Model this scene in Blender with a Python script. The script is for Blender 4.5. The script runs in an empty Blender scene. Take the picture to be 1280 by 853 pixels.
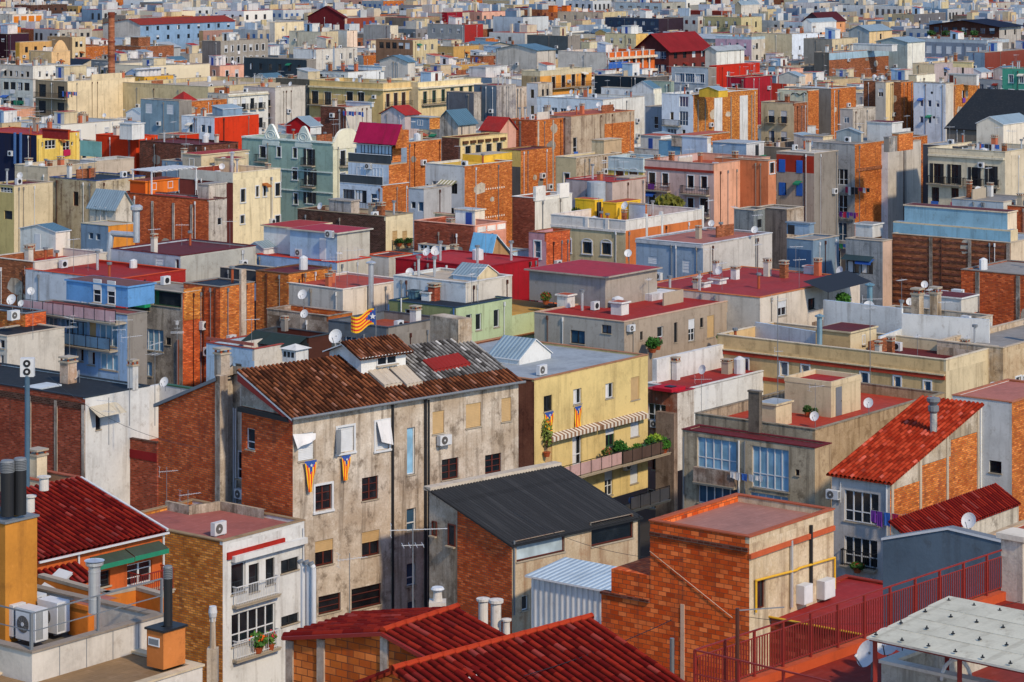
import bpy, math, random
from math import radians, sin, cos, pi, atan2, sqrt, floor
from mathutils import Vector, Matrix
SC = bpy.context.scene
COL = SC.collection
# ---------------------------------------------------------------- camera, sky, sun, exposure
F = 3300.0; HOR = -90.0; H = 42.0          # focal length in photo pixels, horizon row, eye height (m)
cd = bpy.data.cameras.new('camera'); cam = bpy.data.objects.new('camera', cd); COL.objects.link(cam)
cd.sensor_width = 36; cd.lens = F/1280*36; cd.clip_start = 1; cd.clip_end = 9000
cam.location = (0, 0, H); cam.rotation_euler = (radians(90), 0, 0); cd.shift_y = -(426.5-HOR)/1280
SC.camera = cam
SUN_EL = 38.0; SUN_AZ = 146.0              # azimuth clockwise from +Y (the view direction)
W = bpy.data.worlds.new('World'); SC.world = W; W.use_nodes = True
nt = W.node_tree; bg = nt.nodes['Background']; sky = nt.nodes.new('ShaderNodeTexSky')
sky.sky_type = 'NISHITA'; sky.sun_disc = False; sky.sun_elevation = radians(SUN_EL); sky.sun_rotation = radians(SUN_AZ)
sky.ozone_density = 5.0; sky.dust_density = 0.3
nt.links.new(sky.outputs[0], bg.inputs[0]); bg.inputs[1].default_value = 0.15
sd = bpy.data.lights.new('sun', 'SUN'); sun = bpy.data.objects.new('sun', sd); COL.objects.link(sun)
sd.energy = 2.6; sd.angle = radians(3); sd.color = (1.0, 0.80, 0.56)
sdir = Vector((sin(radians(SUN_AZ))*cos(radians(SUN_EL)), cos(radians(SUN_AZ))*cos(radians(SUN_EL)), sin(radians(SUN_EL))))
sun.rotation_euler = sdir.to_track_quat('Z', 'Y').to_euler()
vs = SC.view_settings; vs.view_transform = 'Standard'; vs.look = 'None'; vs.gamma = 1; vs.exposure = 0.4
SC.cycles.max_bounces = 5; SC.cycles.diffuse_bounces = 2; SC.cycles.glossy_bounces = 3
R_ = random.Random(7)

# ---------------------------------------------------------------- materials
def lin(h):
    return tuple(((c/12.92) if c <= .04045 else ((c+.055)/1.055)**2.4) for c in (int(h[i:i+2], 16)/255 for i in (0, 2, 4)))
MATS = {}
class N:
    def __init__(s, name, rough=.8, metal=0, spec=.3):
        s.m = bpy.data.materials.new(name); s.m.use_nodes = True; s.t = s.m.node_tree
        s.p = s.t.nodes['Principled BSDF']; s.p.inputs['Roughness'].default_value = rough
        s.p.inputs['Metallic'].default_value = metal; s.p.inputs['Specular IOR Level'].default_value = spec
        s.uv = s.t.nodes.new('ShaderNodeUVMap'); s.obj = None
    def n(s, ty, **k):
        o = s.t.nodes.new(ty)
        for a, b in k.items():
            if a[0] == 'i' and a[1:].isdigit(): s.set(o, int(a[1:]), b)
            else: setattr(o, a, b)
        return o
    def set(s, o, i, b):
        if hasattr(b, 'links') or isinstance(b, bpy.types.NodeSocket): s.t.links.new(b, o.inputs[i])
        else: o.inputs[i].default_value = b
    def vec(s, sx=1, sy=1, off=0):
        mp = s.n('ShaderNodeMapping'); s.t.links.new(s.uv.outputs[0], mp.inputs[0]); mp.inputs['Scale'].default_value = (sx, sy, 1)
        oi = s.n('ShaderNodeObjectInfo'); mu = s.n('ShaderNodeMath', operation='MULTIPLY'); s.t.links.new(oi.outputs['Random'], mu.inputs[0]); mu.inputs[1].default_value = 37.0
        cb = s.n('ShaderNodeCombineXYZ'); s.t.links.new(mu.outputs[0], cb.inputs[0]); s.t.links.new(mu.outputs[0], cb.inputs[1])
        if off: s.t.links.new(cb.outputs[0], mp.inputs['Location'])
        return mp.outputs[0]
    def noise(s, sx, sy, detail=4, rough=.6, off=1):
        o = s.n('ShaderNodeTexNoise'); s.t.links.new(s.vec(sx, sy, off), o.inputs['Vector']); o.inputs['Scale'].default_value = 1
        o.inputs['Detail'].default_value = detail; o.inputs['Roughness'].default_value = rough
        return o.outputs['Fac']
    def ramp(s, fac, a, b, lo=0., hi=1.):
        o = s.n('ShaderNodeMapRange'); s.t.links.new(fac, o.inputs[0])
        for i, v in enumerate((a, b, lo, hi)): o.inputs[i+1].default_value = v
        return o.outputs[0]
    def mix(s, fac, a, b, mode='MIX'):
        o = s.n('ShaderNodeMix', data_type='RGBA', blend_type=mode)
        for i, v in ((0, fac), (6, a), (7, b)):
            if isinstance(v, bpy.types.NodeSocket): s.t.links.new(v, o.inputs[i])
            else: o.inputs[i].default_value = v if i == 0 else (*v[:3], 1)
        return o.outputs[2]
    def rnd(s, col, amt=.12):
        oi = s.n('ShaderNodeObjectInfo'); f = s.ramp(oi.outputs['Random'], 0, 1, 1-amt, 1+amt)
        h = s.n('ShaderNodeHueSaturation'); s.t.links.new(f, h.inputs['Value']); s.t.links.new(col, h.inputs['Color'])
        return h.outputs[0]
    def bump(s, h, dist=.02, st=.6):
        b = s.n('ShaderNodeBump'); b.inputs['Distance'].default_value = dist; b.inputs['Strength'].default_value = st
        s.t.links.new(h, b.inputs['Height']); s.t.links.new(b.outputs[0], s.p.inputs['Normal'])
    def out(s, col):
        s.t.links.new(col, s.p.inputs['Base Color']); return s.m

def cached(f):
    def g(*a, **k):
        key = (f.__name__, a, tuple(sorted(k.items())))
        if key not in MATS: MATS[key] = f(*a, **k)
        return MATS[key]
    return g
def sc3(c, k): return tuple(x*k for x in c)
@cached
def plaster(hx, stain=.6, streak=.62):
    c = lin(hx); m = N('plaster_'+hx, .88, spec=.15)
    a = m.noise(.35, .3, 5, .65); b = m.noise(1.6, .12, 4, .6); d = m.noise(7, 6, 3)
    g = (c[0]*.30+.02, c[1]*.27+.015, c[2]*.24+.012)
    col = m.mix(m.ramp(a, .45, .68, 0, stain), c, sc3(c, .55))
    col = m.mix(m.ramp(b, .52, .72, 0, streak), col, g)
    col = m.mix(m.ramp(d, .3, .75, 0, .28), col, tuple(min(1, x*1.25) for x in c))
    h = m.noise(1.3, 1.1, 6, .75); col = m.mix(m.ramp(h, .56, .66, 0, stain*.75), col, (c[0]*.45+.02, c[1]*.4+.015, c[2]*.36+.01)); col = m.mix(m.ramp(h, .40, .34, 0, .35), col, tuple(min(1, x*1.2+.03) for x in c))
    m.bump(d, .015, .5)
    return m.out(m.rnd(col, .06))
@cached
def worn(hx, hx2='4c4238', hx3='d8cfc0'):
    """old lime render: heavy soot, rusty runs and pale patches"""
    c = lin(hx); m = N('worn_plaster_'+hx, .9, spec=.12)
    a = m.noise(.30, .30, 6, .7); b = m.noise(1.9, .10, 5, .65); d = m.noise(9, 8, 4); e = m.noise(.9, .75, 6, .75)
    col = m.mix(m.ramp(a, .40, .62, 0, .7), c, lin(hx3))
    col = m.mix(m.ramp(b, .50, .66, 0, .75), col, lin(hx2))
    col = m.mix(m.ramp(e, .53, .64, 0, .7), col, sc3(lin(hx2), 1.3)); col = m.mix(m.ramp(e, .44, .34, 0, .6), col, lin(hx3))
    col = m.mix(m.ramp(d, .35, .75, 0, .45), col, sc3(c, .55))
    m.bump(m.mix(.5, e, d), .03, .8)
    return m.out(col)
@cached
def brick(h1, h2, bw=.34, bh=.125, mort='6b5a4c', patch=.6, ms=.014):
    m = N('brick_'+h1, .85, spec=.15)
    b = m.n('ShaderNodeTexBrick'); m.t.links.new(m.vec(1, 1, 0), b.inputs['Vector'])
    c1, c2 = lin(h1), lin(h2)
    for k, v in (('Color1', (*c1, 1)), ('Color2', (*c2, 1)), ('Mortar', (*lin(mort), 1)), ('Scale', 1.), ('Mortar Size', ms), ('Mortar Smooth', .2), ('Bias', -.1), ('Brick Width', bw), ('Row Height', bh)):
        b.inputs[k].default_value = v
    a = m.noise(.4, .35, 6, .75); e = m.noise(4.0, 7.0, 3, .7); g = m.noise(2.2, .18, 4, .6)
    def rb(sd):
        q = m.n('ShaderNodeTexBrick'); m.t.links.new(m.vec(1, 1, 0), q.inputs['Vector'])
        for k, v in (('Color1', (0, 0, 0, 1)), ('Color2', (1, 1, 1, 1)), ('Mortar', (.4, .4, .4, 1)), ('Scale', 1.), ('Mortar Size', ms), ('Bias', 0), ('Brick Width', bw), ('Row Height', bh)): q.inputs[k].default_value = v
        w = m.n('ShaderNodeTexWhiteNoise', noise_dimensions='1D'); mm = m.n('ShaderNodeMath', operation='ADD'); m.t.links.new(q.outputs['Color'], mm.inputs[0]); mm.inputs[1].default_value = sd; m.t.links.new(mm.outputs[0], w.inputs['W']); return q, w.outputs['Value']
    q, r1 = rb(0.); _, r2 = rb(3.7)
    f = m.n('ShaderNodeMath', operation='MULTIPLY'); inv = m.n('ShaderNodeMath', operation='SUBTRACT'); inv.inputs[0].default_value = 1; m.t.links.new(b.outputs['Fac'], inv.inputs[1])
    def nm(x): o = m.n('ShaderNodeMath', operation='MULTIPLY'); m.t.links.new(x, o.inputs[0]); m.t.links.new(inv.outputs[0], o.inputs[1]); return o.outputs[0]
    col = m.mix(nm(m.ramp(r1, .45, 1, 0, .6)), b.outputs['Color'], sc3(c1, .5))
    col = m.mix(nm(m.ramp(r2, .6, 1, 0, .75)), col, tuple(min(1, x*1.45+.03) for x in c2))
    col = m.mix(m.ramp(a, .48, .72, 0, patch), col, sc3(c1, .45))
    col = m.mix(m.ramp(g, .56, .74, 0, .45), col, (.06, .045, .04))
    col = m.mix(m.ramp(e, .62, .8, 0, .5), col, tuple(min(1, x*1.2+.04) for x in c2))
    m.bump(m.mix(.4, b.outputs['Fac'], e), .025, -.6)
    return m.out(m.rnd(col, .08))
@cached
def floor(hx, g=.5, rough=.8):
    """flat roof paint or tiles with puddle stains and joints"""
    c = lin(hx); m = N('roof_surface_'+hx, rough, spec=.25)
    a = m.noise(.28, .28, 6, .7); d = m.noise(2.5, 2.5, 5, .7)
    b = m.n('ShaderNodeTexBrick'); m.t.links.new(m.vec(1, 1, 0), b.inputs['Vector'])
    for k, v in (('Color1', (.8, .8, .8, 1)), ('Color2', (1, 1, 1, 1)), ('Mortar', (.6, .6, .6, 1)), ('Scale', 1.), ('Mortar Size', .012), ('Brick Width', .6), ('Row Height', .3)): b.inputs[k].default_value = v
    col = m.mix(m.ramp(a, .46, .66, 0, g), c, (c[0]*.42+.02, c[1]*.4+.02, c[2]*.4+.02))
    col = m.mix(m.ramp(d, .52, .75, 0, .5), col, tuple(min(1, x*1.15+.06) for x in c))
    col = m.mix(.55, col, b.outputs['Color'], 'MULTIPLY')
    m.bump(d, .02, .4)
    return m.out(m.rnd(col, .1))
@cached
def tin(hx, sp=.35, rough=.45):
    c = lin(hx); m = N('ribbed_sheet_'+hx, rough, metal=.15, spec=.5)
    w = m.n('ShaderNodeTexWave', wave_type='BANDS', bands_direction='X'); m.t.links.new(m.vec(1, 1, 0), w.inputs['Vector'])
    w.inputs['Scale'].default_value = 2*pi/sp/20*1.0; w.inputs['Detail'].default_value = 0
    a = m.noise(.6, .3, 5, .7); d = m.noise(3, .5, 4, .6)
    col = m.mix(m.ramp(w.outputs['Fac'], .0, .35, .5, 0), c, sc3(c, .35))
    col = m.mix(m.ramp(a, .48, .7, 0, .5), col, sc3(c, .5))
    col = m.mix(m.ramp(d, .6, .8, 0, .35), col, (.16, .09, .05))
    m.bump(w.outputs['Fac'], .05, .8)
    return m.out(m.rnd(col, .1))
@cached
def tiles(hx, hx2, dark='2a1510', vary=.7):
    """clay roof tiles: the ribs are geometry, this gives every tile its own colour"""
    m = N('roof_tiles_'+hx, .92, spec=.06); c1, c2 = lin(hx), lin(hx2)
    sp = m.n('ShaderNodeSeparateXYZ'); m.t.links.new(m.vec(1/.3, 1/.42, 0), sp.inputs[0])
    fl = []
    for i in (0, 1): o = m.n('ShaderNodeMath', operation='FLOOR'); m.t.links.new(sp.outputs[i], o.inputs[0]); fl.append(o.outputs[0])
    cb = m.n('ShaderNodeCombineXYZ'); m.t.links.new(fl[0], cb.inputs[0]); m.t.links.new(fl[1], cb.inputs[1])
    w = m.n('ShaderNodeTexWhiteNoise', noise_dimensions='3D'); m.t.links.new(cb.outputs[0], w.inputs['Vector'])
    s = m.n('ShaderNodeSeparateColor'); m.t.links.new(w.outputs['Color'], s.inputs[0])
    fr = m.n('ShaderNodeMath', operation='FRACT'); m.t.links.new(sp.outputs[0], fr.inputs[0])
    a = m.noise(.5, .5, 6, .7); d = m.noise(8, 8, 3)
    col = m.mix(m.ramp(s.outputs[0], .2, .9, 0, 1), c1, c2)
    col = m.mix(m.ramp(s.outputs[1], .6, .9, 0, vary), col, lin(dark))
    col = m.mix(m.ramp(s.outputs[2], .9, 1, 0, vary), col, tuple(min(1, x*1.6+.1) for x in c2))
    col = m.mix(m.ramp(a, .45, .68, 0, .55*vary), col, lin(dark))
    col = m.mix(m.ramp(fr.outputs[0], .34, .14, 0, .9), col, sc3(lin(dark), .8))  # shade in the channels between ribs, painted into the tile colour
    col = m.mix(m.ramp(fr.outputs[0], .84, .98, 0, .8), col, sc3(lin(dark), .8))  # same painted channel shade along the other edge of the rib
    m.bump(d, .02, .5)
    return m.out(col)
@cached
def flatm(name, hx, rough=.6, metal=0., var=.0):
    c = lin(hx); m = N(name, rough, metal, .4)
    d = m.noise(3, 2, 4); col = m.mix(m.ramp(d, .4, .75, 0, .35), c, sc3(c, .6))
    return m.out(m.rnd(col, .04+var))
@cached
def glass(hx='10181f', rough=.08):
    m = N('window_glass_'+hx, rough, 0, .8); c = lin(hx)
    a = m.noise(.9, .7, 2); col = m.mix(m.ramp(a, .4, .65, 0, .6), c, tuple(x*1.9+.015 for x in c))
    return m.out(m.rnd(col, .3))
@cached
def leafm(hx):
    c = lin(hx); m = N('leaves_'+hx, .7, spec=.2)
    g = m.n('ShaderNodeNewGeometry'); r = m.ramp(g.outputs['Random Per Island'], 0, 1, 0, 1)
    return m.out(m.mix(r, sc3(c, .5), sc3(c, 1.5)))

BRK = dict(bo=('b85a1c', 'd07c30'), br=('bc4a1e', 'dc662a'), bR=('a03c20', 'bf5028'), bd=('552a20', '713828'), bD=('3b221c', '502c22'), by=('b87a34', 'd59a50'), bk=('84482a', 'a46038'),
           bG=('c44c1c', 'e06c30'), bp=('a85c3c', 'c47a50'))
PAL = dict(white='d0d2d0', offw='c4bfb4', cream='c8b998', beige='b8a888', sand='bda885', ochre='c79a42', yel='d8b040', pale='d2bc80', lb='a0bcd4', blue='5f8fc0', bg='7890a6', grey='98938a',
           dg='5c5a58', kg='34363a', green='a9b596', gh='8fa597', pink='cc9a86', pgrey='b3a397', terra='b5512e', red='b3261c', dred='6b1a1c', org='d8823c', navy='20304e', teal='3f7f74', tan='a88a66', conc='86817a')
ROOF = dict(rr='9a2420', rd='5e1a1c', rt='a84e34', rp='a8685a', rg='8b8985', rk='1b2026', rn='182636', rs='9fa9b0', rc='b9ac98', rm='9c2434', ro='b04a24')
def mat(s):
    if s in BRK:
        return brick(*BRK[s])
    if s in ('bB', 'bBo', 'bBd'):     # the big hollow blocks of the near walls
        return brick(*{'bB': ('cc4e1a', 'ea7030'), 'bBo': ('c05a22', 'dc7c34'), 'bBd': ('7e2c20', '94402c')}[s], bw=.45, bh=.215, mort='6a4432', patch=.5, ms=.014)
    if s in ROOF: return floor(ROOF[s])
    if s in PAL: return plaster(PAL[s])
    if s.startswith('W:'): return worn(*s[2:].split(','))
    if s.startswith('p:'): return plaster(s[2:])
    if s.startswith('c:'): return plaster(s[2:], .15, .12)
    if s.startswith('f:'): return floor(s[2:])
    if s.startswith('t:'): return tin(s[2:])
    if s == 'tin': return tin('8fa4ae')
    if s == 'tinb': return tin('54788a')
    if s == 'tile': return tiles('8a2a18', 'b04a2a')
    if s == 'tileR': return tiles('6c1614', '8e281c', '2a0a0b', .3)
    if s == 'tileo': return tiles('8e2a16', 'b4442a', '4a160e', .5)
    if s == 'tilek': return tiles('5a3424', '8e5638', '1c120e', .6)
    if s == 'tileg': return tiles('6a6866', 'a5a4a0', '221e1c', .8)
    if s == 'tilew': return tiles('cfcac4', 'f0ece8', '7a7470', .3)
    return flatm(s, {'m_white': 'd8dadc', 'm_grey': '70767c', 'm_dark': '1c1e22', 'm_red': '84241c', 'm_rust': '7a3a20', 'm_yellow': 'd8a828', 'm_blue': '3a5f94', 'm_green': '1f6e4a', 'm_brown': '4a2418',
                     'm_steel': 'c4c8cc', 'w_white': 'cfd3d6', 'w_cream': 'cbb68e', 'w_brown': '5a2418', 'w_dark': '25262a', 'w_blue': '2c4c9c', 'w_green': '2e5a3c', 'w_red': '7e2018',
                     's_white': 'c9cdd0', 's_beige': 'b99b6c', 'cloth_w': 'd8d8d8', 'cloth_b': '3060b0', 'cloth_r': 'b0204c', 'cloth_p': '6a3090', 'cloth_t': '30a8a8', 'terracotta': 'a04c28', 'stone': 'a89c88',
                     'ground': '3a3836', 'solar': '14202c', 'awn_g': '1e7a5c', 'awn_w': 'd8d2c4'}.get(s, '888888'),
                 .35 if s in ('m_steel',) else .6, .55 if s == 'm_steel' else 0)

# ---------------------------------------------------------------- mesh builder
class MB:
    def __init__(s): s.v = []; s.f = []; s.uv = []; s.mi = []; s.mats = []; s.sm = []
    def idx(s, m):
        if isinstance(m, str): m = mat(m)
        if m not in s.mats: s.mats.append(m)
        return s.mats.index(m)
    def poly(s, pts, m, uv=None, smooth=False):
        pts = [Vector(p) for p in pts]
        if uv is None:
            n = (pts[1]-pts[0]).cross(pts[2]-pts[0])
            if n.length < 1e-12: n = Vector((0, 0, 1))
            n.normalize(); t = Vector((0, 0, 1)).cross(n); t = t.normalized() if t.length > .05 else Vector((1, 0, 0)); bt = n.cross(t)
            if abs(n.z) < .05:                       # walls: v is height whichever way the face winds
                bt = Vector((0, 0, 1))
                if abs(t.x) >= abs(t.y): t = t if t.x > 0 else -t
                else: t = t if t.y > 0 else -t
            uv = [(p.dot(t), p.dot(bt)) for p in pts]
        b = len(s.v); s.v += [tuple(p) for p in pts]; s.f.append(tuple(range(b, b+len(pts)))); s.uv += uv; s.mi.append(s.idx(m)); s.sm.append(smooth)
    def box(s, a, b, m, skip=''):
        x0, y0, z0 = [min(p, q) for p, q in zip(a, b)]; x1, y1, z1 = [max(p, q) for p, q in zip(a, b)]
        if 'y' not in skip: s.poly([(x0, y0, z0), (x1, y0, z0), (x1, y0, z1), (x0, y0, z1)], m)
        s.poly([(x1, y1, z0), (x0, y1, z0), (x0, y1, z1), (x1, y1, z1)], m)
        s.poly([(x0, y1, z0), (x0, y0, z0), (x0, y0, z1), (x0, y1, z1)], m); s.poly([(x1, y0, z0), (x1, y1, z0), (x1, y1, z1), (x1, y0, z1)], m)
        s.poly([(x0, y0, z1), (x1, y0, z1), (x1, y1, z1), (x0, y1, z1)], m); s.poly([(x0, y1, z0), (x1, y1, z0), (x1, y0, z0), (x0, y0, z0)], m)
    def cyl(s, p, q, r0, m, n=10, r1=None, cap=True):
        p, q = Vector(p), Vector(q); r1 = r0 if r1 is None else r1; d = (q-p); L = d.length; d.normalize()
        u = d.orthogonal().normalized(); w = d.cross(u)
        A = [p+(u*cos(2*pi*i/n)+w*sin(2*pi*i/n))*r0 for i in range(n)]; B = [q+(u*cos(2*pi*i/n)+w*sin(2*pi*i/n))*r1 for i in range(n)]
        for i in range(n):
            j = (i+1) % n; s.poly([A[i], A[j], B[j], B[i]], m, [(i*.1, 0), (i*.1+.1, 0), (i*.1+.1, L), (i*.1, L)], True)
        if cap:
            if r1 > 1e-4: s.poly(B, m)
            if r0 > 1e-4: s.poly(A[::-1], m)
    def lathe(s, prof, c, m, n=14):
        for (r0, z0), (r1, z1) in zip(prof, prof[1:]):
            for i in range(n):
                a, b = 2*pi*i/n, 2*pi*(i+1)/n
                P = [(c[0]+r*cos(t), c[1]+r*sin(t), c[2]+z) for r, z, t in ((r0, z0, a), (r0, z0, b), (r1, z1, b), (r1, z1, a))]
                s.poly(P, m, [(a, z0), (b, z0), (b, z1), (a, z1)], True)
    def bar(s, p, q, t, m):
        s.cyl(p, q, t*.6, m, 4)
    def mesh(s, name):
        me = bpy.data.meshes.new(name); me.from_pydata(s.v, [], s.f); ul = me.uv_layers.new(name='UVMap')
        fl = [c for t in s.uv for c in t]; ul.data.foreach_set('uv', fl)
        for m in s.mats: me.materials.append(m)
        me.polygons.foreach_set('material_index', s.mi); me.polygons.foreach_set('use_smooth', s.sm); me.update(); return me
def link(name, me, parent=None, loc=(0, 0, 0), rz=0, label=None):
    o = bpy.data.objects.new(name, me); COL.objects.link(o); o.parent = parent; o.location = loc; o.rotation_euler = (0, 0, rz)
    if label: o['label'] = label
    return o
LABELS = {}
def tag(o, label, cat, group=None, kind=None):
    if label in LABELS and not group: print('DUPLABEL', label)
    LABELS[label] = o; o['label'] = label; o['category'] = cat
    if group: o['group'] = group
    return o
def copy_thing(o, loc, rz, label, group=None):
    c = o.copy(); COL.objects.link(c); c.location = loc; c.rotation_euler = (0, 0, rz); c['label'] = label
    if group: c['group'] = group
    for ch in o.children:
        d = ch.copy(); COL.objects.link(d); d.parent = c
        for g in ch.children:
            e = g.copy(); COL.objects.link(e); e.parent = d
    return c
TX = [0., 0., 1.]
def T(x, y, x1, w=1280): TX[0] = x; TX[1] = y; TX[2] = w/(x1-x)
def PX(x): return TX[0]+x/TX[2]
def PY(y): return TX[1]+y/TX[2]
def tP(x, y): return PX(x), PY(y)
def world(px, py, z):
    """the point of the horizontal plane z that the photo shows at a pixel"""
    Y = (H-z)*F/(py-HOR); return Vector(((px-640)/F*Y, Y, z))
def sheet(mb, p00, p10, p11, p01, m, sp=.28, amp=.05, rows=None, rl=.42, flip=False):
    """ribbed or tiled roof plane: p00-p10 is the eave, p01-p11 the ridge"""
    p00, p10, p11, p01 = map(Vector, (p00, p10, p11, p01)); w = (p10-p00).length; l = (p01-p00).length
    nrm = (p10-p00).cross(p01-p00).normalized()
    if nrm.z < 0: nrm = -nrm
    nc = max(2, int(w/sp)); K = 6; rows = max(1, int(l/rl)) if rows is None else rows
    prof = [-.5, .3, .9, 1, .9, .3]
    def P(a, b, o): return (p00.lerp(p10, a)).lerp(p01.lerp(p11, a), b)+nrm*o
    for r in range(rows):
        b0, b1 = r/rows, (r+1)/rows
        for c in range(nc*K):
            a0, a1 = c/(nc*K), (c+1)/(nc*K); h0, h1 = prof[c % K]*amp, prof[(c+1) % K]*amp; lip = .014 if rows > 1 else 0
            u = lambda a: a*nc*.3
            mb.poly([P(a0, b0, h0+lip), P(a1, b0, h1+lip), P(a1, b1, h1), P(a0, b1, h0)], m, [(u(a0), (r+.02)*.42), (u(a1), (r+.02)*.42), (u(a1), (r+.98)*.42), (u(a0), (r+.98)*.42)], False)
            if lip and r: mb.poly([P(a0, b0, h0), P(a1, b0, h1), P(a1, b0, h1+lip), P(a0, b0, h0+lip)], m, [(u(a0)+.01, (r+.1)*.42)]*4)
    mb.poly([P(0, 0, -.05), P(1, 0, -.05), P(1, 1, -.05), P(0, 1, -.05)], m)

# ---------------------------------------------------------------- windows, doors, balconies (cached meshes)
WC = {}
FR = dict(w='w_white', k='w_dark', r='w_brown', u='w_blue', g='w_green', c='w_cream', e='w_red')
def q5(x): return max(.2, round(x*10)/10)
def win_parts(st, w, h, fine):
    key = (st, w, h, fine)
    if key in WC: return WC[key]
    base, fl = st[0], st[1:]; fm = FR[base]; t = .06; res = []
    f = MB(); y0, y1 = .10, .16
    for a, b in (((-w/2, 0), (-w/2+t, h)), ((w/2-t, 0), (w/2, h)), ((-w/2+t, 0), (w/2-t, t)), ((-w/2+t, h-t), (w/2-t, h))): f.box((a[0], y0, a[1]), (b[0], y1, b[1]), fm)
    nm = max(1, round(w/.62)) if not 'n' in fl else 1
    for i in range(1, nm): x = -w/2+w*i/nm; f.box((x-t*.7, y0+.004, t), (x+t*.7, y1-.004, h-t), fm)
    if (h > 1.8 and w > .7) or 'm' in fl: f.box((-w/2+t, y0+.008, h*.33), (w/2-t, y1-.008, h*.33+t), fm)
    if 'M' in fl:
        for k in (1, 2): f.box((-w/2+t, y0+.008, h*k/3), (w/2-t, y1-.008, h*k/3+t*.6), fm)
    if 'l' in fl or 't' in fl or 'q' in fl:
        tm = 'w_white' if 't' in fl else 'p:c9bfa8' if 'l' in fl else 'p:a86a44'; s = MB(); k = .12
        for a, b in (((-w/2-k, -k*.4), (-w/2, h+k)), ((w/2, -k*.4), (w/2+k, h+k)), ((-w/2, h), (w/2, h+k))): s.box((a[0], -.05, a[1]), (b[0], .01, b[1]), tm)
        s.box((-w/2-k*1.4, -.1, -k*1.3), (w/2+k*1.4, .012, -k*.4), tm)
        if 'a' in fl:
            for i in range(8):
                a0, a1 = pi*i/8, pi*(i+1)/8; R0, R1 = w/2, w/2+k*1.2
                P = [(R*cos(a), -.052, h+R*sin(a)*.5) for R, a in ((R0, a0), (R1, a0), (R1, a1), (R0, a1))]
                s.poly(P, tm); s.poly([(p[0], -.0, p[2]) for p in P], tm)
                s.poly([P[1], P[2], (P[2][0], 0, P[2][2]), (P[1][0], 0, P[1][2])], tm)
        res.append(('window_surround', s.mesh('window_surround'), None))
    elif fine and 'd' not in fl:
        f.box((-w/2-.06, -.07, -.07), (w/2+.06, .10, 0), 'stone')
    res.append(('window', f.mesh('window'), None))
    g = MB(); gm = glass('6f97b0') if 'B' in fl else glass('24445c') if 'b' in fl else glass('9fb0b8') if 'L' in fl else glass()
    g.poly([(-w/2, .145, 0), (w/2, .145, 0), (w/2, .145, h), (-w/2, .145, h)], gm)
    res.append(('pane', g.mesh('pane'), 'window'))
    if 's' in fl or 'h' in fl or 'S' in fl or 'H' in fl:
        sm = mat('s_white') if ('s' in fl or 'h' in fl) else mat('s_beige'); s = MB(); hb = 0 if ('s' in fl or 'S' in fl) else h*.55; n = max(3, int((h-hb)/.09)) if fine else 4
        for i in range(n):
            z0 = hb+(h-hb)*i/n; z1 = hb+(h-hb)*(i+1)/n; s.poly([(-w/2, .05, z0), (w/2, .05, z0), (w/2, .08, z1), (-w/2, .08, z1)], sm); s.poly([(-w/2, .05, z0), (w/2, .05, z0), (w/2, .08, z0), (-w/2, .08, z0)], sm)
        s.box((-w/2, .05, h-.14), (w/2, .09, h), sm)
        res.append(('roller_shutter', s.mesh('roller_shutter'), None))
    if 'o' in fl:
        s = MB(); sm = fm
        for sx in (-1, 1):
            x0 = sx*(w/2+.03); x1 = sx*(w/2+w*.5); s.box((x0, -.06, 0), (x1, -.01, h), sm)
            for i in range(5): s.box((min(x0, x1)+.05, -.075, h*(i+.3)/5), (max(x0, x1)-.05, -.06, h*(i+.75)/5), sm)
        res.append(('shutter', s.mesh('shutter'), None))
    if 'c' in fl:
        s = MB(); s.poly([(-w/2+.07, .141, .07), (w/2*.1, .141, .07), (w/2*.1, .141, h-.07), (-w/2+.07, .141, h-.07)], 'cloth_w'); res.append(('curtain', s.mesh('curtain'), 'window'))
    if 'v' in fl:   # little tiled or tin hood
        s = MB(); s.poly([(-w/2-.15, -.5, h+.05), (w/2+.15, -.5, h+.05), (w/2+.15, 0, h+.3), (-w/2-.15, 0, h+.3)], 'm_grey'); s.poly([(-w/2-.15, -.5, h+.0), (w/2+.15, -.5, h+.0), (w/2+.15, -.5, h+.05), (-w/2-.15, -.5, h+.05)], 'm_grey'); res.append(('hood', s.mesh('hood'), None))
    WC[key] = res
    return res
BC = {}
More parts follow.
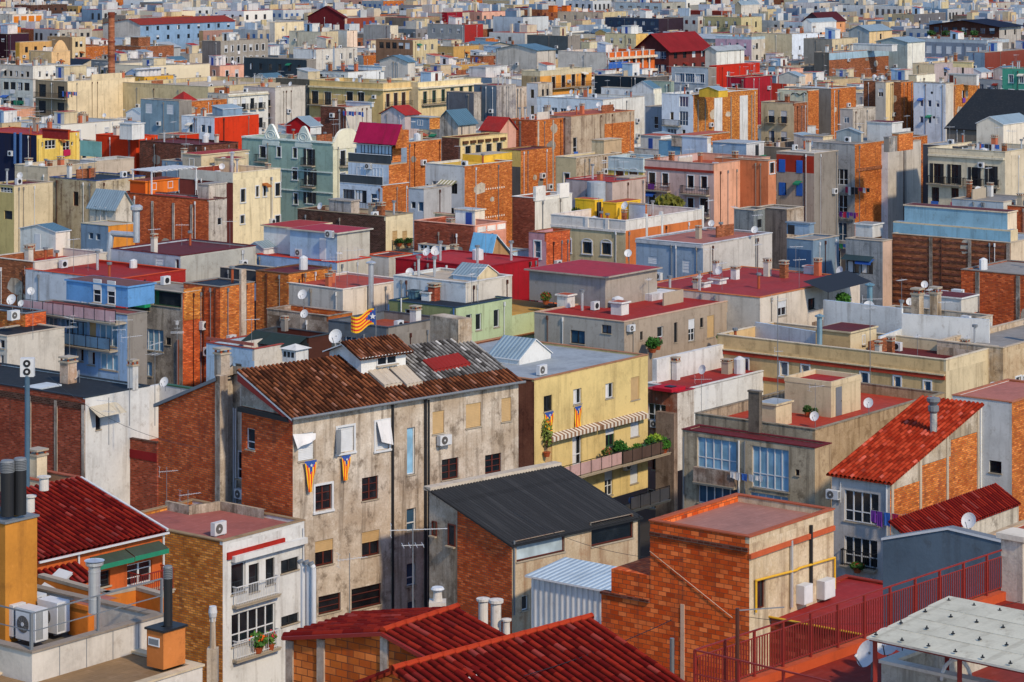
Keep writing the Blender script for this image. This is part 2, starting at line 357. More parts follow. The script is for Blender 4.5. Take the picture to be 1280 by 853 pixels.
def balcony_parts(w, d, style, fine, hm='m_dark'):
    key = (w, d, style, fine, hm)
    if key in BC: return BC[key]
    s = MB(); s.box((-w/2, -d, -.16), (w/2, 0.0, -.0), 'stone'); s.box((-w/2-.04, -d-.04, -.05), (w/2+.04, -d+.1, .012), 'stone')
    r = MB(); hh = 1.0
    if style == 'bars':
        r.box((-w/2+.03, -d+.02, hh-.05), (w/2-.03, -d+.06, hh), hm); r.box((-w/2+.03, -d+.02, .1), (w/2-.03, -d+.06, .14), hm)
        for sx in (-1, 1): r.box((sx*(w/2-.03), -d+.06, hh-.05), (sx*(w/2-.07), 0, hh), hm)
        n = max(3, int(w/(.13 if fine else .24))); tk = .011 if fine else .022
        for i in range(n+1): x = -w/2+.05+(w-.1)*i/n; r.box((x-tk, -d+.03, .0), (x+tk, -d+.05, hh-.05), hm, )
        m = max(2, int(d/(.13 if fine else .24)))
        for i in range(1, m+1):
            y = -d+.04+(d-.04)*i/(m+1)
            for sx in (-1, 1): r.box((sx*(w/2-.05)-tk, y-tk, 0), (sx*(w/2-.05)+tk, y+tk, hh-.05), hm)
    elif style == 'solid':
        for a, b in (((-w/2, -d), (w/2, -d+.12)), ((-w/2, -d+.12), (-w/2+.12, 0)), ((w/2-.12, -d+.12), (w/2, 0))): r.box((a[0], a[1], .013), (b[0], b[1], hh), hm)
    else:  # glass panels between posts
        n = max(1, round(w/1.3))
        for i in range(n):
            x0 = -w/2+.04+(w-.08)*i/n; x1 = -w/2+.04+(w-.08)*(i+1)/n; r.box((x0+.03, -d+.04, .1), (x1-.03, -d+.055, hh-.06), hm)
        for i in range(n+1): x = -w/2+.04+(w-.08)*i/n; r.box((x-.02, -d+.02, 0), (x+.02, -d+.07, hh), 'm_dark')
        r.box((-w/2+.02, -d+.02, hh), (w/2-.02, -d+.07, hh+.04), 'm_dark')
    BC[key] = (s.mesh('balcony'), r.mesh('railing')); return BC[key]

# ---------------------------------------------------------------- buildings
BL = []
def grid_wall(mb, P, L, z0, z1, holes, m, nin):
    """wall from P(s, z, depth) with real openings; reveals go inwards by .17"""
    S = sorted({0, L, *[min(max(h[0], 0), L) for h in holes], *[min(max(h[1], 0), L) for h in holes]}); Z = sorted({z0, z1, *[min(max(h[2], z0), z1) for h in holes], *[min(max(h[3], z0), z1) for h in holes]})
    for i in range(len(S)-1):
        runs = []; 
        for j in range(len(Z)-1):
            a, b = (S[i]+S[i+1])/2, (Z[j]+Z[j+1])/2
            if any(h[0] < a < h[1] and h[2] < b < h[3] for h in holes): continue
            if runs and abs(runs[-1][1]-Z[j]) < 1e-9: runs[-1][1] = Z[j+1]
            else: runs.append([Z[j], Z[j+1]])
        for a, b in runs:
            if S[i+1]-S[i] > 1e-6 and b-a > 1e-6: mb.poly([P(S[i], a, 0), P(S[i+1], a, 0), P(S[i+1], b, 0), P(S[i], b, 0)], m)
    for a, b, c, d in holes:
        for p in (((a, c), (b, c)), ((b, c), (b, d)), ((b, d), (a, d)), ((a, d), (a, c))):
            mb.poly([P(*p[0], 0), P(*p[1], 0), P(*p[1], .17), P(*p[0], .17)], m)
class B:
    def __init__(s, label, cx, yt, xl, xr, z=13, wl='white', wr=None, roof='rg', par=.7, th=38, kind='apartment_building', cat='building', la=None, lb=None, shape='flat', rh=0., rf=.5, cap=None, pm=None, zr=None,
                 corn=0, clutter=None, over=.3, fine=None, group=None, base=0, tilesheet=None, rh2=0.):
        cx, yt, xl, xr = PX(cx), PY(yt), PX(xl) if xl is not None else None, PX(xr) if xr is not None else None
        s.Y = (H-z)*F/(yt-HOR); s.X = (cx-640)/F*s.Y; s.z = z; t = radians(th); s.th = th
        s.A = (sin(t), cos(t)); s.Bd = (-cos(t), sin(t))
        s.LA = la if la is not None else s.solve(s.A, xr); s.LB = lb if lb is not None else s.solve(s.Bd, xl)
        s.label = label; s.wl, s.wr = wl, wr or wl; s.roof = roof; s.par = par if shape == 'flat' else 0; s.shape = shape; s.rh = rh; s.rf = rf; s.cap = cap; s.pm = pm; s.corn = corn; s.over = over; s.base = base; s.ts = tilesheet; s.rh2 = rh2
        s.scale = F/s.Y; s.fine = fine if fine is not None else s.scale > 14
        s.root = bpy.data.objects.new(kind, None); COL.objects.link(s.root); s.root.empty_display_size = .5
        s.root.location = (s.X, s.Y, 0); s.rz = atan2(s.A[1], s.A[0]); s.root.rotation_euler = (0, 0, s.rz)
        tag(s.root, label, cat, group); s.holes = {'L': [], 'R': []}; s.todo = []; s.huts = []; s.cl = clutter
        s.zr = z-s.par; s.skipwall = ''
        if s.LA <= 0 or s.LB <= 0 or s.LA > 80 or s.LB > 80: print('BADLEN', label, round(s.LA, 1), round(s.LB, 1)); s.LA = min(max(s.LA, 4), 40); s.LB = min(max(s.LB, 4), 40)
        BL.append(s)
    def solve(s, D, px, X0=None, Y0=None):
        k = (px-640)/F; X0 = s.X if X0 is None else X0; Y0 = s.Y if Y0 is None else Y0; return (k*Y0-X0)/(D[0]-k*D[1])
    def loc(s, w):                                  # world xy to building-local
        dx, dy = w[0]-s.X, w[1]-s.Y; return (dx*s.A[0]+dy*s.A[1], dx*s.Bd[0]+dy*s.Bd[1])
    def sz(s, face, px, py):
        D = s.A if face == 'R' else s.Bd; a = s.solve(D, px); Yd = s.Y+a*D[1]; return a, H-(py-HOR)*Yd/F
    def rect(s, face, x0, y0, x1, y1):
        x0, x1, y0, y1 = PX(x0), PX(x1), PY(y0), PY(y1); xm = (x0+x1)/2; a = s.sz(face, x0, y0)[0]; b = s.sz(face, x1, y0)[0]
        z1 = s.sz(face, xm, y0)[1]; z0 = s.sz(face, xm, y1)[1]; return min(a, b), max(a, b), z0, z1
    def w(s, face, st, x0, y0, x1, y1, hole=True): s.addwin(face, st, *s.rect(face, x0, y0, x1, y1), hole)
    def ws(s, face, st, pts, wd, hg):
        for x, y in pts: s.w(face, st, x-wd/2, y-hg/2, x+wd/2, y+hg/2)
    def wg(s, face, st, xa, ya, xb, yb, n, dys, wd, hg):
        """n windows from pixel centre (xa,ya) to (xb,yb), repeated at the row offsets dys"""
        for i in range(n):
            t = i/max(1, n-1)
            for dy in dys: s.w(face, st, xa+(xb-xa)*t-wd/2, ya+(yb-ya)*t-hg/2+dy, xa+(xb-xa)*t+wd/2, ya+(yb-ya)*t+hg/2+dy)
    def addwin(s, face, st, a, b, z0, z1, hole=True):
        w, h = q5(b-a), q5(z1-z0); c = (a+b)/2; L = s.LA if face == 'R' else s.LB
        zt = s.zr-.02 if s.shape == 'flat' else s.z-.02
        if z0+h > zt+ (3 if s.shape != 'flat' else 0): z0 = zt-h
        if c-w/2 < .05: c = w/2+.06
        if c+w/2 > L-.05: c = L-w/2-.06
        if c-w/2 < .02: return
        bal = 'p' in st; st = st.replace('p', '')
        for q in s.holes[face]:
            if not (c+w/2 < q[0] or c-w/2 > q[1] or z0+h < q[2] or z0 > q[3]): return
        s.holes[face].append((c-w/2, c+w/2, z0, z0+h)); s.todo.append((face, st, c, z0, w, h))
        if bal: s.balm(face, c, w+.5, z0, .55, 'bars')
    def auto(s, face, cols, rows, st, w=1.0, h=1.5, top=1.0, sto=3.05, m=.8, skip=()):
        L = s.LA if face == 'R' else s.LB
        if cols*(w+.25) > L-.4: cols = max(1, int((L-.4)/(w+.4)))
        zt = s.zr if s.shape == 'flat' else s.z
        for r in range(rows):
            for c in range(cols):
                if (r, c) in skip: continue
                x = m+(L-2*m)*(c+.5)/cols; z1 = zt-top-r*sto; st_ = st; q = R_.random()
                if q < .18 and 's' not in st: st_ = st+'h'
                elif q < .3: st_ = st+'c'
                elif q < .38 and 's' not in st: st_ = st+'s'
                if z1-h < .5: continue
                s.addwin(face, st_, x-w/2, x+w/2, z1-h, z1)
    def place(s, face, c, z, off=0):
        return ((c, -off, z), 0) if face == 'R' else ((-off, c, z), -pi/2)
    def balm(s, face, c, w, z, d, style, hm='m_dark'):
        bm, rm = balcony_parts(q5(w), d, style, s.fine, hm); l, r = s.place(face, c, z)
        o = link('balcony', bm, s.root, l, r); link('railing', rm, o)
    def balc(s, face, x0, x1, y, d=.9, style='bars', hm='m_dark'):
        a, b, z0, _ = s.rect(face, x0, y-1, x1, y); s.balm(face, (a+b)/2, b-a, z0, d, style, hm)
    def band(s, face, a, b, z0, z1, d, m, name='cornice'):
        mb = MB()
        if face == 'R': mb.box((a, -d, z0), (b, -.002, z1), m)
        else: mb.box((-d, a, z0), (-.002, b, z1), m)
        link(name, mb.mesh(name), s.root)
    def bandp(s, face, x0, x1, y0, y1, d, m, name='cornice'):
        a, b, z0, z1 = s.rect(face, x0, y0, x1, y1); s.band(face, a, b, z0, z1, d, m, name)
    def pipe(s, face, x, y0, y1, m='m_grey', r=.05):
        x, y0, y1 = PX(x), PY(y0), PY(y1); a, z1 = s.sz(face, x, y0); _, z0 = s.sz(face, x, y1); mb = MB()
        c = (a, -.09) if face == 'R' else (-.09, a); mb.cyl((*c, z0), (*c, z1), r, m, 8); link('drain_pipe', mb.mesh('drain_pipe'), s.root)
    def onface(s, face, x, y, off=0.):
        """world point on a face at a pixel"""
        a, z = s.sz(face, PX(x), PY(y)); l, r = s.place(face, a, z, off); v = Vector(l)
        return Vector((s.X+v.x*s.A[0]+v.y*s.Bd[0], s.Y+v.x*s.A[1]+v.y*s.Bd[1], z)), s.rz+r
    def hut(s, cx, yb, yt, xl, xr, wl=None, wr=None, roof='rg', shape='flat', rh=.5, door=None, name='rooftop_hut', z0=None, over=.12, win=None, la=None, lb=None, label=None, chim=False):
        cx, yb, yt, xl, xr = PX(cx), PY(yb), PY(yt), PX(xl), PX(xr); zr = s.zr if z0 is None else z0; p = world(cx, yb, zr)
        lx, ly = s.loc(p); h = (yb-yt)*p.y/F; la = la or s.solve(s.A, xr, p.x, p.y); lb = lb or s.solve(s.Bd, xl, p.x, p.y)
        s.hutm(lx, ly, max(la, .3), max(lb, .3), h, zr, wl or s.wl, wr or s.wr, roof, shape, rh, door, name, over, win, label)
    def hutm(s, lx, ly, la, lb, h, zr, wl, wr, roof, shape='flat', rh=.5, door=None, name='rooftop_hut', over=.12, win=None, label=None):
        mb = MB(); x1, y1 = lx+la, ly+lb; t = zr+h
        mb.poly([(lx, ly, zr), (x1, ly, zr), (x1, ly, t), (lx, ly, t)], wr); mb.poly([(lx, y1, zr), (lx, ly, zr), (lx, ly, t), (lx, y1, t)], wl)
        mb.poly([(x1, ly, zr), (x1, y1, zr), (x1, y1, t), (x1, ly, t)], wr); mb.poly([(x1, y1, zr), (lx, y1, zr), (lx, y1, t), (x1, y1, t)], wl)
        r = MB(); o = over
        if shape == 'flat':
            rt = t+.12; r.box((lx-o, ly-o, t), (x1+o, y1+o, rt), 'p:'+PAL['white'] if wr in ('white', 'offw') else wr if wr not in BRK else 'stone'); r.poly([(lx-o+.1, ly-o+.1, rt+.005), (x1+o-.1, ly-o+.1, rt+.005), (x1+o-.1, y1+o-.1, rt+.005), (lx-o+.1, y1+o-.1, rt+.005)], roof)
        elif shape == 'par':    # small parapet round a sunken roof
            r.poly([(lx, ly, t-.3), (x1, ly, t-.3), (x1, y1, t-.3), (lx, y1, t-.3)], roof)
            for a, b in (((lx-.03, ly-.03), (x1+.03, ly+.15)), ((lx-.03, y1-.15), (x1+.03, y1+.03)), ((lx-.03, ly+.15), (lx+.15, y1-.15)), ((x1-.15, ly+.15), (x1+.03, y1-.15))): r.box((*a, t-.32), (*b, t+.02), wr if wr not in BRK else 'stone')
        else:
            if shape == 'gA': c = [[(lx-o, ly-o, t), (x1+o, ly-o, t), (x1+o, ly+lb/2, t+rh), (lx-o, ly+lb/2, t+rh)], [(x1+o, y1+o, t), (lx-o, y1+o, t), (lx-o, ly+lb/2, t+rh), (x1+o, ly+lb/2, t+rh)]]; mb.poly([(lx, ly, t), (lx, y1, t), (lx, ly+lb/2, t+rh)], wl); mb.poly([(x1, ly, t), (x1, y1, t), (x1, ly+lb/2, t+rh)], wr)
            elif shape == 'gB': c = [[(lx-o, y1+o, t), (lx-o, ly-o, t), (lx+la/2, ly-o, t+rh), (lx+la/2, y1+o, t+rh)], [(x1+o, ly-o, t), (x1+o, y1+o, t), (lx+la/2, y1+o, t+rh), (lx+la/2, ly-o, t+rh)]]; mb.poly([(lx, ly, t), (x1, ly, t), (lx+la/2, ly, t+rh)], wr); mb.poly([(lx, y1, t), (x1, y1, t), (lx+la/2, y1, t+rh)], wr)
            elif shape == 'sB': c = [[(lx-o, ly-o, t), (x1+o, ly-o, t), (x1+o, y1+o, t+rh), (lx-o, y1+o, t+rh)]]; mb.poly([(lx, ly, t), (lx, y1, t), (lx, y1, t+rh)], wl); mb.poly([(x1, ly, t), (x1, y1, t), (x1, y1, t+rh)], wr); mb.poly([(lx, y1, t), (x1, y1, t), (x1, y1, t+rh), (lx, y1, t+rh)], wl)
            else: c = [[(lx-o, y1+o, t), (lx-o, ly-o, t), (x1+o, ly-o, t+rh), (x1+o, y1+o, t+rh)]]; mb.poly([(lx, ly, t), (x1, ly, t), (x1, ly, t+rh)], wr); mb.poly([(lx, y1, t), (x1, y1, t), (x1, y1, t+rh)], wr); mb.poly([(x1, ly, t), (x1, y1, t), (x1, y1, t+rh), (x1, ly, t+rh)], wr)
            for q in c:
                w_ = (Vector(q[1])-Vector(q[0])).length; l_ = (Vector(q[3])-Vector(q[0])).length; uv = [(0, 0), (w_, 0), (w_, l_), (0, l_)]
                r.poly(q, roof, uv); r.poly([(a, b, c_-.07) for a, b, c_ in q], roof, uv)
                for i in range(4): a, b = q[i], q[(i+1) % 4]; r.poly([a, b, (b[0], b[1], b[2]-.07), (a[0], a[1], a[2]-.07)], 'm_white')
        o_ = link(name, mb.mesh(name), s.root, label=label); link('roof', r.mesh('roof'), o_)
        if door:
            if len(door) == 1: door += 'w'
            face, dm = door[0], {'w': 'w_white', 'b': 'w_blue', 'r': 'w_brown', 'k': 'w_dark', 'g': 'm_grey', 'n': 'w_green'}[door[1]]; fr = float(door[2:] or .5)
            d = MB(); hh = min(2.05, h-.2)
            if face == 'R': a = lx+la*fr; d.box((a-.4, ly-.04, zr+.02), (a+.4, ly-.002, zr+hh), dm); d.box((a+.28, ly-.08, zr+1), (a+.33, ly-.04, zr+1.05), 'm_dark')
            else: a = ly+lb*fr; d.box((lx-.04, a-.4, zr+.02), (lx-.002, a+.4, zr+hh), dm); d.box((lx-.08, a+.28, zr+1), (lx-.04, a+.33, zr+1.05), 'm_dark')
            link('door', d.mesh('door'), o_)
        if win:
            face, n, ww, wh = win[:4]
            for i in range(n):
                fr = (i+.5)/n; l_, r_ = ((lx+la*fr, ly-.14, zr+min(.9, h*.3)), 0) if face == 'R' else ((lx-.14, ly+lb*fr, zr+min(.9, h*.3)), -pi/2)
                for nm, me, par in win_parts(win[4] if len(win) > 4 else 'w', q5(ww), q5(min(wh, h*.6)), s.fine):
                    link(nm, me, o_, l_, r_)
        s.huts.append((lx, ly, x1, y1, t))
        return o_
    def chimney(s, x, y, hpx, wpx=None, m='stone', style='cowl', z0=None, nm='chimney'):
        p = world(PX(x), PY(y), s.zr if z0 is None else z0); lx, ly = s.loc(p); h = hpx/TX[2]*p.y/F; w = (wpx/TX[2]*p.y/F) if wpx else .6
        s.chm(lx, ly, p.z, h, w, m, style)
    def chm(s, lx, ly, z, h, w, m='stone', style='cowl'):
        mb = MB(); c = (lx, ly, z)
        if style == 'pipe':
            mb.cyl(c, (lx, ly, z+h), w/2, m, 10); mb.lathe([(w*.5, h-.05), (w*.9, h), (w*.9, h+.08), (0, h+.25)], c, m)
        else:
            a = w/2*.85; mb.box((lx-a, ly-a, z), (lx+a, ly+a, z+h*.78), m); mb.box((lx-a*1.2, ly-a*1.2, z+h*.78), (lx+a*1.2, ly+a*1.2, z+h*.84), 'stone')
            for i in (-1, 1):
                for j in (-1, 1): mb.box((lx+i*a*.8-.05, ly+j*a*.8-.05, z+h*.84), (lx+i*a*.8+.05, ly+j*a*.8+.05, z+h*.94), 'terracotta')
            mb.box((lx-a*1.2, ly-a*1.2, z+h*.94), (lx+a*1.2, ly+a*1.2, z+h), 'stone')
        link('chimney', mb.mesh('chimney'), s.root)
    def profile(s, face):
        L = s.LA if face in 'RF' else s.LB; sh = s.shape; h = s.rh
        if sh == 'shed': h00, hA, hAB, hB = h; return {'R': [(0, h00), (L, hA)], 'L': [(0, h00), (L, hB)], 'F': [(0, hB), (L, hAB)], 'K': [(0, hA), (L, hAB)]}[face]
        if sh == 'gA': return [(0, 0), (L*s.rf, h), (L, s.rh2)] if face in 'LK' else [(0, 0), (L, 0)] if face == 'R' else [(0, s.rh2), (L, s.rh2)]
        if sh == 'gB': return [(0, 0), (L*s.rf, h), (L, s.rh2)] if face in 'RF' else [(0, 0), (L, 0)] if face == 'L' else [(0, s.rh2), (L, s.rh2)]
        return [(0, 0), (L, 0)]
    def done(s):
        mb = MB(); LA, LB = s.LA, s.LB; z0 = s.base
        for face in 'RLKF':
            L = LA if face in 'RF' else LB
            if face == 'R': P = lambda a, z, d: (a, d, z)
            elif face == 'L': P = lambda a, z, d: (d, a, z)
            elif face == 'K': P = lambda a, z, d: (LA-d, a, z)
            else: P = lambda a, z, d: (a, LB-d, z)
            pr = s.profile(face); top = s.zr if s.shape == 'flat' else s.z; zmin = top+min(p[1] for p in pr)
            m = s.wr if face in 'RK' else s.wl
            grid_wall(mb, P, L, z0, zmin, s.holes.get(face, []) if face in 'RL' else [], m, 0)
            pts = [P(a, top+h, 0) for a, h in pr]
            low = [P(pr[-1][0], zmin, 0), P(pr[0][0], zmin, 0)]
            if max(p[1] for p in pr) > min(p[1] for p in pr)+1e-6:
                if pr[-1][1]+top-zmin < 1e-6: low = low[1:]
                if pr[0][1]+top-zmin < 1e-6: low = low[:-1]
                mb.poly(pts+low, m)
        link('wall', mb.mesh('wall'), s.root)
        r = MB(); o = s.over; z = s.z
        if s.shape == 'flat':
            r.poly([(0, 0, s.zr), (LA, 0, s.zr), (LA, LB, s.zr), (0, LB, s.zr)], s.roof)
            link('roof', r.mesh('roof'), s.root)
            if s.par > 0:
                p = MB(); pm = s.pm; t = .22; cm = s.cap or 'p:b8ab98'; zt = z-.06; e = .0
                for a, b, m in (((0, 0), (LA, t), s.wr), ((0, LB-t), (LA, LB), s.wl), ((0, t), (t, LB-t), s.wl), ((LA-t, t), (LA, LB-t), s.wr)): p.box((*a, s.zr), (*b, zt), pm or m)
                for a, b in (((-.05, -.05), (LA+.05, t+.04)), ((-.05, LB-t-.04), (LA+.05, LB+.05)), ((-.05, t+.04), (t+.04, LB-t-.04)), ((LA-t-.04, t+.04), (LA+.05, LB-t-.04))): p.box((*a, zt), (*b, z), cm)
                link('parapet', p.mesh('parapet'), s.root)
            if s.corn:
                for face, L in (('R', LA), ('L', LB)): s.band(face, -.12 if face == 'L' else 0, L, s.zr-.25, s.zr-.02, .14, s.cap or 'p:b8ab98')
        else:
            h = s.rh; q = []
            if s.shape == 'shed':
                a, b, c, d = h; k = o
                def Z(x, y): u, v = x/LA, y/LB; return z+.05+(a*(1-u)*(1-v)+b*u*(1-v)+c*u*v+d*(1-u)*v)
                cs = [(-o, -o), (LA+o, -o), (LA+o, LB+o), (-o, LB+o)]
                if b-a > d-a: cs = [cs[3], cs[0], cs[1], cs[2]]
                q = [[(x, y, Z(x, y)) for x, y in cs]]
            elif s.shape == 'gA':
                f = LB*s.rf; s1 = h/f; s2 = (h-s.rh2)/(LB-f)
                q = [[(-o, -o, z-o*s1+.05), (LA+o, -o, z-o*s1+.05), (LA+o, f, z+h+.05), (-o, f, z+h+.05)], [(LA+o, LB+o, z+s.rh2-o*s2+.05), (-o, LB+o, z+s.rh2-o*s2+.05), (-o, f, z+h+.05), (LA+o, f, z+h+.05)]]
            elif s.shape == 'gB':
                f = LA*s.rf; s1 = h/f; s2 = (h-s.rh2)/(LA-f)
                q = [[(-o, LB+o, z-o*s1+.05), (-o, -o, z-o*s1+.05), (f, -o, z+h+.05), (f, LB+o, z+h+.05)], [(LA+o, -o, z+s.rh2-o*s2+.05), (LA+o, LB+o, z+s.rh2-o*s2+.05), (f, LB+o, z+h+.05), (f, -o, z+h+.05)]]
            for c in q:
                if s.ts: sheet(r, *c, s.roof, sp=s.ts[0], amp=s.ts[1], rl=s.ts[2])
                else:
                    w_ = (Vector(c[1])-Vector(c[0])).length; l_ = (Vector(c[3])-Vector(c[0])).length; uv = [(0, 0), (w_, 0), (w_, l_), (0, l_)]
                    r.poly(c, s.roof, uv)
                lo = [(a, b, c_-.1) for a, b, c_ in c]; r.poly(lo, s.roof)
                for i in range(4): a, b = c[i], c[(i+1) % 4]; r.poly([a, b, (b[0], b[1], b[2]-.1), (a[0], a[1], a[2]-.1)], s.cap or s.roof)
            ro = link('roof', r.mesh('roof'), s.root)
            if s.ts and s.shape in ('gA', 'gB'):
                c = q[0]; rd = MB(); n = max(2, int((Vector(c[2])-Vector(c[3])).length/.45))
                for i in range(n): rd.cyl(Vector(c[3]).lerp(Vector(c[2]), i/n)+Vector((0, 0, .02)), Vector(c[3]).lerp(Vector(c[2]), (i+1.1)/n)+Vector((0, 0, .05)), .13, s.roof if s.cap is None else s.cap, 8, .11)
                link('ridge', rd.mesh('ridge'), ro)
        for face, st, c, zz, w, h in s.todo:
            l, rr = s.place(face, c, zz); ob = None; kids = []
            for nm, me, par in win_parts(st, w, h, s.fine):
                x = link(nm, me, s.root, l, rr)
                if nm == 'window': ob = x
                else: kids.append(x)
            for x in kids:
                if x.name.split('.')[0] in ('pane', 'curtain', 'roller_shutter', 'shutter', 'window_surround'): x.parent = ob; x.location = (0, 0, 0); x.rotation_euler = (0, 0, 0)
# ---------------------------------------------------------------- small things that stand on or hang from the houses
PC = {}
def pc(key, fn):
    if key not in PC: PC[key] = fn()
    return PC[key]
def parts(name, meshes, loc, rz, label, cat, group=None, sc=1.):
    o = bpy.data.objects.new(name, None); COL.objects.link(o); o.empty_display_size = .2; o.location = loc; o.rotation_euler = (0, 0, rz); o.scale = (sc,)*3
    tag(o, label, cat, group)
    for nm, me in meshes: link(nm, me, o)
    return o
def ac(loc, rz, label, w=.85, h=.6, d=.32, fans=1, group=None, feet=True):
    """air conditioner; the fan looks along local -y, base at loc"""
    def mk():
        a = MB(); a.box((-w/2, 0, .06), (w/2, d, h), 's_white')
        for x in (-w*.35, w*.35): a.box((x-.05, .02, 0), (x+.05, d-.02, .06), 'm_grey')
        for i in range(6): a.box((w/2, .04+.045*i, .12), (w/2+.008, .065+.045*i, h-.06), 'm_grey')
        b = MB()
        for f in range(fans):
            hh = (h-.06)/fans; cz = .06+hh*(f+.5); r = min(hh, w*.7)*.42; cx = -w*.12
            b.cyl((cx, -.015, cz), (cx, -.001, cz), r, 'dg', 20)
            for k in (1, .66, .33): b.lathe([(0, 0)], (0, 0, 0), 'm_grey') if 0 else None
            for i in range(10):
                t = 2*pi*i/10; b.bar((cx, -.022, cz), (cx+r*cos(t), -.022, cz+r*sin(t)), .006, 'm_grey')
            b.cyl((cx, -.03, cz), (cx, -.02, cz), r*.25, 's_white', 10)
        return [('casing', a.mesh('casing')), ('fan_grille', b.mesh('fan_grille'))]
    return parts('ac_unit', pc(('ac', w, h, d, fans), mk), loc, rz, label, 'air conditioner', group)
def dish(loc, rz, label, r=.4, h=.9, group=None):
    """satellite dish on a mast; looks along local -y and up"""
    r *= .82
    def mk():
        a = MB(); n = 18; tilt = radians(28)
        def P(k, t):
            x, z, y = r*k*cos(t), r*k*sin(t)*1.08, -.16*r*2*(k*k)+.1
            y2 = y*cos(tilt)-z*sin(tilt)*-1*.0; return (x, y*cos(tilt)+z*sin(tilt), h+z*cos(tilt)-y*sin(tilt))
        K = [0, .35, .7, 1]
        for k0, k1 in zip(K, K[1:]):
            for i in range(n):
                t0, t1 = 2*pi*i/n, 2*pi*(i+1)/n; a.poly([P(k0, t0), P(k1, t0), P(k1, t1), P(k0, t1)] if k0 else [P(0, 0), P(k1, t0), P(k1, t1)], 's_white', None, True)
        b = MB(); b.bar(P(1, -pi/2), (0, -r*1.1, h-.05), .03, 'm_grey'); b.cyl((0, -r*1.15, h-.03), (0, -r*.98, h+.02), .04, 's_white', 8)
        c = MB(); c.cyl((0, .18, 0), (0, .18, h+.1), .025, 'm_grey', 8); c.bar((0, .18, h), (0, .08, h), .06, 'm_grey')
        return [('reflector', a.mesh('reflector')), ('feed_arm', b.mesh('feed_arm')), ('mast', c.mesh('mast'))]
    return parts('satellite_dish', pc(('dish', r, h), mk), loc, rz, label, 'satellite dish', group)
def antenna(loc, rz, label, h=3., L=1.1, group=None, kind=0, thick=.018):
    def mk():
        c = MB(); c.cyl((0, 0, 0), (0, 0, h), thick, 'm_grey', 6)
        b = MB(); z = h-.25; b.bar((-L*.4, 0, z), (L*.6, 0, z), thick, 's_white')
        for i in range(9):
            x = -L*.38+L*.95*i/8; q = .22-.01*i if kind == 0 else .12; b.bar((x, -q, z), (x, q, z), thick*.7, 's_white')
        for sz in (-.28, .28): b.bar((-L*.38, -.25, z+sz), (-L*.38, .25, z+sz), thick*.7, 's_white'); b.bar((-L*.38, 0, z), (-L*.38, 0, z+sz), thick*.7, 's_white')
        if kind == 2: b.bar((-.5, 0, z-.7), (.5, 0, z-.7), thick, 's_white'); [b.bar((-.45+.3*i, -.5, z-.7), (-.45+.3*i, .5, z-.7), thick*.7, 's_white') for i in range(4)]
        return [('mast', c.mesh('mast')), ('aerial', b.mesh('aerial'))]
    return parts('tv_antenna', pc(('ant', h, L, kind, thick), mk), loc, rz, label, 'antenna', group)
def blob(mb, c, r, n, m, rnd, leaf=.09):
    for _ in range(n):
        v = Vector((rnd.gauss(0, 1), rnd.gauss(0, 1), rnd.gauss(0, 1))).normalized()*(rnd.random()**.4)
        p = Vector(c)+Vector((v.x*r[0], v.y*r[1], v.z*r[2])); u = Vector((rnd.gauss(0, 1), rnd.gauss(0, 1), rnd.gauss(0, 1))).normalized(); w = u.orthogonal().normalized()
        k = leaf*rnd.uniform(.6, 1.4); mb.poly([p-u*k, p+w*k*.55, p+u*k, p-w*k*.55], m, [(0, 0)]*4)
def plant(loc, label, r=.35, h=.7, hx='2f5a24', pot='terracotta', n=160, seed=1, group=None, name='potted_plant', flowers=None):
    rd = random.Random(seed); a = MB(); blob(a, (0, 0, h*.65+.15), (r, r, h*.5), n, leafm(hx), rd, r*.28)
    if flowers: blob(a, (0, 0, h*.8+.15), (r, r, h*.4), n//5, leafm(flowers), rd, r*.2)
    p = MB(); p.lathe([(0, 0), (r*.42, 0), (r*.6, .3), (r*.66, .3), (r*.66, .34), (0, .34)], (0, 0, 0), pot, 12)
    s = MB(); [s.bar((0, 0, .2), (rd.uniform(-r, r)*.5, rd.uniform(-r, r)*.5, h*.8), .02, 'm_brown') for _ in range(4)]
    return parts(name, [('foliage', a.mesh('foliage')), ('pot', p.mesh('pot')), ('stem', s.mesh('stem'))], loc, 0, label, 'plant', group)
def laundry(b, face, x0, y0, x1, y1, cols, label, off=.45, seed=3, drop=(.45, .9)):
    """a line of washing in front of a face between two pixels"""
    rd = random.Random(seed); p, rz = b.onface(face, x0, y0, off); q, _ = b.onface(face, x1, y1, off); L = (q-p).length if face == 'R' else -(q-p).length
    o = bpy.data.objects.new('laundry_line', None); COL.objects.link(o); o.location = p if face == 'R' else q; o.rotation_euler = (0, 0, rz); L = abs(L); tag(o, label, 'laundry')
    c = MB(); c.bar((0, 0, 0), (L, 0, 0), .012, 's_white'); [c.bar((x, 0, 0), (x, off-.02, 0), .02, 'm_grey') for x in (0, L)]; link('line', c.mesh('line'), o)
    x = .05; i = 0
    while x < L-.2:
        w = rd.uniform(.3, .6); h = rd.uniform(*drop); m = MB(); n = 5; A = []
        for k in range(n+1):
            xx = x+min(w, L-x-.02)*k/n; A.append((xx, rd.uniform(-.05, .05)))
        for k in range(n):
            for r0, r1 in ((0, .5), (.5, 1)):
                (xa, ya), (xb, yb) = A[k], A[k+1]; m.poly([(xa, ya*r0, -h*r0), (xb, yb*r0, -h*r0), (xb, yb*r1, -h*r1-.02*k), (xa, ya*r1, -h*r1)], cols[i % len(cols)])
        link('garment', m.mesh('garment'), o); x += w+rd.uniform(.02, .12); i += 1
    return o
def boxl(b, name, a, c, m, label=None, parent=None):
    mb = MB(); mb.box(a, c, m); return link(name, mb.mesh(name), parent or b.root, label=label)
def roofpt(b, x, y, z=None):
    return world(PX(x), PY(y), b.zr if z is None else z)
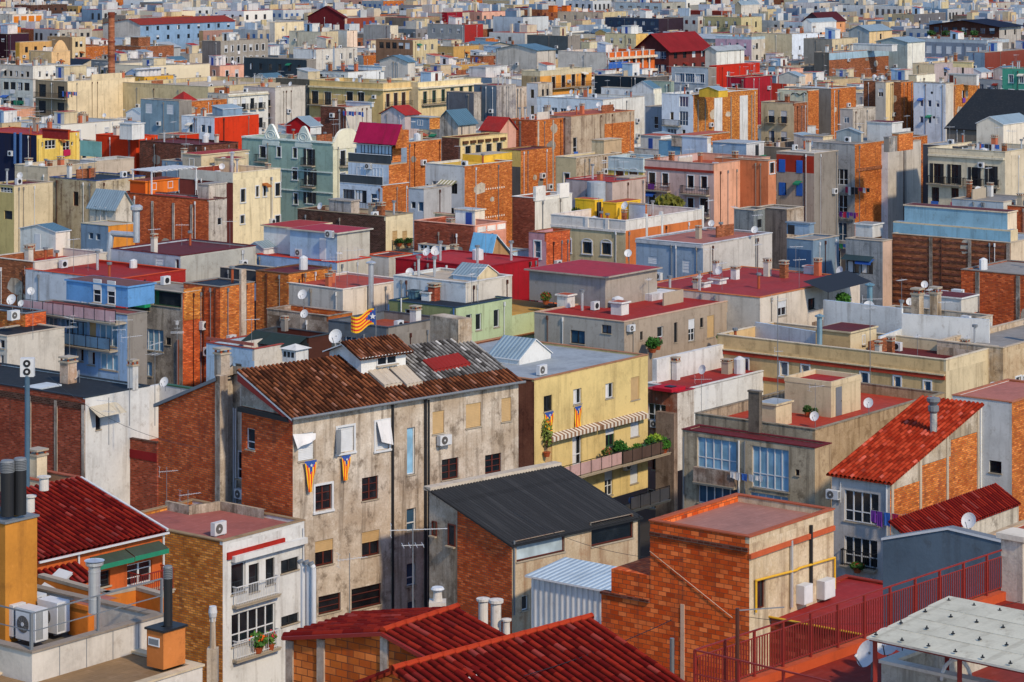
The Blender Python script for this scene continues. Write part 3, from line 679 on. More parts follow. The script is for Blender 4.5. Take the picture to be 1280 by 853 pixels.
def slopept(b, x, y, g, z0=None):
    """point of the roof plane z = b.z + g*v (v: local y) at a pixel"""
    px, py = PX(x), PY(y); kx, ky = (px-640)/F, (py-HOR)/F; z0 = b.z+.05 if z0 is None else z0
    # H-ky*Y = z0+g*((kx*Y-X0)*Bx+(Y-Y0)*By)
    Y = (H-z0+g*(b.X*b.Bd[0]+b.Y*b.Bd[1]))/(ky+g*(kx*b.Bd[0]+b.Bd[1])); w = (kx*Y, Y); l = b.loc(w); return Vector((l[0], l[1], H-ky*Y))
def railing(p, q, h, label, m='m_red', post=1.5, base=None, name='railing_fence', nbar=9, cat='railing', rails=(1,)):
    p, q = Vector(p), Vector(q); d = q-p; L = d.length; rz = atan2(d.y, d.x); o = bpy.data.objects.new(name, None); COL.objects.link(o); o.location = p; o.rotation_euler = (0, 0, rz); tag(o, label, cat)
    n = max(1, round(L/post)); dz = d.z; f = lambda x: dz*x/L
    a = MB()
    for k in rails: a.bar((0, 0, h*k), (L, 0, h*k+dz), .045 if k == 1 else .03, m)
    if nbar: a.bar((0, 0, h*.84), (L, 0, h*.84+dz), .03, m); a.bar((0, 0, .1), (L, 0, .1+dz), .03, m)
    link('rail', a.mesh('rail'), o)
    me = None
    for i in range(n+1):
        if me is None: s = MB(); s.box((-.03, -.03, 0), (.03, .03, h), m); me = s.mesh('post')
        link('post', me, o, (L*i/n, 0, f(L*i/n)))
    if nbar:
        s = MB(); w = L/n
        for k in range(1, nbar+1): x = w*k/(nbar+1); s.box((x-.013, -.013, .1), (x+.013, .013, h*.84), m)
        me = s.mesh('bar_panel')
        for i in range(n): link('bar_panel', me, o, (L*i/n, 0, f(L*(i+.5)/n)))
    return o
# ---------------------------------------------------------------- foreground
g = MB(); g.poly([(-900, 40, -8), (900, 40, -8), (900, 8000, -8), (-900, 8000, -8)], 'ground')
go = link('ground', g.mesh('ground')); go['kind'] = 'structure'; go['label'] = 'dark street level far below the roofs'
def hz(b, face, x, y): return b.sz(face, PX(x), PY(y))[1]-b.z

# -- the long grey apartment block with the brown tile roof
T(0, 0, 1280)
b = B('weathered grey apartment block with brown tiled roof and two hanging flags', 366, 520, 302, 648, z=15, th=47, wl='bG', wr='W:b0a08c,46382a,e0d8ca', shape='shed', roof='tilek', over=.25)
MAIN = b
g1 = hz(b, 'L', 302, 463.5); b.rh = (0, 0, g1, g1); gs = g1/b.LB
TK = b
T(310, 330, 640, 1043)
for st, x0, y0, x1, y1 in (('ws', 198, 668, 260, 775), ('wst', 352, 645, 418, 742), ('wst', 503, 618, 557, 732), ('wB', 628, 648, 660, 832), ('cS', 730, 580, 774, 670), ('cS', 860, 553, 922, 645), ('cS', 1002, 530, 1040, 622),
                           ('rM', 765, 770, 832, 850), ('rM', 937, 752, 1000, 825)): b.w('R', st, x0, y0, x1, y1)
T(310, 580, 640, 1031)
for st, x0, y0, x1, y1 in (('rMt', 260, 85, 328, 180), ('rM', 445, 48, 508, 140), ('wbm', 620, -60, 655, 45), ('wbm', 620, 172, 655, 262), ('wbm', 620, 385, 655, 475), ('wbm', 622, 535, 655, 590), ('rH', 261, 298, 334, 395), ('rH', 445, 260, 514, 358), ('rMn', 275, 512, 362, 580), ('rMn', 405, 478, 520, 560)): b.w('R', st, x0, y0, x1, y1)
for x, y0, y1, r in ((562, -235, 600, .075), (690, -260, 640, .085), (703, -250, 640, .05)): b.pipe('R', x, y0, y1, 'm_dark', r)
T(180, 410, 420); b.w('L', 'k', 668, 430, 738, 520); b.w('L', 'wm', 682, 672, 738, 812)
# front gable trim: attic render above a dark ledge, red bargeboard
mb = MB(); zl = b.z-.35
a0, a1 = b.LB, 0; zz = lambda v: b.z+gs*v
mb.poly([(-.02, 0, zl+.3), (-.02, b.LB, zl+.3), (-.02, b.LB, zz(b.LB)), (-.02, 0, zz(0)+.0)], 'W:8a7a6c'); link('attic_render', mb.mesh('attic_render'), b.root)
boxl(b, 'ledge', (-.3, 0, zl), (-.022, b.LB, zl+.28), 'm_dark')
mb = MB(); q = [(0, .0), (b.LB+.2, .0)]
mb.poly([(-.3, -.3, zz(-.3)-.1), (-.3, b.LB, zz(b.LB)-.1), (-.3, b.LB, zz(b.LB)-.55), (-.3, -.3, zz(-.3)-.25)], 'm_red'); mb.poly([(-.31, -.3, zz(-.3)+.02), (-.31, b.LB, zz(b.LB)+.02), (-.31, b.LB, zz(b.LB)-.1), (-.31, -.3, zz(-.3)-.1)], 's_white'); link('bargeboard', mb.mesh('bargeboard'), b.root)
# rear half of the block behind the light well
T(0, 0, 1280)
v1 = b.LB; v2 = b.sz('L', 270, 480)[0]; v3 = b.sz('L', 198, 500)[0]; zt2 = b.sz('L', 263, 472)[1]; zt3 = b.sz('L', 200, 504)[1]; LA = b.LA
mb = MB(); mb.poly([(1.2, v1, -8), (1.2, v2, -8), (1.2, v2, zt2+.6), (1.2, v1, zz(v1))], 'W:a89a88'); mb.poly([(0, v1, -8), (1.2, v1, -8), (1.2, v1, zz(v1)), (0, v1, zz(v1))], 'W:a89a88'); mb.poly([(0, v2, -8), (1.2, v2, -8), (1.2, v2, zt2+.6), (0, v2, zt2)], 'W:a89a88')
link('light_well', mb.mesh('light_well'), b.root)
mb = MB(); mb.poly([(0, v2, -8), (0, v3, -8), (0, v3, zt3), (0, v2, zt2)], 'bG'); mb.poly([(0, v3, -8), (LA, v3, -8), (LA, v3, zt3), (0, v3, zt3)], 'br'); mb.poly([(LA, v1, -8), (LA, v3, -8), (LA, v3, zt3), (LA, v1, zz(v1))], 'br')
w2 = link('rear_wing', mb.mesh('rear_wing'), b.root, label='orange brick end wall of the rear wing')
mb = MB(); q = [(-.15, v3+.3, zt3-.1), (-.15, v2-.2, zt2+.12), (LA, v2-.2, zt2+.12), (LA, v3+.3, zt3-.1)]; mb.poly(q, 'tilek'); mb.poly([(x, y, z-.2) for x, y, z in q], 'm_grey'); mb.poly([q[0], q[1], (q[1][0], q[1][1], q[1][2]-.2), (q[0][0], q[0][1], q[0][2]-.2)], 'm_grey')
mb.poly([(1.0, v1, zz(v1)), (1.0, v2-.2, zt2+.12), (LA, v2-.2, zt2+.12), (LA, v1, zz(v1))], 'tilek'); link('roof', mb.mesh('roof'), w2)
boxl(b, 'brick_pier', (-.06, v2-.45, -8), (.5, v2+.02, zt2+.2), 'W:9a8a7a', parent=w2)
b.chm(.5, v2+.1, zt2+.1, 1.6, .75, 'W:9a8a7a')
for nm, me, _ in win_parts('wm', 1.5, 1.6, True): link(nm, me, b.root, (1.03, (v1+v2)/2-.1, b.z-4.6), -pi/2); link(nm, me, b.root, (1.03, (v1+v2)/2-.1, b.z-7.6), -pi/2)
boxl(b, 'white_render', (1.1, v1+.1, b.z-2.6), (1.19, v2-.8, b.z+.6), 'offw')
# roof: brown left, grey right, red sheet, roof lights, dormer
T(310, 330, 640, 1043)
uG = slopept(b, 600, 400, gs)[0]
def rs(u0, u1, w0, w1, m, d=.0):
    r = MB(); sheet(r, (u0, w0, zz(w0)+d), (u1, w0, zz(w0)+d), (u1, w1, zz(w1)+d), (u0, w1, zz(w1)+d), m, sp=.3, amp=.1, rl=.45); return r
old_done = b.done
def main_done(s=b):
    sv = s.rh
    B.done(s)
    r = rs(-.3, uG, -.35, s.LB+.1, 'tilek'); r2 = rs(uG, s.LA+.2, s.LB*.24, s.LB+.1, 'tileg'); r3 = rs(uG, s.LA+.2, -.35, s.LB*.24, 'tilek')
    for ch in list(s.root.children):
        if ch.name.startswith('roof') and ch.location.length < .01 and ch.data.materials and ch.data.materials[0] == mat('tilek') and len(ch.data.polygons) < 12: bpy.data.objects.remove(ch); break
    ro = link('roof', r.mesh('roof'), s.root, label='brown tiled part of the roof'); link('grey_tiled_area', r2.mesh('grey_tiled_area'), ro); link('brown_eave_strip', r3.mesh('brown_eave_strip'), ro)
b.done = main_done
def roofquad(pts, m, nm, lift=.16, sp=.3, label=None):
    P = [slopept(b, x, y, gs) for x, y in pts]; r = MB(); sheet(r, *[p+Vector((0, 0, lift)) for p in P], m, sp=sp, amp=.03, rows=1)
    for i in range(4): a, c = P[i], P[(i+1) % 4]; r.poly([a+Vector((0, 0, lift)), c+Vector((0, 0, lift)), c, a], m)
    return link(nm, r.mesh(nm), b.root, label=label)
roofquad([(735, 430), (880, 402), (832, 362), (690, 390)], 'p:8c2a28', 'repair_sheet', label='red corrugated sheet let into the tiles')
roofquad([(540, 490), (610, 478), (545, 418), (475, 432)], 'p:b8ad9c', 'roof_panel'); roofquad([(628, 488), (690, 474), (625, 410), (556, 418)], 'p:b8ad9c', 'roof_panel')
p = slopept(b, 447, 436, gs); 
b.hutm(p.x, p.y, 3.4, b.LB-p.y+.9, 1.0, p.z-.0, 'white', 'white', 'tilek', 'gA', .62, None, 'dormer', .3, None)
r = MB(); L_ = b.LB-p.y+.9
zt = p.z+1.0; sheet(r, (p.x-.35, p.y-.35, zt-.1), (p.x+3.8, p.y-.35, zt-.1), (p.x+3.8, p.y+L_/2, zt+.74), (p.x-.35, p.y+L_/2, zt+.74), 'tilek', sp=.24, amp=.08); link('dormer_tiles', r.mesh('dormer_tiles'), b.root)
for nm, me, _ in win_parts('w', 1.5, .5, True): link(nm, me, b.root, (p.x+1.9, p.y-.16, p.z+.35), 0)
mb = MB(); mb.box((b.LA-1.0, b.LB-.4, b.z+gs*b.LB-1), (b.LA+.1, b.LB+2.2, b.z+gs*b.LB+1.3), 'W:a08c74'); link('end_wall_stub', mb.mesh('end_wall_stub'), b.root)
# gutters
mb = MB(); mb.cyl((-.3, -.38, b.z-.1), (b.LA+.2, -.38, b.z-.1), .08, 'm_grey', 8); link('gutter', mb.mesh('gutter'), b.root)
# sheets hung over the shuttered windows, flags, air conditioners
T(310, 330, 640, 1043)
def drape(pts, label, cols=('cloth_w',), cat='cloth', name='hanging_sheet'):
    o = None; mb = MB(); P = []
    for x, y, f in pts: v, rz = b.onface('R', x, y, f); P.append(v)
    n = 8
    for i in range(n):
        for j in range(n):
            def Q(s_, t_):
                v = P[0].lerp(P[1], s_).lerp(P[3].lerp(P[2], s_), t_); w = .07*sin(9*s_+2*t_)*t_; return v+Vector((.7*w, -.7*w, 0))-P[0]
            mb.poly([Q(i/n, j/n), Q((i+1)/n, j/n), Q((i+1)/n, (j+1)/n), Q(i/n, (j+1)/n)], cols[0], [(i/n, j/n)]*4, True)
    o = link(name, mb.mesh(name)); o.location = P[0]; tag(o, label, cat)
drape([(172, 672, .12), (262, 668, .12), (255, 690, .35), (180, 728, .3)], 'white sheet bunched over the leftmost shuttered window of the grey block')
drape([(345, 655, .1), (362, 653, .12), (355, 745, .35), (333, 757, .3)], 'narrow dark cloth hanging beside the middle shuttered window of the grey block', ('m_grey',))
drape([(505, 622, .12), (555, 612, .12), (560, 712, .4), (512, 700, .3)], 'pale sheet covering the third shuttered window of the grey block')
def estelada(b, face, x, y, w, h, label, off=.25, taper=.35, free=None, name='flag'):
    """hanging flag: blue triangle with a white star at the top, yellow and red stripes"""
    if free is None: p, rz = b.onface(face, x, y, off)
    else: p, rz = free
    o = bpy.data.objects.new(name, None); COL.objects.link(o); o.location = p; o.rotation_euler = (0, 0, rz); tag(o, label, 'flag')
    n = 9; N_ = 14
    def Q(s_, t_): x_ = (s_-.5)*w*(1-taper*t_)+.04*sin(5*t_); return (x_, .05*sin(11*s_+5*t_)*(.3+t_), -h*t_)
    yl, rd, bl = flatm('flag_yellow', 'f0b81c'), flatm('flag_red', 'd03020'), flatm('flag_blue', '2a4f9c')
    ms = [MB(), MB(), MB()]
    for i in range(n):
        for j in range(N_):
            t0, t1 = j/N_, (j+1)/N_; sm = (i+.5)/n; tm = (t0+t1)/2; blue = tm < .42*(1-abs(sm-.5)*2)
            ms[2 if blue else i % 2].poly([Q(i/n, t0), Q((i+1)/n, t0), Q((i+1)/n, t1), Q(i/n, t1)], bl if blue else (yl if i % 2 == 0 else rd), [(0, 0)]*4)
    a = MB()
    for k, m in zip(ms, ('yellow', 'red', 'blue')):
        off_ = len(a.v); a.v += k.v; a.f += [tuple(q+off_ for q in f) for f in k.f]; a.uv += k.uv; a.sm += k.sm
        mi = a.idx({'yellow': yl, 'red': rd, 'blue': bl}[m]); a.mi += [mi]*len(k.f)
    link('cloth', a.mesh('cloth'), o)
    s = MB(); c = Q(.5, .15); R = min(w, h)*.14; P5 = []
    for i in range(10): t = pi/2+pi*i/5; rr = R if i % 2 == 0 else R*.42; P5.append((c[0]+rr*cos(t), c[1]-.06, c[2]+rr*sin(t)))
    for i in range(10): s.poly([(c[0], c[1]-.06, c[2]), P5[i], P5[(i+1) % 10]], 's_white')
    link('star', s.mesh('star'), o)
    return o
estelada(b, 'R', 236, 775, .85, 1.75, 'red and yellow striped flag with blue star triangle hanging furthest left on the grey block', taper=.7)
estelada(b, 'R', 376, 755, .65, 1.4, 'narrower striped flag with blue star triangle under the middle shuttered window', taper=.5)
p, rz = b.onface('R', 764, 716, .42); ac(p, rz, 'white air conditioner on the grey facade under the beige shutter', w=.9, h=.62)
T(180, 410, 420); v = Vector((.7, (v1+v2)/2, b.z-5.7)); w_ = Vector((b.X+v.x*b.A[0]+v.y*b.Bd[0], b.Y+v.x*b.A[1]+v.y*b.Bd[1], v.z)); ac(w_, b.rz-pi/2, 'air conditioner below the window in the light well beside the brick gable')
T(310, 330, 640, 1043)
wp = lambda l: Vector((b.X+l[0]*b.A[0]+l[1]*b.Bd[0], b.Y+l[0]*b.A[1]+l[1]*b.Bd[1], l[2]))
dish(wp((p.x if 0 else slopept(b, 405, 390, gs).x, b.LB+.6, b.z+gs*b.LB-.2)), radians(-20), 'white dish beside the tiled dormer of the grey block', r=.5, h=1.3)
T(0, 0, 1280)
dish(wp((1.2, v2+.4, zt2+.1)), radians(-35), 'white dish on the ridge end next to the brick gable chimney', r=.42, h=.7)
# big flag on its pole behind the dormer
pp = wp(slopept(b, 474, 442, gs)+Vector((0, .3, 0))); fo = bpy.data.objects.new('flag_on_pole', None); COL.objects.link(fo); fo.location = pp; fo.rotation_euler = (0, 0, 0); tag(fo, 'striped flag with blue star triangle flying from a pole behind the dormer', 'flag')
hp = (pp.y/F)*(442-385); k = MB(); k.cyl((0, 0, -1.5), (0, 0, hp), .025, 'm_grey', 6); link('pole', k.mesh('pole'), fo)
n = 12; N_ = 9; yl, rd, bl = flatm('flag_yellow', 'f0b81c'), flatm('flag_red', 'd03020'), flatm('flag_blue', '2a4f9c'); mb = MB(); fw = pp.y/F*31; fh = pp.y/F*20
def Qf(s_, t_): return (-fw*s_, .35*sin(6*s_)*s_, hp-.1-fh*t_-fh*.5*s_+.12*sin(7*s_))
for i in range(n):
    for j in range(N_):
        s0, s1, t0, t1 = i/n, (i+1)/n, j/N_, (j+1)/N_; tm = (t0+t1)/2; sm = (s0+s1)/2; blue = sm < .42*(1-abs(tm-.5)*2)
        mb.poly([Qf(s0, t0), Qf(s1, t0), Qf(s1, t1), Qf(s0, t1)], bl if blue else (yl if j % 2 == 0 else rd), [(0, 0)]*4)
link('cloth', mb.mesh('cloth'), fo); s_ = MB(); c = Qf(.13, .5)
for i in range(10):
    P5 = [(c[0]+(.2 if q % 2 == 0 else .085)*cos(pi/2+pi*q/5), c[1]-.06, c[2]+(.2 if q % 2 == 0 else .085)*sin(pi/2+pi*q/5)) for q in (i, i+1)]; s_.poly([(c[0], c[1]-.06, c[2]), *P5], 's_white')
link('star', s_.mesh('star'), fo)

# -- dark roofed workshop
b = B('low workshop with black corrugated roof and patched beige front', 640, 681, 537, 798, z=9, th=47, wl='bG', wr='W:b3a084,8a6a50,cdbda4', shape='shed', roof='f:2a2c2e', kind='workshop', cat='workshop', over=.2, tilesheet=(.22, .03, 99), cap='m_dark')
h = hz(b, 'L', 540, 612); b.rh = (0, 0, h, h)
T(630, 580, 960, 1031); b.w('R', 'rLn', 50, 285, 236, 362); b.w('R', 'rn', 340, 215, 506, 305); b.w('R', 'w', 70, 512, 95, 572); b.pipe('R', 36, 300, 590); b.pipe('R', 524, 200, 400, 'm_dark')
T(0, 0, 1280); vs_ = b.sz('L', 572, 700)[0]
mb = MB(); mb.poly([(-.02, vs_, -8), (-.02, b.LB, -8), (-.02, b.LB, b.z+h), (-.02, vs_, b.z+h*vs_/b.LB)], 'W:9a8c78'); link('rendered_bay', mb.mesh('rendered_bay'), b.root)
mb = MB(); mb.box((-.2, b.LB-.3, b.z+h*.96), (b.LA+.2, b.LB+.3, b.z+h+.14), 'p:c0b6a6'); link('flashing', mb.mesh('flashing'), b.root)
WS = b
T(310, 580, 640, 1031)
for x0, y0, x1, y1 in ((722, 222, 740, 280), (785, 232, 812, 320)):
    a, c, z0, z1 = b.rect('L', x0, y0, x1, y1)
    for nm, me, _ in win_parts('r', q5(c-a), q5(z1-z0), True): link(nm, me, b.root, (-.2, (a+c)/2, z0), -pi/2)

# -- white corrugated shed
T(630, 580, 960, 1031)
b = B('white corrugated metal shed with pale blue lean-to roof', 415, 495, 107, None, z=8.2, th=38, wl='t:e4e8ea', wr='t:e4e8ea', shape='shed', roof='t:c8dae2', kind='metal_shed', cat='shed', la=3.0, over=.25, cap='m_white')
b.rh = (0, .25, .25, 0)

# -- big red brick house with pinkish roof terrace
T(630, 580, 960, 1031)
b = B('tall red brick house with flat pinkish roof and beige pipe wall', 958, 283, 570, None, z=14.8, wl='bB', wr='W:c4b090,7a6450,e0d4bc', roof='f:a8786a', par=.35, cap='p:a8583c', th=38, kind='brick_house', cat='house', la=11)
BRH = b
T(930, 640, 1280)
b.LA = b.solve(b.A, PX(410))
for st, x0, y0, x1, y1 in (('rd', 55, 308, 98, 445),): b.w('R', st, x0, y0, x1, y1)
b.pipe('R', 210, 130, 435, 'm_steel', .08); b.pipe('R', 300, 60, 400, 'm_dark', .08)
def ypipe(b, face, pts, m, r, nm='gas_pipe', off=.12):
    mb = MB(); P = []
    for x, y in pts:
        a, z = b.sz(face, PX(x), PY(y)); P.append((a, -off, z) if face == 'R' else (-off, a, z))
    for p, q in zip(P, P[1:]): mb.cyl(p, q, r, m, 8)
    for p in P[1:-1]: mb.lathe([(0, -r), (r, -r*.5), (r, r*.5), (0, r)], p, m, 8)
    return link(nm, mb.mesh(nm), b.root)
ypipe(b, 'R', [(45, 458), (45, 312), (230, 265), (245, 255), (405, 208), (405, 350)], 'm_yellow', .055)
for i, (x, y, w_) in enumerate(((257, 412, .75), (355, 388, .95))):
    p, rz = b.onface('R', x, y, .45); mb = MB(); mb.box((-w_/2, 0, 0), (w_/2, .44, .85), 's_white'); mb.box((-w_/2+.05, -.012, .05), (w_/2-.05, 0, .8), 'w_white')
    o = link('meter_box', mb.mesh('meter_box')); o.location = p; o.rotation_euler = (0, 0, rz); tag(o, ('smaller' if i == 0 else 'larger')+' white meter box on the beige pipe wall above the red terrace', 'meter box')
b.bandp('R', 22, 408, 128, 150, .12, 'p:b85a38', 'tile_band')
T(630, 580, 960, 1031); b.bandp('L', 572, 955, 296, 312, .1, 'bd')
# lower stepped walls to the left
a = b.LB; c = b.sz('L', PX(418), PY(470))[0]; e = b.sz('L', PX(380), PY(560))[0]; zA = b.sz('L', PX(500), PY(425))[1]; zB = b.sz('L', PX(480), PY(525))[1]
mb = MB(); mb.box((.02, a, -8), (5, c, zA), 'bB'); mb.box((.0, a, -8), (.25, e, zB), 'bB'); mb.box((0.26, c, -8), (5, e, zB-.5), 'bB'); mb.box((-.12, a, zB), (.3, e, zB+.12), 'bd'); link('stepped_wall', mb.mesh('stepped_wall'), b.root)
mb = MB(); mb.box((-.04, 0, 0), (.0, .2, 6), 'p:c8a890'); o = link('mortar_strip', mb.mesh('mortar_strip'), b.root, (-.0, b.sz('L', PX(705), PY(700))[0], b.z-9.6))
ypipe(b, 'L', [(572, 340), (895, 600)], 'p:c8a890', .02, 'cable', .06)

# -- terrace house below, in front of the pipe wall
T(930, 640, 1280)
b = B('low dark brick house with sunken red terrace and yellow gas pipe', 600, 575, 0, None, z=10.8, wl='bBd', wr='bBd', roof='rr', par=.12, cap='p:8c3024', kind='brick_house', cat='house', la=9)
TB = b
ypipe(b, 'L', [(45, 462), (300, 512), (596, 568)], 'm_yellow', .05)

# -- foreground red terrace with the long railing
T(930, 640, 1280)
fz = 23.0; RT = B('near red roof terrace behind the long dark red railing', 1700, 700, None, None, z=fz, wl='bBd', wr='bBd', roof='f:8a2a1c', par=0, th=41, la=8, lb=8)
p0 = world(PX(-225), PY(895), fz); p1 = world(PX(1214), PY(388), fz)
# put the roof plate under the railing line
RT.X, RT.Y = p0.x-2*.656+.1, p0.y-2*.755; RT.th = 41; d = (p1-p0); t = atan2(d.x, d.y); RT.A = (sin(t), cos(t)); RT.Bd = (-cos(t), sin(t)); RT.rz = atan2(RT.A[1], RT.A[0]); RT.root.rotation_euler = (0, 0, RT.rz)
o = -p0.normalized(); RT.X = p0.x-RT.A[0]*3-RT.Bd[0]*9; RT.Y = p0.y-RT.A[1]*3-RT.Bd[1]*9; RT.root.location = (RT.X, RT.Y, 0); RT.LA = d.length+6; RT.LB = 9.25; RT.zr = fz
railing(p0+Vector((0, 0, .25)), p1+Vector((0, 0, .25)), 1.15, 'long dark red metal railing running up across the lower right roofs', 'm_red', post=1.22, nbar=10)
boxl(RT, 'kerb', (0, 8.85, fz+.005), (RT.LA, 9.25, fz+.25), 'p:b8502c')
# railing return and pole at the left end
pz = p0+Vector((0, 0, .25)); railing(pz, pz+Vector((RT.Bd[0]*-4, RT.Bd[1]*-4, 0)), 1.15, 'short return of the dark red railing at its lower left end', 'm_red', post=1.3, nbar=0, rails=(1, .5))
k = MB(); k.cyl((0, 0, -2.), (0, 0, 2.2), .05, 'm_brown', 8); k.bar((0, 0, 2.15), (1.2, .5, 2.1), .03, 'm_grey'); o = link('clothes_post', k.mesh('clothes_post')); o.location = world(PX(-30), PY(870), fz)+Vector((0, 0, .1)); tag(o, 'rusty clothes post standing at the lower left part of the red railing', 'post')
k = MB(); k.cyl((0, 0, -3.), (0, 0, 0), .07, 'm_grey', 8); o = link('vent_pole', k.mesh('vent_pole')); o.location = world(840, 802, 20)+Vector((0, 0, .1)); tag(o, 'short grey pole against the red brick wall above the tiled roof', 'post')
# stone pier at the far end
k = MB(); k.box((-.35, -.35, -1), (.35, .35, 1.75), 'W:c8c0b0'); k.box((-.45, -.45, 1.75), (.45, .45, 1.9), 'p:d8d0c0'); o = link('gate_pier', k.mesh('gate_pier')); o.location = world(PX(1238), PY(400), fz)+Vector((0.1, 0, 0)); o.rotation_euler = (0, 0, RT.rz); tag(o, 'pale capped pier where the dark red railing ends', 'pier')

# -- pergola with bolted pale panels
T(930, 640, 1280)
zp = 25.2; P = [world(PX(x), PY(y), zp) for x, y in ((560, 572), (930, 398), (1440, 470), (1260, 725))]
P = [world(PX(560), PY(572), zp), world(PX(930), PY(398), zp)]; e = Vector((-RT.Bd[0], -RT.Bd[1], 0)); q = world(PX(1215), PY(712), zp); dn = (q-P[0])
pg = bpy.data.objects.new('roof_canopy', None); COL.objects.link(pg); pg.location = P[0]; tag(pg, 'pale corrugated canopy bolted on red posts at the lower right corner', 'canopy')
u_ = P[1]-P[0]; dn = dn*1.25
mb = MB(); nR = 4
for i in range(nR):
    a0, a1 = i/nR, (i+1)/nR
    q4 = [dn*0+u_*a0, u_*a1, dn+u_*a1, dn+u_*a0]
    q4 = [Vector(v)+Vector((0, 0, .02*i)) for v in (u_*a0, u_*a0+dn, u_*(a1+.02)+dn, u_*(a1+.02))]
    mb.poly(q4, 'p:c0bfae', [(0, 0), (8, 0), (8, 2), (0, 2)]); mb.poly([v-Vector((0, 0, .05)) for v in q4], 'p:c2bfb4')
    mb.poly([q4[0], q4[1], q4[1]-Vector((0, 0, .05)), q4[0]-Vector((0, 0, .05))], 'p:c2bfb4')
link('canopy_sheet', mb.mesh('canopy_sheet'), pg); bm_ = MB(); bm_.cyl((0, 0, .01), (0, 0, .07), .018, 'm_dark', 6); bm_.cyl((0, 0, .0), (0, 0, .02), .05, 'm_dark', 6); bme = bm_.mesh('bolt')
for i in range(4):
    for j in range(7): v = u_*(i*.3+.03)+dn*(.04+j*.15); link('bolt', bme, pg, v+Vector((0, 0, .05)))
for f0, f1 in ((.06, .02), (.06, .5), (.06, .96), (.95, .02), (.95, .96)): k = MB(); k.box((-.05, -.05, -2.6), (.05, .05, -.06), 'm_red'); link('post', k.mesh('post'), pg, u_*f0+dn*f1)
for f in (.04, .94): k = MB(); k.bar(u_*f+Vector((0, 0, -.1)), u_*f+dn+Vector((0, 0, -.1)), .07, 'm_red'); link('beam', k.mesh('beam'), pg)
# wall under it
k = MB(); a = world(PX(628), PY(690), 24.); cD = dn.normalized(); k.box((0, 0, -2.5), (9, .22, 0), 'W:a8a698'); k.box((0, .22, -2.5), (.22, 5, 0), 'W:a8a698'); k.box((-.05, -.05, 0), (9, .27, .08), 'p:c8c4b8'); k.box((-.05, .27, 0), (.27, 5, .08), 'p:c8c4b8')
o = link('terrace_wall', k.mesh('terrace_wall')); o.location = a; o.rotation_euler = (0, 0, atan2(cD.y, cD.x)); tag(o, 'pale grey terrace wall under the bolted canopy', 'wall')
k = MB()
for i in range(10): t0, t1 = pi*i/10, pi*(i+1)/10; k.cyl((.35*cos(t0), 0, .5*sin(t0)), (.35*cos(t1), 0, .5*sin(t1)), .045, 's_white', 8)
o = link('vent_hoop', k.mesh('vent_hoop')); o.location = world(PX(970), PY(770), 23.9); tag(o, 'white curved pipe hoop on the terrace wall under the canopy', 'pipe')
dish(world(PX(560), PY(775), 23.05), radians(-55), 'large grey dish on an arm beside the red terrace and canopy', r=.4, h=.7)
dish(world(PX(650), PY(735), 23.05), radians(-20), 'second dish half hidden behind the large dish at the canopy corner', r=.4, h=.8)
dish(world(PX(725), PY(720), 23.05), radians(-10), 'rightmost dish of the three beneath the canopy edge', r=.4, h=.8)

# -- grey metal wall building on the right
T(950, 580, 1280, 1031)
b = B('blue grey ribbed metal screen wall behind the end of the red railing', 985, 312, 480, None, z=17.5, wl='p:5a6a78', wr='p:5a6a78', roof='m_grey', shape='gA', rh=.6, rf=.5, th=38, la=.35, kind='metal_screen_wall', cat='wall', cap='m_white', over=.05)
v, z_ = b.sz('L', PX(735), PY(252)); b.rf = v/b.LB; b.rh = z_-b.z; v, z_ = b.sz('L', PX(482), PY(293)); b.rh2 = z_-b.z
b = B('terracotta floored terrace behind the blue grey metal screen wall', 1180, 330, 870, None, z=13, wl='W:b8b0a0', roof='rt', par=.15, th=38, la=8, kind='terrace_block', cap='p:b8a080')
dish(roofpt(b, 815, 262), radians(-30), 'round dish above the blue grey metal screen wall', r=.45, h=.5)

# -- house with the big red pantile roof
b = B('grey rendered house with steep red pantile roof and orange brick side', 508, 72, 280, None, z=8.5, wl='p:b9b7b4', wr='bo', roof='tileo', shape='shed', th=38, kind='tiled_house', cat='house', la=14, over=.25, tilesheet=(.3, .09, .42))
T(950, 330, 1280, 1043); b.LA = b.solve(b.A, PX(865)); h = b.sz('R', PX(862), PY(562))[1]-b.z; b.rh = (0, h, h, 0); PT = b
T(950, 580, 1280, 1031)
for st, x0, y0, x1, y1 in (('wm', 330, 108, 462, 232), ('wm', 330, 288, 458, 400), ('wn', 325, 465, 440, 520)): b.w('L', st, x0, y0, x1, y1)
b.pipe('L', 497, 70, 430, 's_white', .06); b.pipe('L', 318, 70, 150, 's_white', .03)
laundry(b, 'L', 322, 158, 445, 175, ('cloth_p', 'cloth_p', 'cloth_b', 'cloth_r', 'cloth_p', 'w_dark'), 'purple and pink washing outside the upper window of the grey rendered house')
p, rz = b.onface('L', 293, 138, .4); ac(p, rz, 'air conditioner at the corner of the grey rendered house with purple washing')
b.balc('L', 325, 458, 402, .4, 'bars'); b.balc('L', 445, 495, 510, .9, 'bars', 's_white')
p, rz = b.onface('L', 395, 420, .45)
plant(p, 'red and green flower box under the lower window of the grey rendered house', .45, .4, '3a5a24', n=200, seed=4, flowers='b02828', name='flower_box')
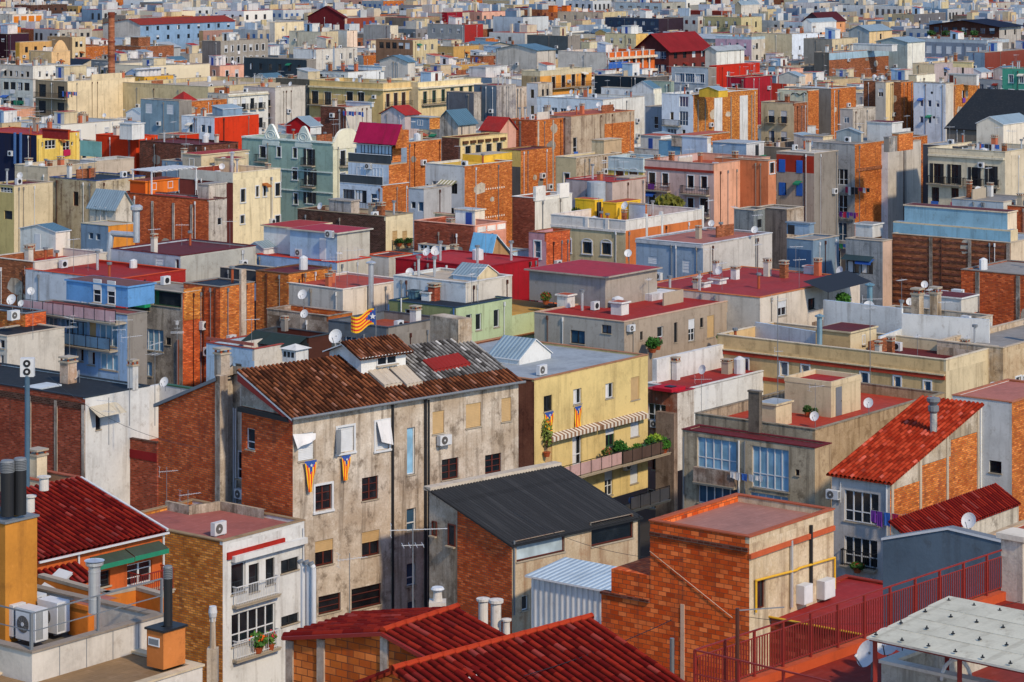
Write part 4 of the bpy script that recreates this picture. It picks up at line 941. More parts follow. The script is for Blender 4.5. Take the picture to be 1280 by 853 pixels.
# brick side: pale pillars
for xp in (515, 625, 730, 850):
    a = b.sz('R', PX(xp), PY(200))[0]; zt = b.z+b.rh[1]*a/b.LA-.15; boxl(b, 'pillar', (a-.12, -.08, -8), (a+.12, -.002, zt), 'p:b8ac98')
mb = MB()
for a0, a1 in ((.5, b.LA-.3),):
    n = 3
    for i in range(n): u0 = b.LA*(i/3); u1 = b.LA*((i+1)/3); zt0 = b.z+b.rh[1]*u0/b.LA; zt1 = b.z+b.rh[1]*u1/b.LA; zlo = zt0-.6 if i else b.z-.5; mb.poly([(u0, -.03, zlo), (u1, -.03, zlo), (u1, -.03, zt1), (u0, -.03, zt0)], 'W:a89a84')
link('gable_render', mb.mesh('gable_render'), b.root)
T(950, 330, 1280, 1043)
lx = b.LA*.62; ly = .9; zc = b.z+b.rh[1]*lx/b.LA
mb = MB(); mb.cyl((lx, ly, zc-.3), (lx, ly, zc+1.5), .22, 'W:8a9498', 10); mb.lathe([(.22, 0), (.34, .15), (.34, .45), (.2, .5), (.42, .75), (.42, .95), (0, 1.05)], (lx, ly, zc+1.2), 'm_grey', 12); link('chimney', mb.mesh('chimney'), b.root)
# -- white stair tower behind it
b = B('tall white rendered tower with orange brick flank behind the pantile roof', 995, 545, 760, None, z=10.5, wl='white', wr='bo', roof='rp', par=.12, th=38, la=8, kind='stair_tower', cat='tower', cap='p:a86a50')
b.w('L', 'k', 905, 778, 955, 826); boxl(b, 'pier', (-.15, .5*b.LB, -8), (-.002, .5*b.LB+.35, b.zr-.3), 'white')
# -- dark red sloping roof with plastered wall
T(950, 580, 1280, 1031)
b = B('long low house with dark maroon tiled lean-to roof beside the orange brick side', 600, 306, 480, 1010, z=6.8, wl='W:b8b0a0', wr='W:b8b0a0', shape='shed', roof='tileR', th=38, lb=1.5, kind='tiled_house', cat='house', over=.1, tilesheet=(.3, .07, .5))
b.rh = (0, 0, .9, .9)

# -- bottom centre tiled roofs
T(310, 580, 640, 1031)
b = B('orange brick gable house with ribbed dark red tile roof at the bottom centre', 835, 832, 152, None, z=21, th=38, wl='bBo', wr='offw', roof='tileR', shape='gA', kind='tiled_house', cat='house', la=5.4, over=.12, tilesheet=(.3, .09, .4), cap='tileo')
T(0, 0, 1280); b.LA = b.solve(b.A, 662)
T(310, 580, 640, 1031); v, zr_ = b.sz('L', PX(537), PY(660)); b.rf = v/b.LB; b.rh = zr_-b.z; v2_, z2_ = b.sz('L', PX(155), PY(678)); b.rh2 = z2_-b.z
for xp in (165, 287, 535):
    a = b.sz('L', PX(xp), PY(750))[0]; zt = b.z+(b.rh*a/v if a < v else b.rh+(b.rh2-b.rh)*(a-v)/(b.LB-v)); boxl(b, 'pillar', (-.06, a-.14, -8), (-.002, a+.14, zt-.1), 'W:a89484')
mb = MB(); mb.box((-.14, -.14, 0), (0, 0, 1), 'm_red'); 
mb = MB()
mb.bar((-.16, -.1, b.z), (-.16, v, b.z+b.rh+.0), .12, 'm_red'); mb.bar((-.16, v, b.z+b.rh), (-.16, b.LB, b.z+b.rh2), .12, 'm_red'); link('bargeboard', mb.mesh('bargeboard'), b.root)
mb = MB(); mb.cyl((-.2, -.22, b.z-.04), (b.LA, -.22, b.z-.04), .07, 's_white', 8); link('gutter', mb.mesh('gutter'), b.root)
GH = b
T(630, 580, 960, 1031)
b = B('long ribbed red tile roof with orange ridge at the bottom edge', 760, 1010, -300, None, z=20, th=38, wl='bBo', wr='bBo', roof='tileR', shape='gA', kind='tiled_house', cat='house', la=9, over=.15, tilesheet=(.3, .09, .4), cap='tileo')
# ridge through the photo's ridge line
zr_ = 21.3; r0 = world(PX(30), PY(690), zr_); r1 = world(PX(325), PY(612), zr_); d = r1-r0; t = atan2(d.x, d.y)
b.A = (sin(t), cos(t)); b.Bd = (-cos(t), sin(t)); b.rz = atan2(b.A[1], b.A[0]); b.root.rotation_euler = (0, 0, b.rz); b.z = 19.3; b.rh = zr_-b.z; b.rh2 = 0; b.LB = 11; b.rf = .6
b.LA = d.length+4.5; c0 = r1-Vector((b.A[0], b.A[1], 0))*b.LA-Vector((b.Bd[0], b.Bd[1], 0))*b.LB*.6; b.X, b.Y = c0.x, c0.y; b.root.location = (b.X, b.Y, 0)
# flues between the roofs
def flue(px, py, ph, w, kind, label, zb, name='flue', m='p:c8c2b8'):
    o = bpy.data.objects.new(name, None); COL.objects.link(o); p = world(px, py, zb); o.location = p; tag(o, label, 'chimney'); s = p.y/F; h = ph*s; w = w*s
    a = MB(); c = MB()
    if kind == 'pot': a.box((-w*.75, -w*.75, 0), (w*.75, w*.75, h*.45), m); a.lathe([(w*.45, h*.45), (w*.35, h*.85)], (0, 0, 0), m); c.lathe([(w*.5, h*.86), (w*.62, h*.92), (w*.5, h), (0, h)], (0, 0, 0), 's_white'); [c.box((w*.3*cos(t)-.03, w*.3*sin(t)-.03, h*.8), (w*.3*cos(t)+.03, w*.3*sin(t)+.03, h*.9), 's_white') for t in (0, 1.57, 3.14, 4.71)]
    elif kind == 'steel': a.cyl((0, 0, 0), (0, 0, h*.86), w/2, 'm_steel', 16); [a.cyl((0, 0, h*k), (0, 0, h*(k+.015)), w/2*1.06, 'm_steel', 16) for k in (.25, .5, .75)]; c.lathe([(w*.5, h*.84), (w*.75, h*.88), (w*.75, h*.93), (w*.5, h*.95), (w*.85, h*.96), (0, h)], (0, 0, 0), 'm_steel', 16)
    elif kind == 'black': a.cyl((0, 0, 0), (0, 0, h), w/2, 'm_black' if 0 else 'm_dark', 18); [c.cyl((0, 0, h*(1-.03*k)), (0, 0, h*(1-.03*k)+.03), w/2*1.06, 'm_grey', 18) for k in range(1, 7)]; c.lathe([(w/2*1.05, h), (w/2*.9, h+.06), (0, h+.08)], (0, 0, 0), 'm_grey', 18)
    elif kind == 'white': a.cyl((0, 0, 0), (0, 0, h*.88), w/2, 'p:d0ccc4', 14); c.lathe([(w*.5, h*.86), (w*.72, h*.9), (w*.72, h*.97), (0, h)], (0, 0, 0), 'p:d0ccc4', 14)
    elif kind == 'elbow':
        a.cyl((0, 0, 0), (0, 0, h*.94), w/2, 's_white', 12); a.cyl((0, 0, h*.94), (-w*.5, 0, h), w/2, 's_white', 12); c.cyl((-w*.45, 0, h*.985), (-w*.62, 0, h*1.02), w*.62, 'm_grey', 12)
    link('shaft', a.mesh('shaft'), o); link('cowl', c.mesh('cowl'), o); return o
flue(547, 765, 31, 14, 'pot', 'squat white chimney with round cap above the bottom centre tile roof', 20.5)
flue(604, 785, 38, 12, 'white', 'leftmost white flue between the two bottom tile roofs', 19.5); flue(620, 800, 52, 13, 'white', 'tall middle white flue between the two bottom tile roofs', 19.5); flue(633, 803, 30, 9, 'white', 'short rightmost white flue between the two bottom tile roofs', 19.5)
for i, (x, y, n_) in enumerate(((379, 786, 'left'), (386, 787, 'middle'), (392, 789, 'right'))): flue(x, y, 84, 6.5, 'elbow', n_+' one of three tall pale pipes beside the white balcony house', 20, 'vent_pipe')

T(310, 330, 640, 1043); 
mb = MB(); a_ = (v1+v2)/2
for dy, r in ((-.95, .07), (.75, .05), (.95, .05)): mb.cyl((1.05, a_+dy, -8), (1.05, a_+dy, MAIN.z-.6), r, 's_white', 8)
mb.cyl((1.05, a_-.95, MAIN.z-8.6), (1.05, a_+.9, MAIN.z-7.7), .07, 's_white', 8); link('drain_pipe', mb.mesh('drain_pipe'), MAIN.root)
def cable(p, q, sag, label, r=.012):
    p, q = Vector(p), Vector(q); k = MB(); n = 14; P = [(q-p)*(i/n)-Vector((0, 0, 4*sag*(i/n)*(1-i/n))) for i in range(n+1)]
    for a, c in zip(P, P[1:]): k.cyl(a, c, r, 'm_dark', 4, cap=False)
    o = link('cable', k.mesh('cable')); o.location = p; tag(o, label, 'cable')
cable(world(858, 700, 14), world(640, 640, 12), .6, 'thin cable slung from the workshop roof to the red brick house')
cable(world(925, 770, 23.2), world(1275, 752, 23.4), .4, 'pair of pale clothes wires behind the long red railing', .008)
cable(world(250, 560, 16), world(60, 470, 12), .8, 'thin cable over the black tarred roof to the brick gable')
cable(world(655, 845, 21), world(840, 775, 21), .1, 'thin wire sagging over the ribbed red tile roof at the bottom')

T(0, 0, 1280)
antenna(world(516, 800, 10), .15, 'tall tv antenna with wide green grid in front of the grey block drain pipes', 5.2, 2.6, kind=2, thick=.03)
antenna(world(437, 785, 12), .5, 'thin pale antenna before the grilled basement window of the grey block', 3.2, 1.4)
antenna(world(235, 640, 10), .6, 'white fishbone antenna in front of the orange brick gable', 1.2, 1.3)
k = MB(); k.poly([(0, 0, 0), (3, 0, 0), (3, -1.2, -.3), (0, -1.2, -.3)], 'tileR'); k.box((0, -1.2, -6), (3, 0, -.32), 'bG'); o = link('lean_to_shed', k.mesh('lean_to_shed')); o.location = world(405, 782, 7.5); o.rotation_euler = (0, 0, MAIN.rz); tag(o, 'rusty red lean-to roof at the foot of the grey block', 'lean-to')
# ---------------------------------------------------------------- bottom left corner
# terrace with air conditioners
T(0, 700, 270)
b = B('near white tiled terrace parapet with air conditioners at the bottom left', 190, 540, -260, None, z=22, wl='p:ccc6bc', wr='p:ccc6bc', roof='f:6a6660', par=1.1, th=38, kind='terrace_block', la=6, cap='p:8f8478', lb=9)
b.LA = b.solve(b.A, PX(972)); AT = b
mb = MB()
for i in range(1, 5): x = b.LA*i/5; mb.box((x-.012, -.006, b.z-2.6), (x+.012, -.001, b.z-.06), 'm_grey')
mb.box((0, -.006, b.z-1.35), (b.LA, -.001, b.z-1.33), 'm_grey'); link('panel_joints', mb.mesh('panel_joints'), b.root)
def wl_(b, l): return Vector((b.X+l[0]*b.A[0]+l[1]*b.Bd[0], b.Y+l[0]*b.A[1]+l[1]*b.Bd[1], l[2]))
railing(wl_(b, (.05, .1, b.z)), wl_(b, (b.LA, .1, b.z)), 1.0, 'thin grey railing along the white tiled parapet at the lower left', 'm_grey', post=2.6, nbar=0, rails=(1, .5), name='railing_fence')
railing(wl_(b, (.1, 6, b.z)), wl_(b, (.1, .12, b.z)), 1.0, 'thin grey railing in front of the air conditioners at the left edge', 'm_grey', post=2.6, nbar=0, rails=(1, .5), name='railing_fence')
T(0, 700, 270)
spots = [(150, 490, 'front right'), (20, 455, 'front left'), (280, 440, 'back right'), (145, 400, 'middle of the back row'), (10, 350, 'back left by the orange shaft')]
zf = b.zr
for x, y, t in spots:
    p = world(PX(x), PY(y), zf+.15); ac(p, b.rz-pi/2, 'grey blue air conditioner on the lower left terrace, '+t, w=.85, h=.98, d=.5, fans=1)
flue(118, 766, 68, 15, 'steel', 'shiny steel flue with conical cowl on the lower left terrace', 22.)
T(0, 700, 270)
b.hut(520, 470, 300, 405, 705, wl='p:c8742c', wr='p:c8742c', roof='rp', name='flue_plinth', over=.05)
# orange parapet of the next terrace
T(0, 700, 270)
mb = MB(); A = [b.loc(world(PX(x), PY(y), 21.6)) for x, y in ((225, 95), (630, 205), (805, 170), (965, 215))]
for (x0, y0), (x1, y1) in zip(A, A[1:]):
    d = Vector((x1-x0, y1-y0, 0)); nn = Vector((-d.y, d.x, 0)).normalized()*.22
    for z0, z1, m, e in ((20, 21.55, 'p:c8742c', 0), (21.55, 21.65, 'p:a89c8c', .04)):
        q = [Vector((x0, y0, 0))-nn*e, Vector((x1, y1, 0))-nn*e, Vector((x1, y1, 0))+nn*(1+e), Vector((x0, y0, 0))+nn*(1+e)]
        for i in range(4): a_, c_ = q[i], q[(i+1) % 4]; mb.poly([(a_.x, a_.y, z0), (c_.x, c_.y, z0), (c_.x, c_.y, z1), (a_.x, a_.y, z1)], m)
        mb.poly([(v.x, v.y, z1) for v in q], m)
link('orange_parapet', mb.mesh('orange_parapet'), b.root)
# folded sunbed
k = MB(); k.poly([(0, 0, .35), (.6, 0, .3), (.75, .9, .85), (.15, .9, .9)], 's_white'); k.poly([(0, 0, .3), (.6, 0, .25), (.75, .9, .8), (.15, .9, .85)], 's_white'); [k.bar((x, y, 0), (x, y, .35+.5*y), .03, 's_white') for x in (0.05, .6) for y in (0, .85)]
o = link('folding_chair', k.mesh('folding_chair')); o.location = world(PX(210), PY(250), zf); o.rotation_euler = (0, 0, -.6); tag(o, 'pale folded sunbed frame behind the air conditioners', 'chair')
# orange shaft with black pipes
T(0, 560, 210)
b = B('orange rendered shaft block carrying two thick black pipes', 40, 565, -60, 283, z=24.5, wl='p:b87c34', wr='p:c08236', roof='f:5a6068', par=.12, th=38, kind='vent_shaft', cat='shaft', cap='m_grey', lb=3)
flue(9, 645, 67, 17, 'black', 'left of the two thick black pipes on the orange shaft', 24.6, 'vent_pipe'); flue(25, 643, 68, 16, 'black', 'right of the two thick black pipes on the orange shaft', 24.6, 'vent_pipe')
T(0, 700, 270)
# orange pedestal with black pipe
b = B('orange rendered chimney pedestal with dark cap and black pipe', 968, 420, 870, 1098, z=22.3, wl='p:b8703a', wr='p:c47a40', roof='f:3a4048', par=.08, th=38, kind='chimney_pedestal', cat='chimney', cap='m_dark'); b.base = 21.2
flue(210, 782, 72, 11, 'black', 'single black pipe on the orange pedestal at the lower left', 22.3, 'vent_pipe')
p, rz = b.onface('L', 915, 485, .02); k = MB(); k.box((-.22, -.01, -.12), (.22, .01, .12), 'm_white'); k.box((-.19, -.016, -.08), (.19, -.01, .08), 'm_grey'); o = link('metal_plate', k.mesh('metal_plate')); o.location = p; o.rotation_euler = (0, 0, rz); tag(o, 'small metal plate on the orange pedestal', 'plate')
# ledge block under it
b = B('brown flat ledge with pale fascia under the orange pedestal', 400, 866, -200, 1200, z=21.2, wl='offw', wr='p:d8d4cc', roof='f:8a7050', par=.1, th=38, kind='terrace_block', cap='p:c8b89c')
b.shape = 'flat'

# red tiled house with green awnings
T(0, 560, 210)
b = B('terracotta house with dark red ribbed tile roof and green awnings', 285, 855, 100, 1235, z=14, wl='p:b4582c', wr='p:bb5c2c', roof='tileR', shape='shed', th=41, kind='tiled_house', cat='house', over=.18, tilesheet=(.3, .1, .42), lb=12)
h_ = 0; px, py = PX(630), PY(245)
# rise so that the far right roof corner falls at (103,600)
best = None
c_r = wl_(b, (b.LA+.18, -.18, 0))
for lb in [i*.25 for i in range(16, 72)]:
    q = wl_(b, (b.LA+.18, lb, 0)); xx = q.x/q.y*F+640
    if best is None or abs(xx-px) < best[0]: best = (abs(xx-px), lb, H-(py-HOR)*q.y/F)
b.LB = best[1]; rise = best[2]-b.z; b.rh = (0, 0, rise, rise); RH = b; print('redhouse', best, rise)
T(0, 580, 330, 1031)
b.pipe('R', 303, 350, 460, 's_white', .05); b.pipe('R', 634, 270, 480, 's_white', .05)
b.w('R', 'wM', 498, 382, 592, 470); b.w('R', 'kM', 370, 420, 430, 480)
for i, (x0, x1, y0, t) in enumerate(((350, 485, 372, 'left'), (487, 620, 338, 'right'))):
    a, c, z0, z1 = b.rect('R', x0, y0-10, x1, y0); k = MB()
    k.poly([(0, -.0, .25), (c-a, 0, .25), (c-a, -.7, 0), (0, -.7, 0)], 'p:3f4a40'); k.poly([(0, -.7, 0), (c-a, -.7, 0), (c-a, -.7, -.22), (0, -.7, -.22)], 'awn_g'); [k.bar((x, 0, -.1), (x, -.7, 0), .03, 'm_grey') for x in (.05, c-a-.05)]
    o = link('awning', k.mesh('awning')); o.location = wl_(b, (a, -.02, z1-.1)); o.rotation_euler = (0, 0, b.rz); tag(o, 'green edged awning over the terracotta house window, the '+t+' one of the pair', 'awning')
# lower lean-to and balcony rail
T(0, 580, 330, 1031)
r = MB(); a, c, z0, z1 = b.rect('R', 150, 400, 300, 440); sheet(r, (a-.5, -1.5, z0-.1), (c, -1.5, z0-.1), (c, -.02, z1), (a-.5, -.02, z1), 'tileR', sp=.3, amp=.08); link('porch_roof', r.mesh('porch_roof'), b.root)
b.balc('R', 500, 632, 492, .9, 'bars', 'm_red')
k = MB(); r_ = b.LA; zt = b.z+rise
mb = MB(); mb.bar((b.LA+.16, -.2, b.z+.08), (b.LA+.16, b.LB, zt+.12), .13, 's_white'); mb.bar((-.1, -.26, b.z-.05), (b.LA+.2, -.26, b.z-.05), .1, 's_white'); link('white_verge', mb.mesh('white_verge'), b.root)
flue(55, 613, 18, 12, 'white', 'squat round capped white vent at the top of the dark red tile roof', 17.5, 'roof_vent', ); flue(38, 640, 21, 11, 'white', 'lower round vent with brick base beside the black pipes', 16.5, 'roof_vent')
# cream chimney with navy cap + low parapet behind
T(0, 560, 210)
b = B('low building with cream parapet and red coping behind the dark red tile roof', 400, 265, -80, 620, z=12.5, wl='p:c8b498', wr='p:9a7a60', roof='rd', par=.9, th=38, cap='p:a05a44')
b.chimney(285, 235, 230, 120, 'p:dcccae', z0=12.2)
b.root.name = 'terrace_block'

# roof terrace block + white balcony house
T(0, 580, 330, 1031)
b = B('white balcony house with ochre brick flank and sun baked reddish roof terrace', 870, 300, 460, None, z=9.5, wl='by2', wr='by2', roof='f:a4625a', par=.25, th=38, kind='balcony_house', cat='house', cap='p:9a8468', la=4.2)
b.wl = b.wr = 'by'; BRK['by'] = ('b4621c', 'd08a38')
b.LA = b.solve(b.A, PX(1188)); b.LB = b.solve(b.Bd, PX(430)); TH = b
T(0, 560, 210); antenna(roofpt(b, 1270, 470), .4, 'tv antenna on the sun baked reddish roof terrace', 2.4)
T(0, 580, 330, 1031)
mb = MB(); q = [b.loc(world(PX(x), PY(y), b.zr)) for x, y in ((645, 180), (738, 200), (860, 182), (1031, 215))]
for (x0, y0), (x1, y1) in zip(q, q[1:]):
    d = Vector((x1-x0, y1-y0, 0)); nn = Vector((-d.y, d.x, 0)).normalized()*.2; mb.poly([(x0, y0, b.zr), (x1, y1, b.zr), (x1, y1, b.zr+.5), (x0, y0, b.zr+.5)], 'W:8a7a68'); mb.poly([(x0, y0, b.zr+.5), (x1, y1, b.zr+.5), (x1+nn.x, y1+nn.y, b.zr+.5), (x0+nn.x, y0+nn.y, b.zr+.5)], 'W:9a8a74')
link('low_wall', mb.mesh('low_wall'), b.root)
p = roofpt(b, 862, 282); ac(p, b.rz, 'lone air conditioner on the edge of the reddish roof terrace', w=.9, h=.75)
b.wr = 'white'; b.bandp('R', 885, 1108, 318, 345, .12, 'p:a02820', 'red_strip'); WBH = b
T(310, 580, 640, 1031)
for st, x0, y0, x1, y1 in (('wn', -65, 385, -10, 505), ('kn', 3, 392, 43, 500), ('kn', 68, 372, 105, 470), ('k', 128, 372, 198, 420), ('wm', -65, 570, 108, 690), ('k', 130, 588, 198, 625)): b.w('R', st, x0, y0, x1, y1)
b.balc('R', -62, 108, 528, .35, 'bars', 'w_white'); b.balc('R', -62, 110, 738, .35, 'bars', 'w_white')
b.bandp('R', -68, 215, 322, 345, .35, 'white', 'canopy')
p, rz = b.onface('R', -30, 560, .3); 
plant(b.onface('R', 25, 735, .25)[0], 'colourful potted flowers on the lower railed balcony of the white house', .5, .8, '3f6a2a', n=260, seed=9, flowers='d86020')
plant(b.onface('R', 75, 725, .25)[0], 'second flower pot towards the right of the lower railed balcony', .35, .8, '50702a', n=160, seed=19, flowers='c03048')
b.pipe('R', 212, 250, 420, 's_white', .05)
# tall concrete chimney
flue(266, 853, 95, 9, 'pot', 'slim tall concrete chimney in front of the white balcony house', 17, 'chimney', 'W:b0a08c')
# heat pump on a blue pole
T(0, 330, 330, 1043)
o = bpy.data.objects.new('ac_unit', None); COL.objects.link(o); p = world(PX(108), PY(775), 3.); p = world(34, 575, 14); o.location = p; tag(o, 'white twin fan air conditioner mounted on top of a tall blue grey pole', 'air conditioner')
s = p.y/F; k = MB(); k.cyl((0, 0, -6), (0, 0, 105*s), 3.2*s, 'p:4a6478', 12); link('pole', k.mesh('pole'), o)
zz0 = 104*s; k = MB(); k.box((-8.5*s, -.1, zz0), (8.5*s, .3, zz0+23*s), 's_white'); link('casing', k.mesh('casing'), o)
for f in (.28, .73): k = MB(); k.cyl((0, -.13, zz0+23*s*f), (0, -.101, zz0+23*s*f), 4.6*s, 'm_dark', 16); k.cyl((0, -.15, zz0+23*s*f), (0, -.131, zz0+23*s*f), 1.8*s, 's_white', 10); link('fan_grille', k.mesh('fan_grille'), o)

# ---------------------------------------------------------------- left middle
T(0, 330, 330, 1043)
b = B('dark brick block with black tarred roof and white side wall at the left edge', 337, 527, None, 590, z=9, wl='bR', wr='white', roof='rk', par=.15, th=38, kind='brick_block', cap='p:2c3640', lb=16)
BRK['bR'] = ('8a3420', 'a0482c'); LB1 = b
for xp in (118, 222, 330): a = b.sz('L', PX(xp), PY(600))[0]; boxl(b, 'pillar', (-.07, a-.15, -8), (-.002, a+.15, b.zr-.4), 'W:9a8c80')
b.band('L', 0, b.LB, b.zr-.75, b.zr-.3, .06, 'bD', 'dark_band')
b.w('R', 'k', 378, 585, 398, 655)
mb = MB(); a, c, z0, z1 = b.rect('R', 350, 555, 460, 590); mb.poly([(a, -1.1, z0), (c, -1.1, z0), (c, -.01, z1), (a, -.01, z1)], 'p:c0b8a4'); link('porch_canopy', mb.mesh('porch_canopy'), b.root)
b.chimney(270, 470, 105, 55, 'W:b09078'); b.chimney(525, 497, 120, 35, 'white'); 
dish(roofpt(b, 305, 470), radians(-60), 'dish beside the brick chimney on the black tarred roof', r=.42, h=.6)
mb = MB(); q = b.loc(roofpt(b, 165, 487)); mb.box((q[0]-1.2, q[1]-.8, b.zr+.01), (q[0]+1.2, q[1]+.8, b.zr+.12), 'p:b8c4cc'); link('skylight', mb.mesh('skylight'), b.root)
b = B('sunken white walled patio behind a dark brick parapet with a maroon band', 620, 705, 345, None, z=5.5, wl='bR', wr='bR', roof='rt', par=.9, th=38, kind='patio_block', cap='bD', la=7)
PAT = b
b.band('L', 0, b.LB, b.zr-.5, b.zr+.1, .05, 'p:7a1c20', 'maroon_band')
for xp in (375, 500): a = b.sz('L', PX(xp), PY(760))[0]; boxl(b, 'pillar', (-.07, a-.15, -8), (-.002, a+.15, b.zr-.6), 'W:9a8c80')
T(0, 330, 330, 1043)
q = b.loc(world(PX(655), PY(695), b.zr)); q2 = b.loc(world(PX(470), PY(650), b.zr)); hz_ = 5.2
mb = MB(); mb.box((4.6, -1., b.zr), (4.9, b.LB*.62, b.zr+3.9), 'white'); mb.box((4.55, -1, b.zr+3.9), (4.95, b.LB*.62, b.zr+4.0), 'w_green'); mb.box((3.2, b.LB*.62, b.zr), (4.9, b.LB*.62+.3, b.zr+3.9), 'white'); link('patio_wall', mb.mesh('patio_wall'), b.root)
plant(roofpt(b, 530, 672), 'small green plants in the white walled patio', .7, 1., '4a6a20', n=260, seed=5)
T(0, 580, 330, 1031)
# roof sheds at the very left
T(0, 330, 330, 1043)
b = B('orange brick stub block with rooftop machinery at the left edge', 100, 195, -90, 182, z=11, wl='bo', wr='br', roof='rk', par=.12, th=38, kind='brick_block', cap='m_grey')
for x, y in ((25, 250), (75, 245)): p = roofpt(b, x+15, y-35)
ac(roofpt(b, 62, 225), b.rz, 'blue grey roof air conditioner beside the small dishes at the left edge', w=.9, h=.8, d=.5)
dish(roofpt(b, 45, 200), radians(-20), 'leftmost white dish on the roof machinery', r=.5, h=1.2); dish(roofpt(b, 82, 205), radians(-20), 'small white dish right of the leftmost dish', r=.32, h=1.); dish(roofpt(b, 122, 185), radians(20), 'white dish on top of the pipes right of the small dish', r=.38, h=1.6)
antenna(roofpt(b, 130, 300, 11), .2, 'pale tv antenna in front of the orange brick stub', 5.5, 1.6)
b = B('small white house with shuttered windows at the far left', 28, 285, -100, 60, z=10, wl='offw', roof='rk', par=.1, la=6)
b.w('L', 'w', -2, 300, 18, 335); b.w('L', 'w', 0, 360, 15, 400)
# blue balcony block
b = B('bright blue rendered penthouse above grey flats with long glazed balconies', 503, 200, 130, None, z=11, wl='p:8fb0d4', wr='conc', roof='f:8a4a44', par=.1, th=38, la=2.2, cap='conc')
BLU = b
b.hut(505, 172, 95, 262, 700, 'p:5f94c8', 'p:5f94c8', 'f:6a4440', 'flat', name='penthouse', z0=11.2, la=3)
for st, x0, y0, x1, y1 in (('wh', 425, 105, 455, 178), ('ws', 490, 108, 503, 175), ('w', 342, 85, 355, 115)):
    pass
for i, (st, x0, y0, x1, y1) in enumerate((('wB', 190, 215, 225, 290), ('wB', 235, 215, 255, 285), ('kB', 262, 225, 345, 300), ('kS', 352, 228, 380, 310), ('wB', 392, 240, 462, 325), ('wB', 188, 325, 218, 390), ('wh', 225, 330, 255, 395), ('wc', 300, 330, 330, 385), ('wc', 345, 345, 375, 400), ('wB', 395, 355, 465, 420))): b.w('L', st, x0, y0, x1, y1)
b.balc('L', 185, 466, 320, .9, 'glass', 'p:5a7c9a'); b.balc('L', 130, 500, 205, 1.2, 'glass', 'p:b89aa0')
for x0, y0, x1, y1 in ((0, 0, 0, 0),): pass
for dx, st in ((.28, 'wh'), (.62, 'wh')):
    lx, ly = b.loc(world(PX(505), PY(172), 11.2)); L = 14*(1-dx)
    for nm, me, _ in win_parts(st, .9, 1.9, True): link(nm, me, b.root, (lx-.16, ly+L*.35, 11.3), -pi/2)
b = B('grey stair block with green blinds and corrugated roof next to the blue flats', 722, 112, 505, 860, z=11.8, wl='W:807a74', wr='br', roof='f:8a847a', par=.1, th=38, cap='p:b0a898')
GB = b
for st, x0, y0, x1, y1 in (('gn', 512, 75, 590, 160), ('gn', 605, 108, 715, 165), ('wB', 520, 255, 645, 340), ('k', 655, 290, 675, 320), ('wB', 525, 385, 600, 440), ('wB', 590, 390, 650, 500)): b.w('L', st, x0, y0, x1, y1)
mb = MB(); a, c, z0, z1 = b.rect('L', 500, 88, 595, 165); mb.box((-.7, a, z0), (-.02, c, z1), 'p:1f9a6c'); link('green_blind_box', mb.mesh('green_blind_box'), b.root)
a, c, z0, z1 = b.rect('R', 725, 90, 855, 215); boxl(b, 'pale_patch', (a, -.04, z0), (c, -.002, z1), 'by')
b.pipe('L', 705, 300, 480, 'tan' and 'm_rust', .1)
b = B('dark red brown brick party wall block beside the green blinds', 870, 90, 725, 1005, z=12.2, wl='br', wr='bo', roof='rn', par=.1, th=38, cap='conc')
b.boxes = 1; a = b.sz('R', PX(955), PY(60))[0]; boxl(b, 'concrete_pier', (a-.3, -.25, -8), (a+.3, -.002, b.z+1.2), 'W:b09c88')
b = B('white and pale blue walled low house with red coping', 1005, 335, 815, None, z=8.5, wl='lb', wr='offw', roof='rd', par=1., th=38, la=9, cap='p:9a4a40')
b.bandp('L', 818, 1003, 300, 312, .08, 'p:9a5a50'); b.ws('L', 'w', [(905, 400), (940, 405)], 30, 26)
# antennas over the left middle
for i, (x, y, h_, k_, t) in enumerate(((470, 560, 6.5, 2, 'tall tv antenna left of the white chimney on the black roof'), (512, 640, 6.5, 0, 'tv antenna in the white walled patio'), (612, 640, 6, 2, 'tv antenna near the brick gable corner'), (700, 480, 5, 2, 'tv antenna in front of the dark brick wall'), (275, 400, 4, 2, 'tv antenna before the glazed balconies'), (430, 715, 3.2, 2, 'yellowish bent tv antenna over the dark brick parapet'))):
    antenna(world(PX(x), PY(y), 7), .2+.5*i, t, h_, 1.7, kind=k_, thick=.025)
dish(world(PX(648), PY(505), 8.6), radians(-25), 'white dish on the corner by the green rope patio wall', r=.42, h=.7)
# ---------------------------------------------------------------- middle ground, right of the grey block
T(640, 440, 880, 975)
b = B('pale yellow apartment block with striped awnings and plant filled balcony', 113, 140, None, 690, z=10, wl='W:6a4030,3a2018,8a5a44', wr='pale', roof='rs', par=.18, th=38, lb=14, cap='p:a87858')
YB = b
for st, x0, y0, x1, y1 in (('kt'[0], 160, 222, 205, 300), ('wc', 312, 190, 352, 265), ('wc', 475, 158, 515, 235), ('cS', 603, 128, 647, 243), ('cS', 165, 445, 205, 560), ('wc', 308, 425, 352, 572), ('gh', 475, 370, 520, 480), ('ws', 603, 345, 645, 430), ('k', 305, 620, 350, 700), ('wh', 470, 585, 512, 730), ('wsn', 600, 575, 640, 668)): b.w('R', st, x0, y0, x1, y1)
b.balc('R', 155, 478, 605, 1.5, 'glass', 'p:b89a98'); b.balc('R', 480, 722, 530, 1.5, 'glass', 'p:5a4a44'); b.balc('R', 520, 720, 765, 1.5, 'glass', 'p:a09080')
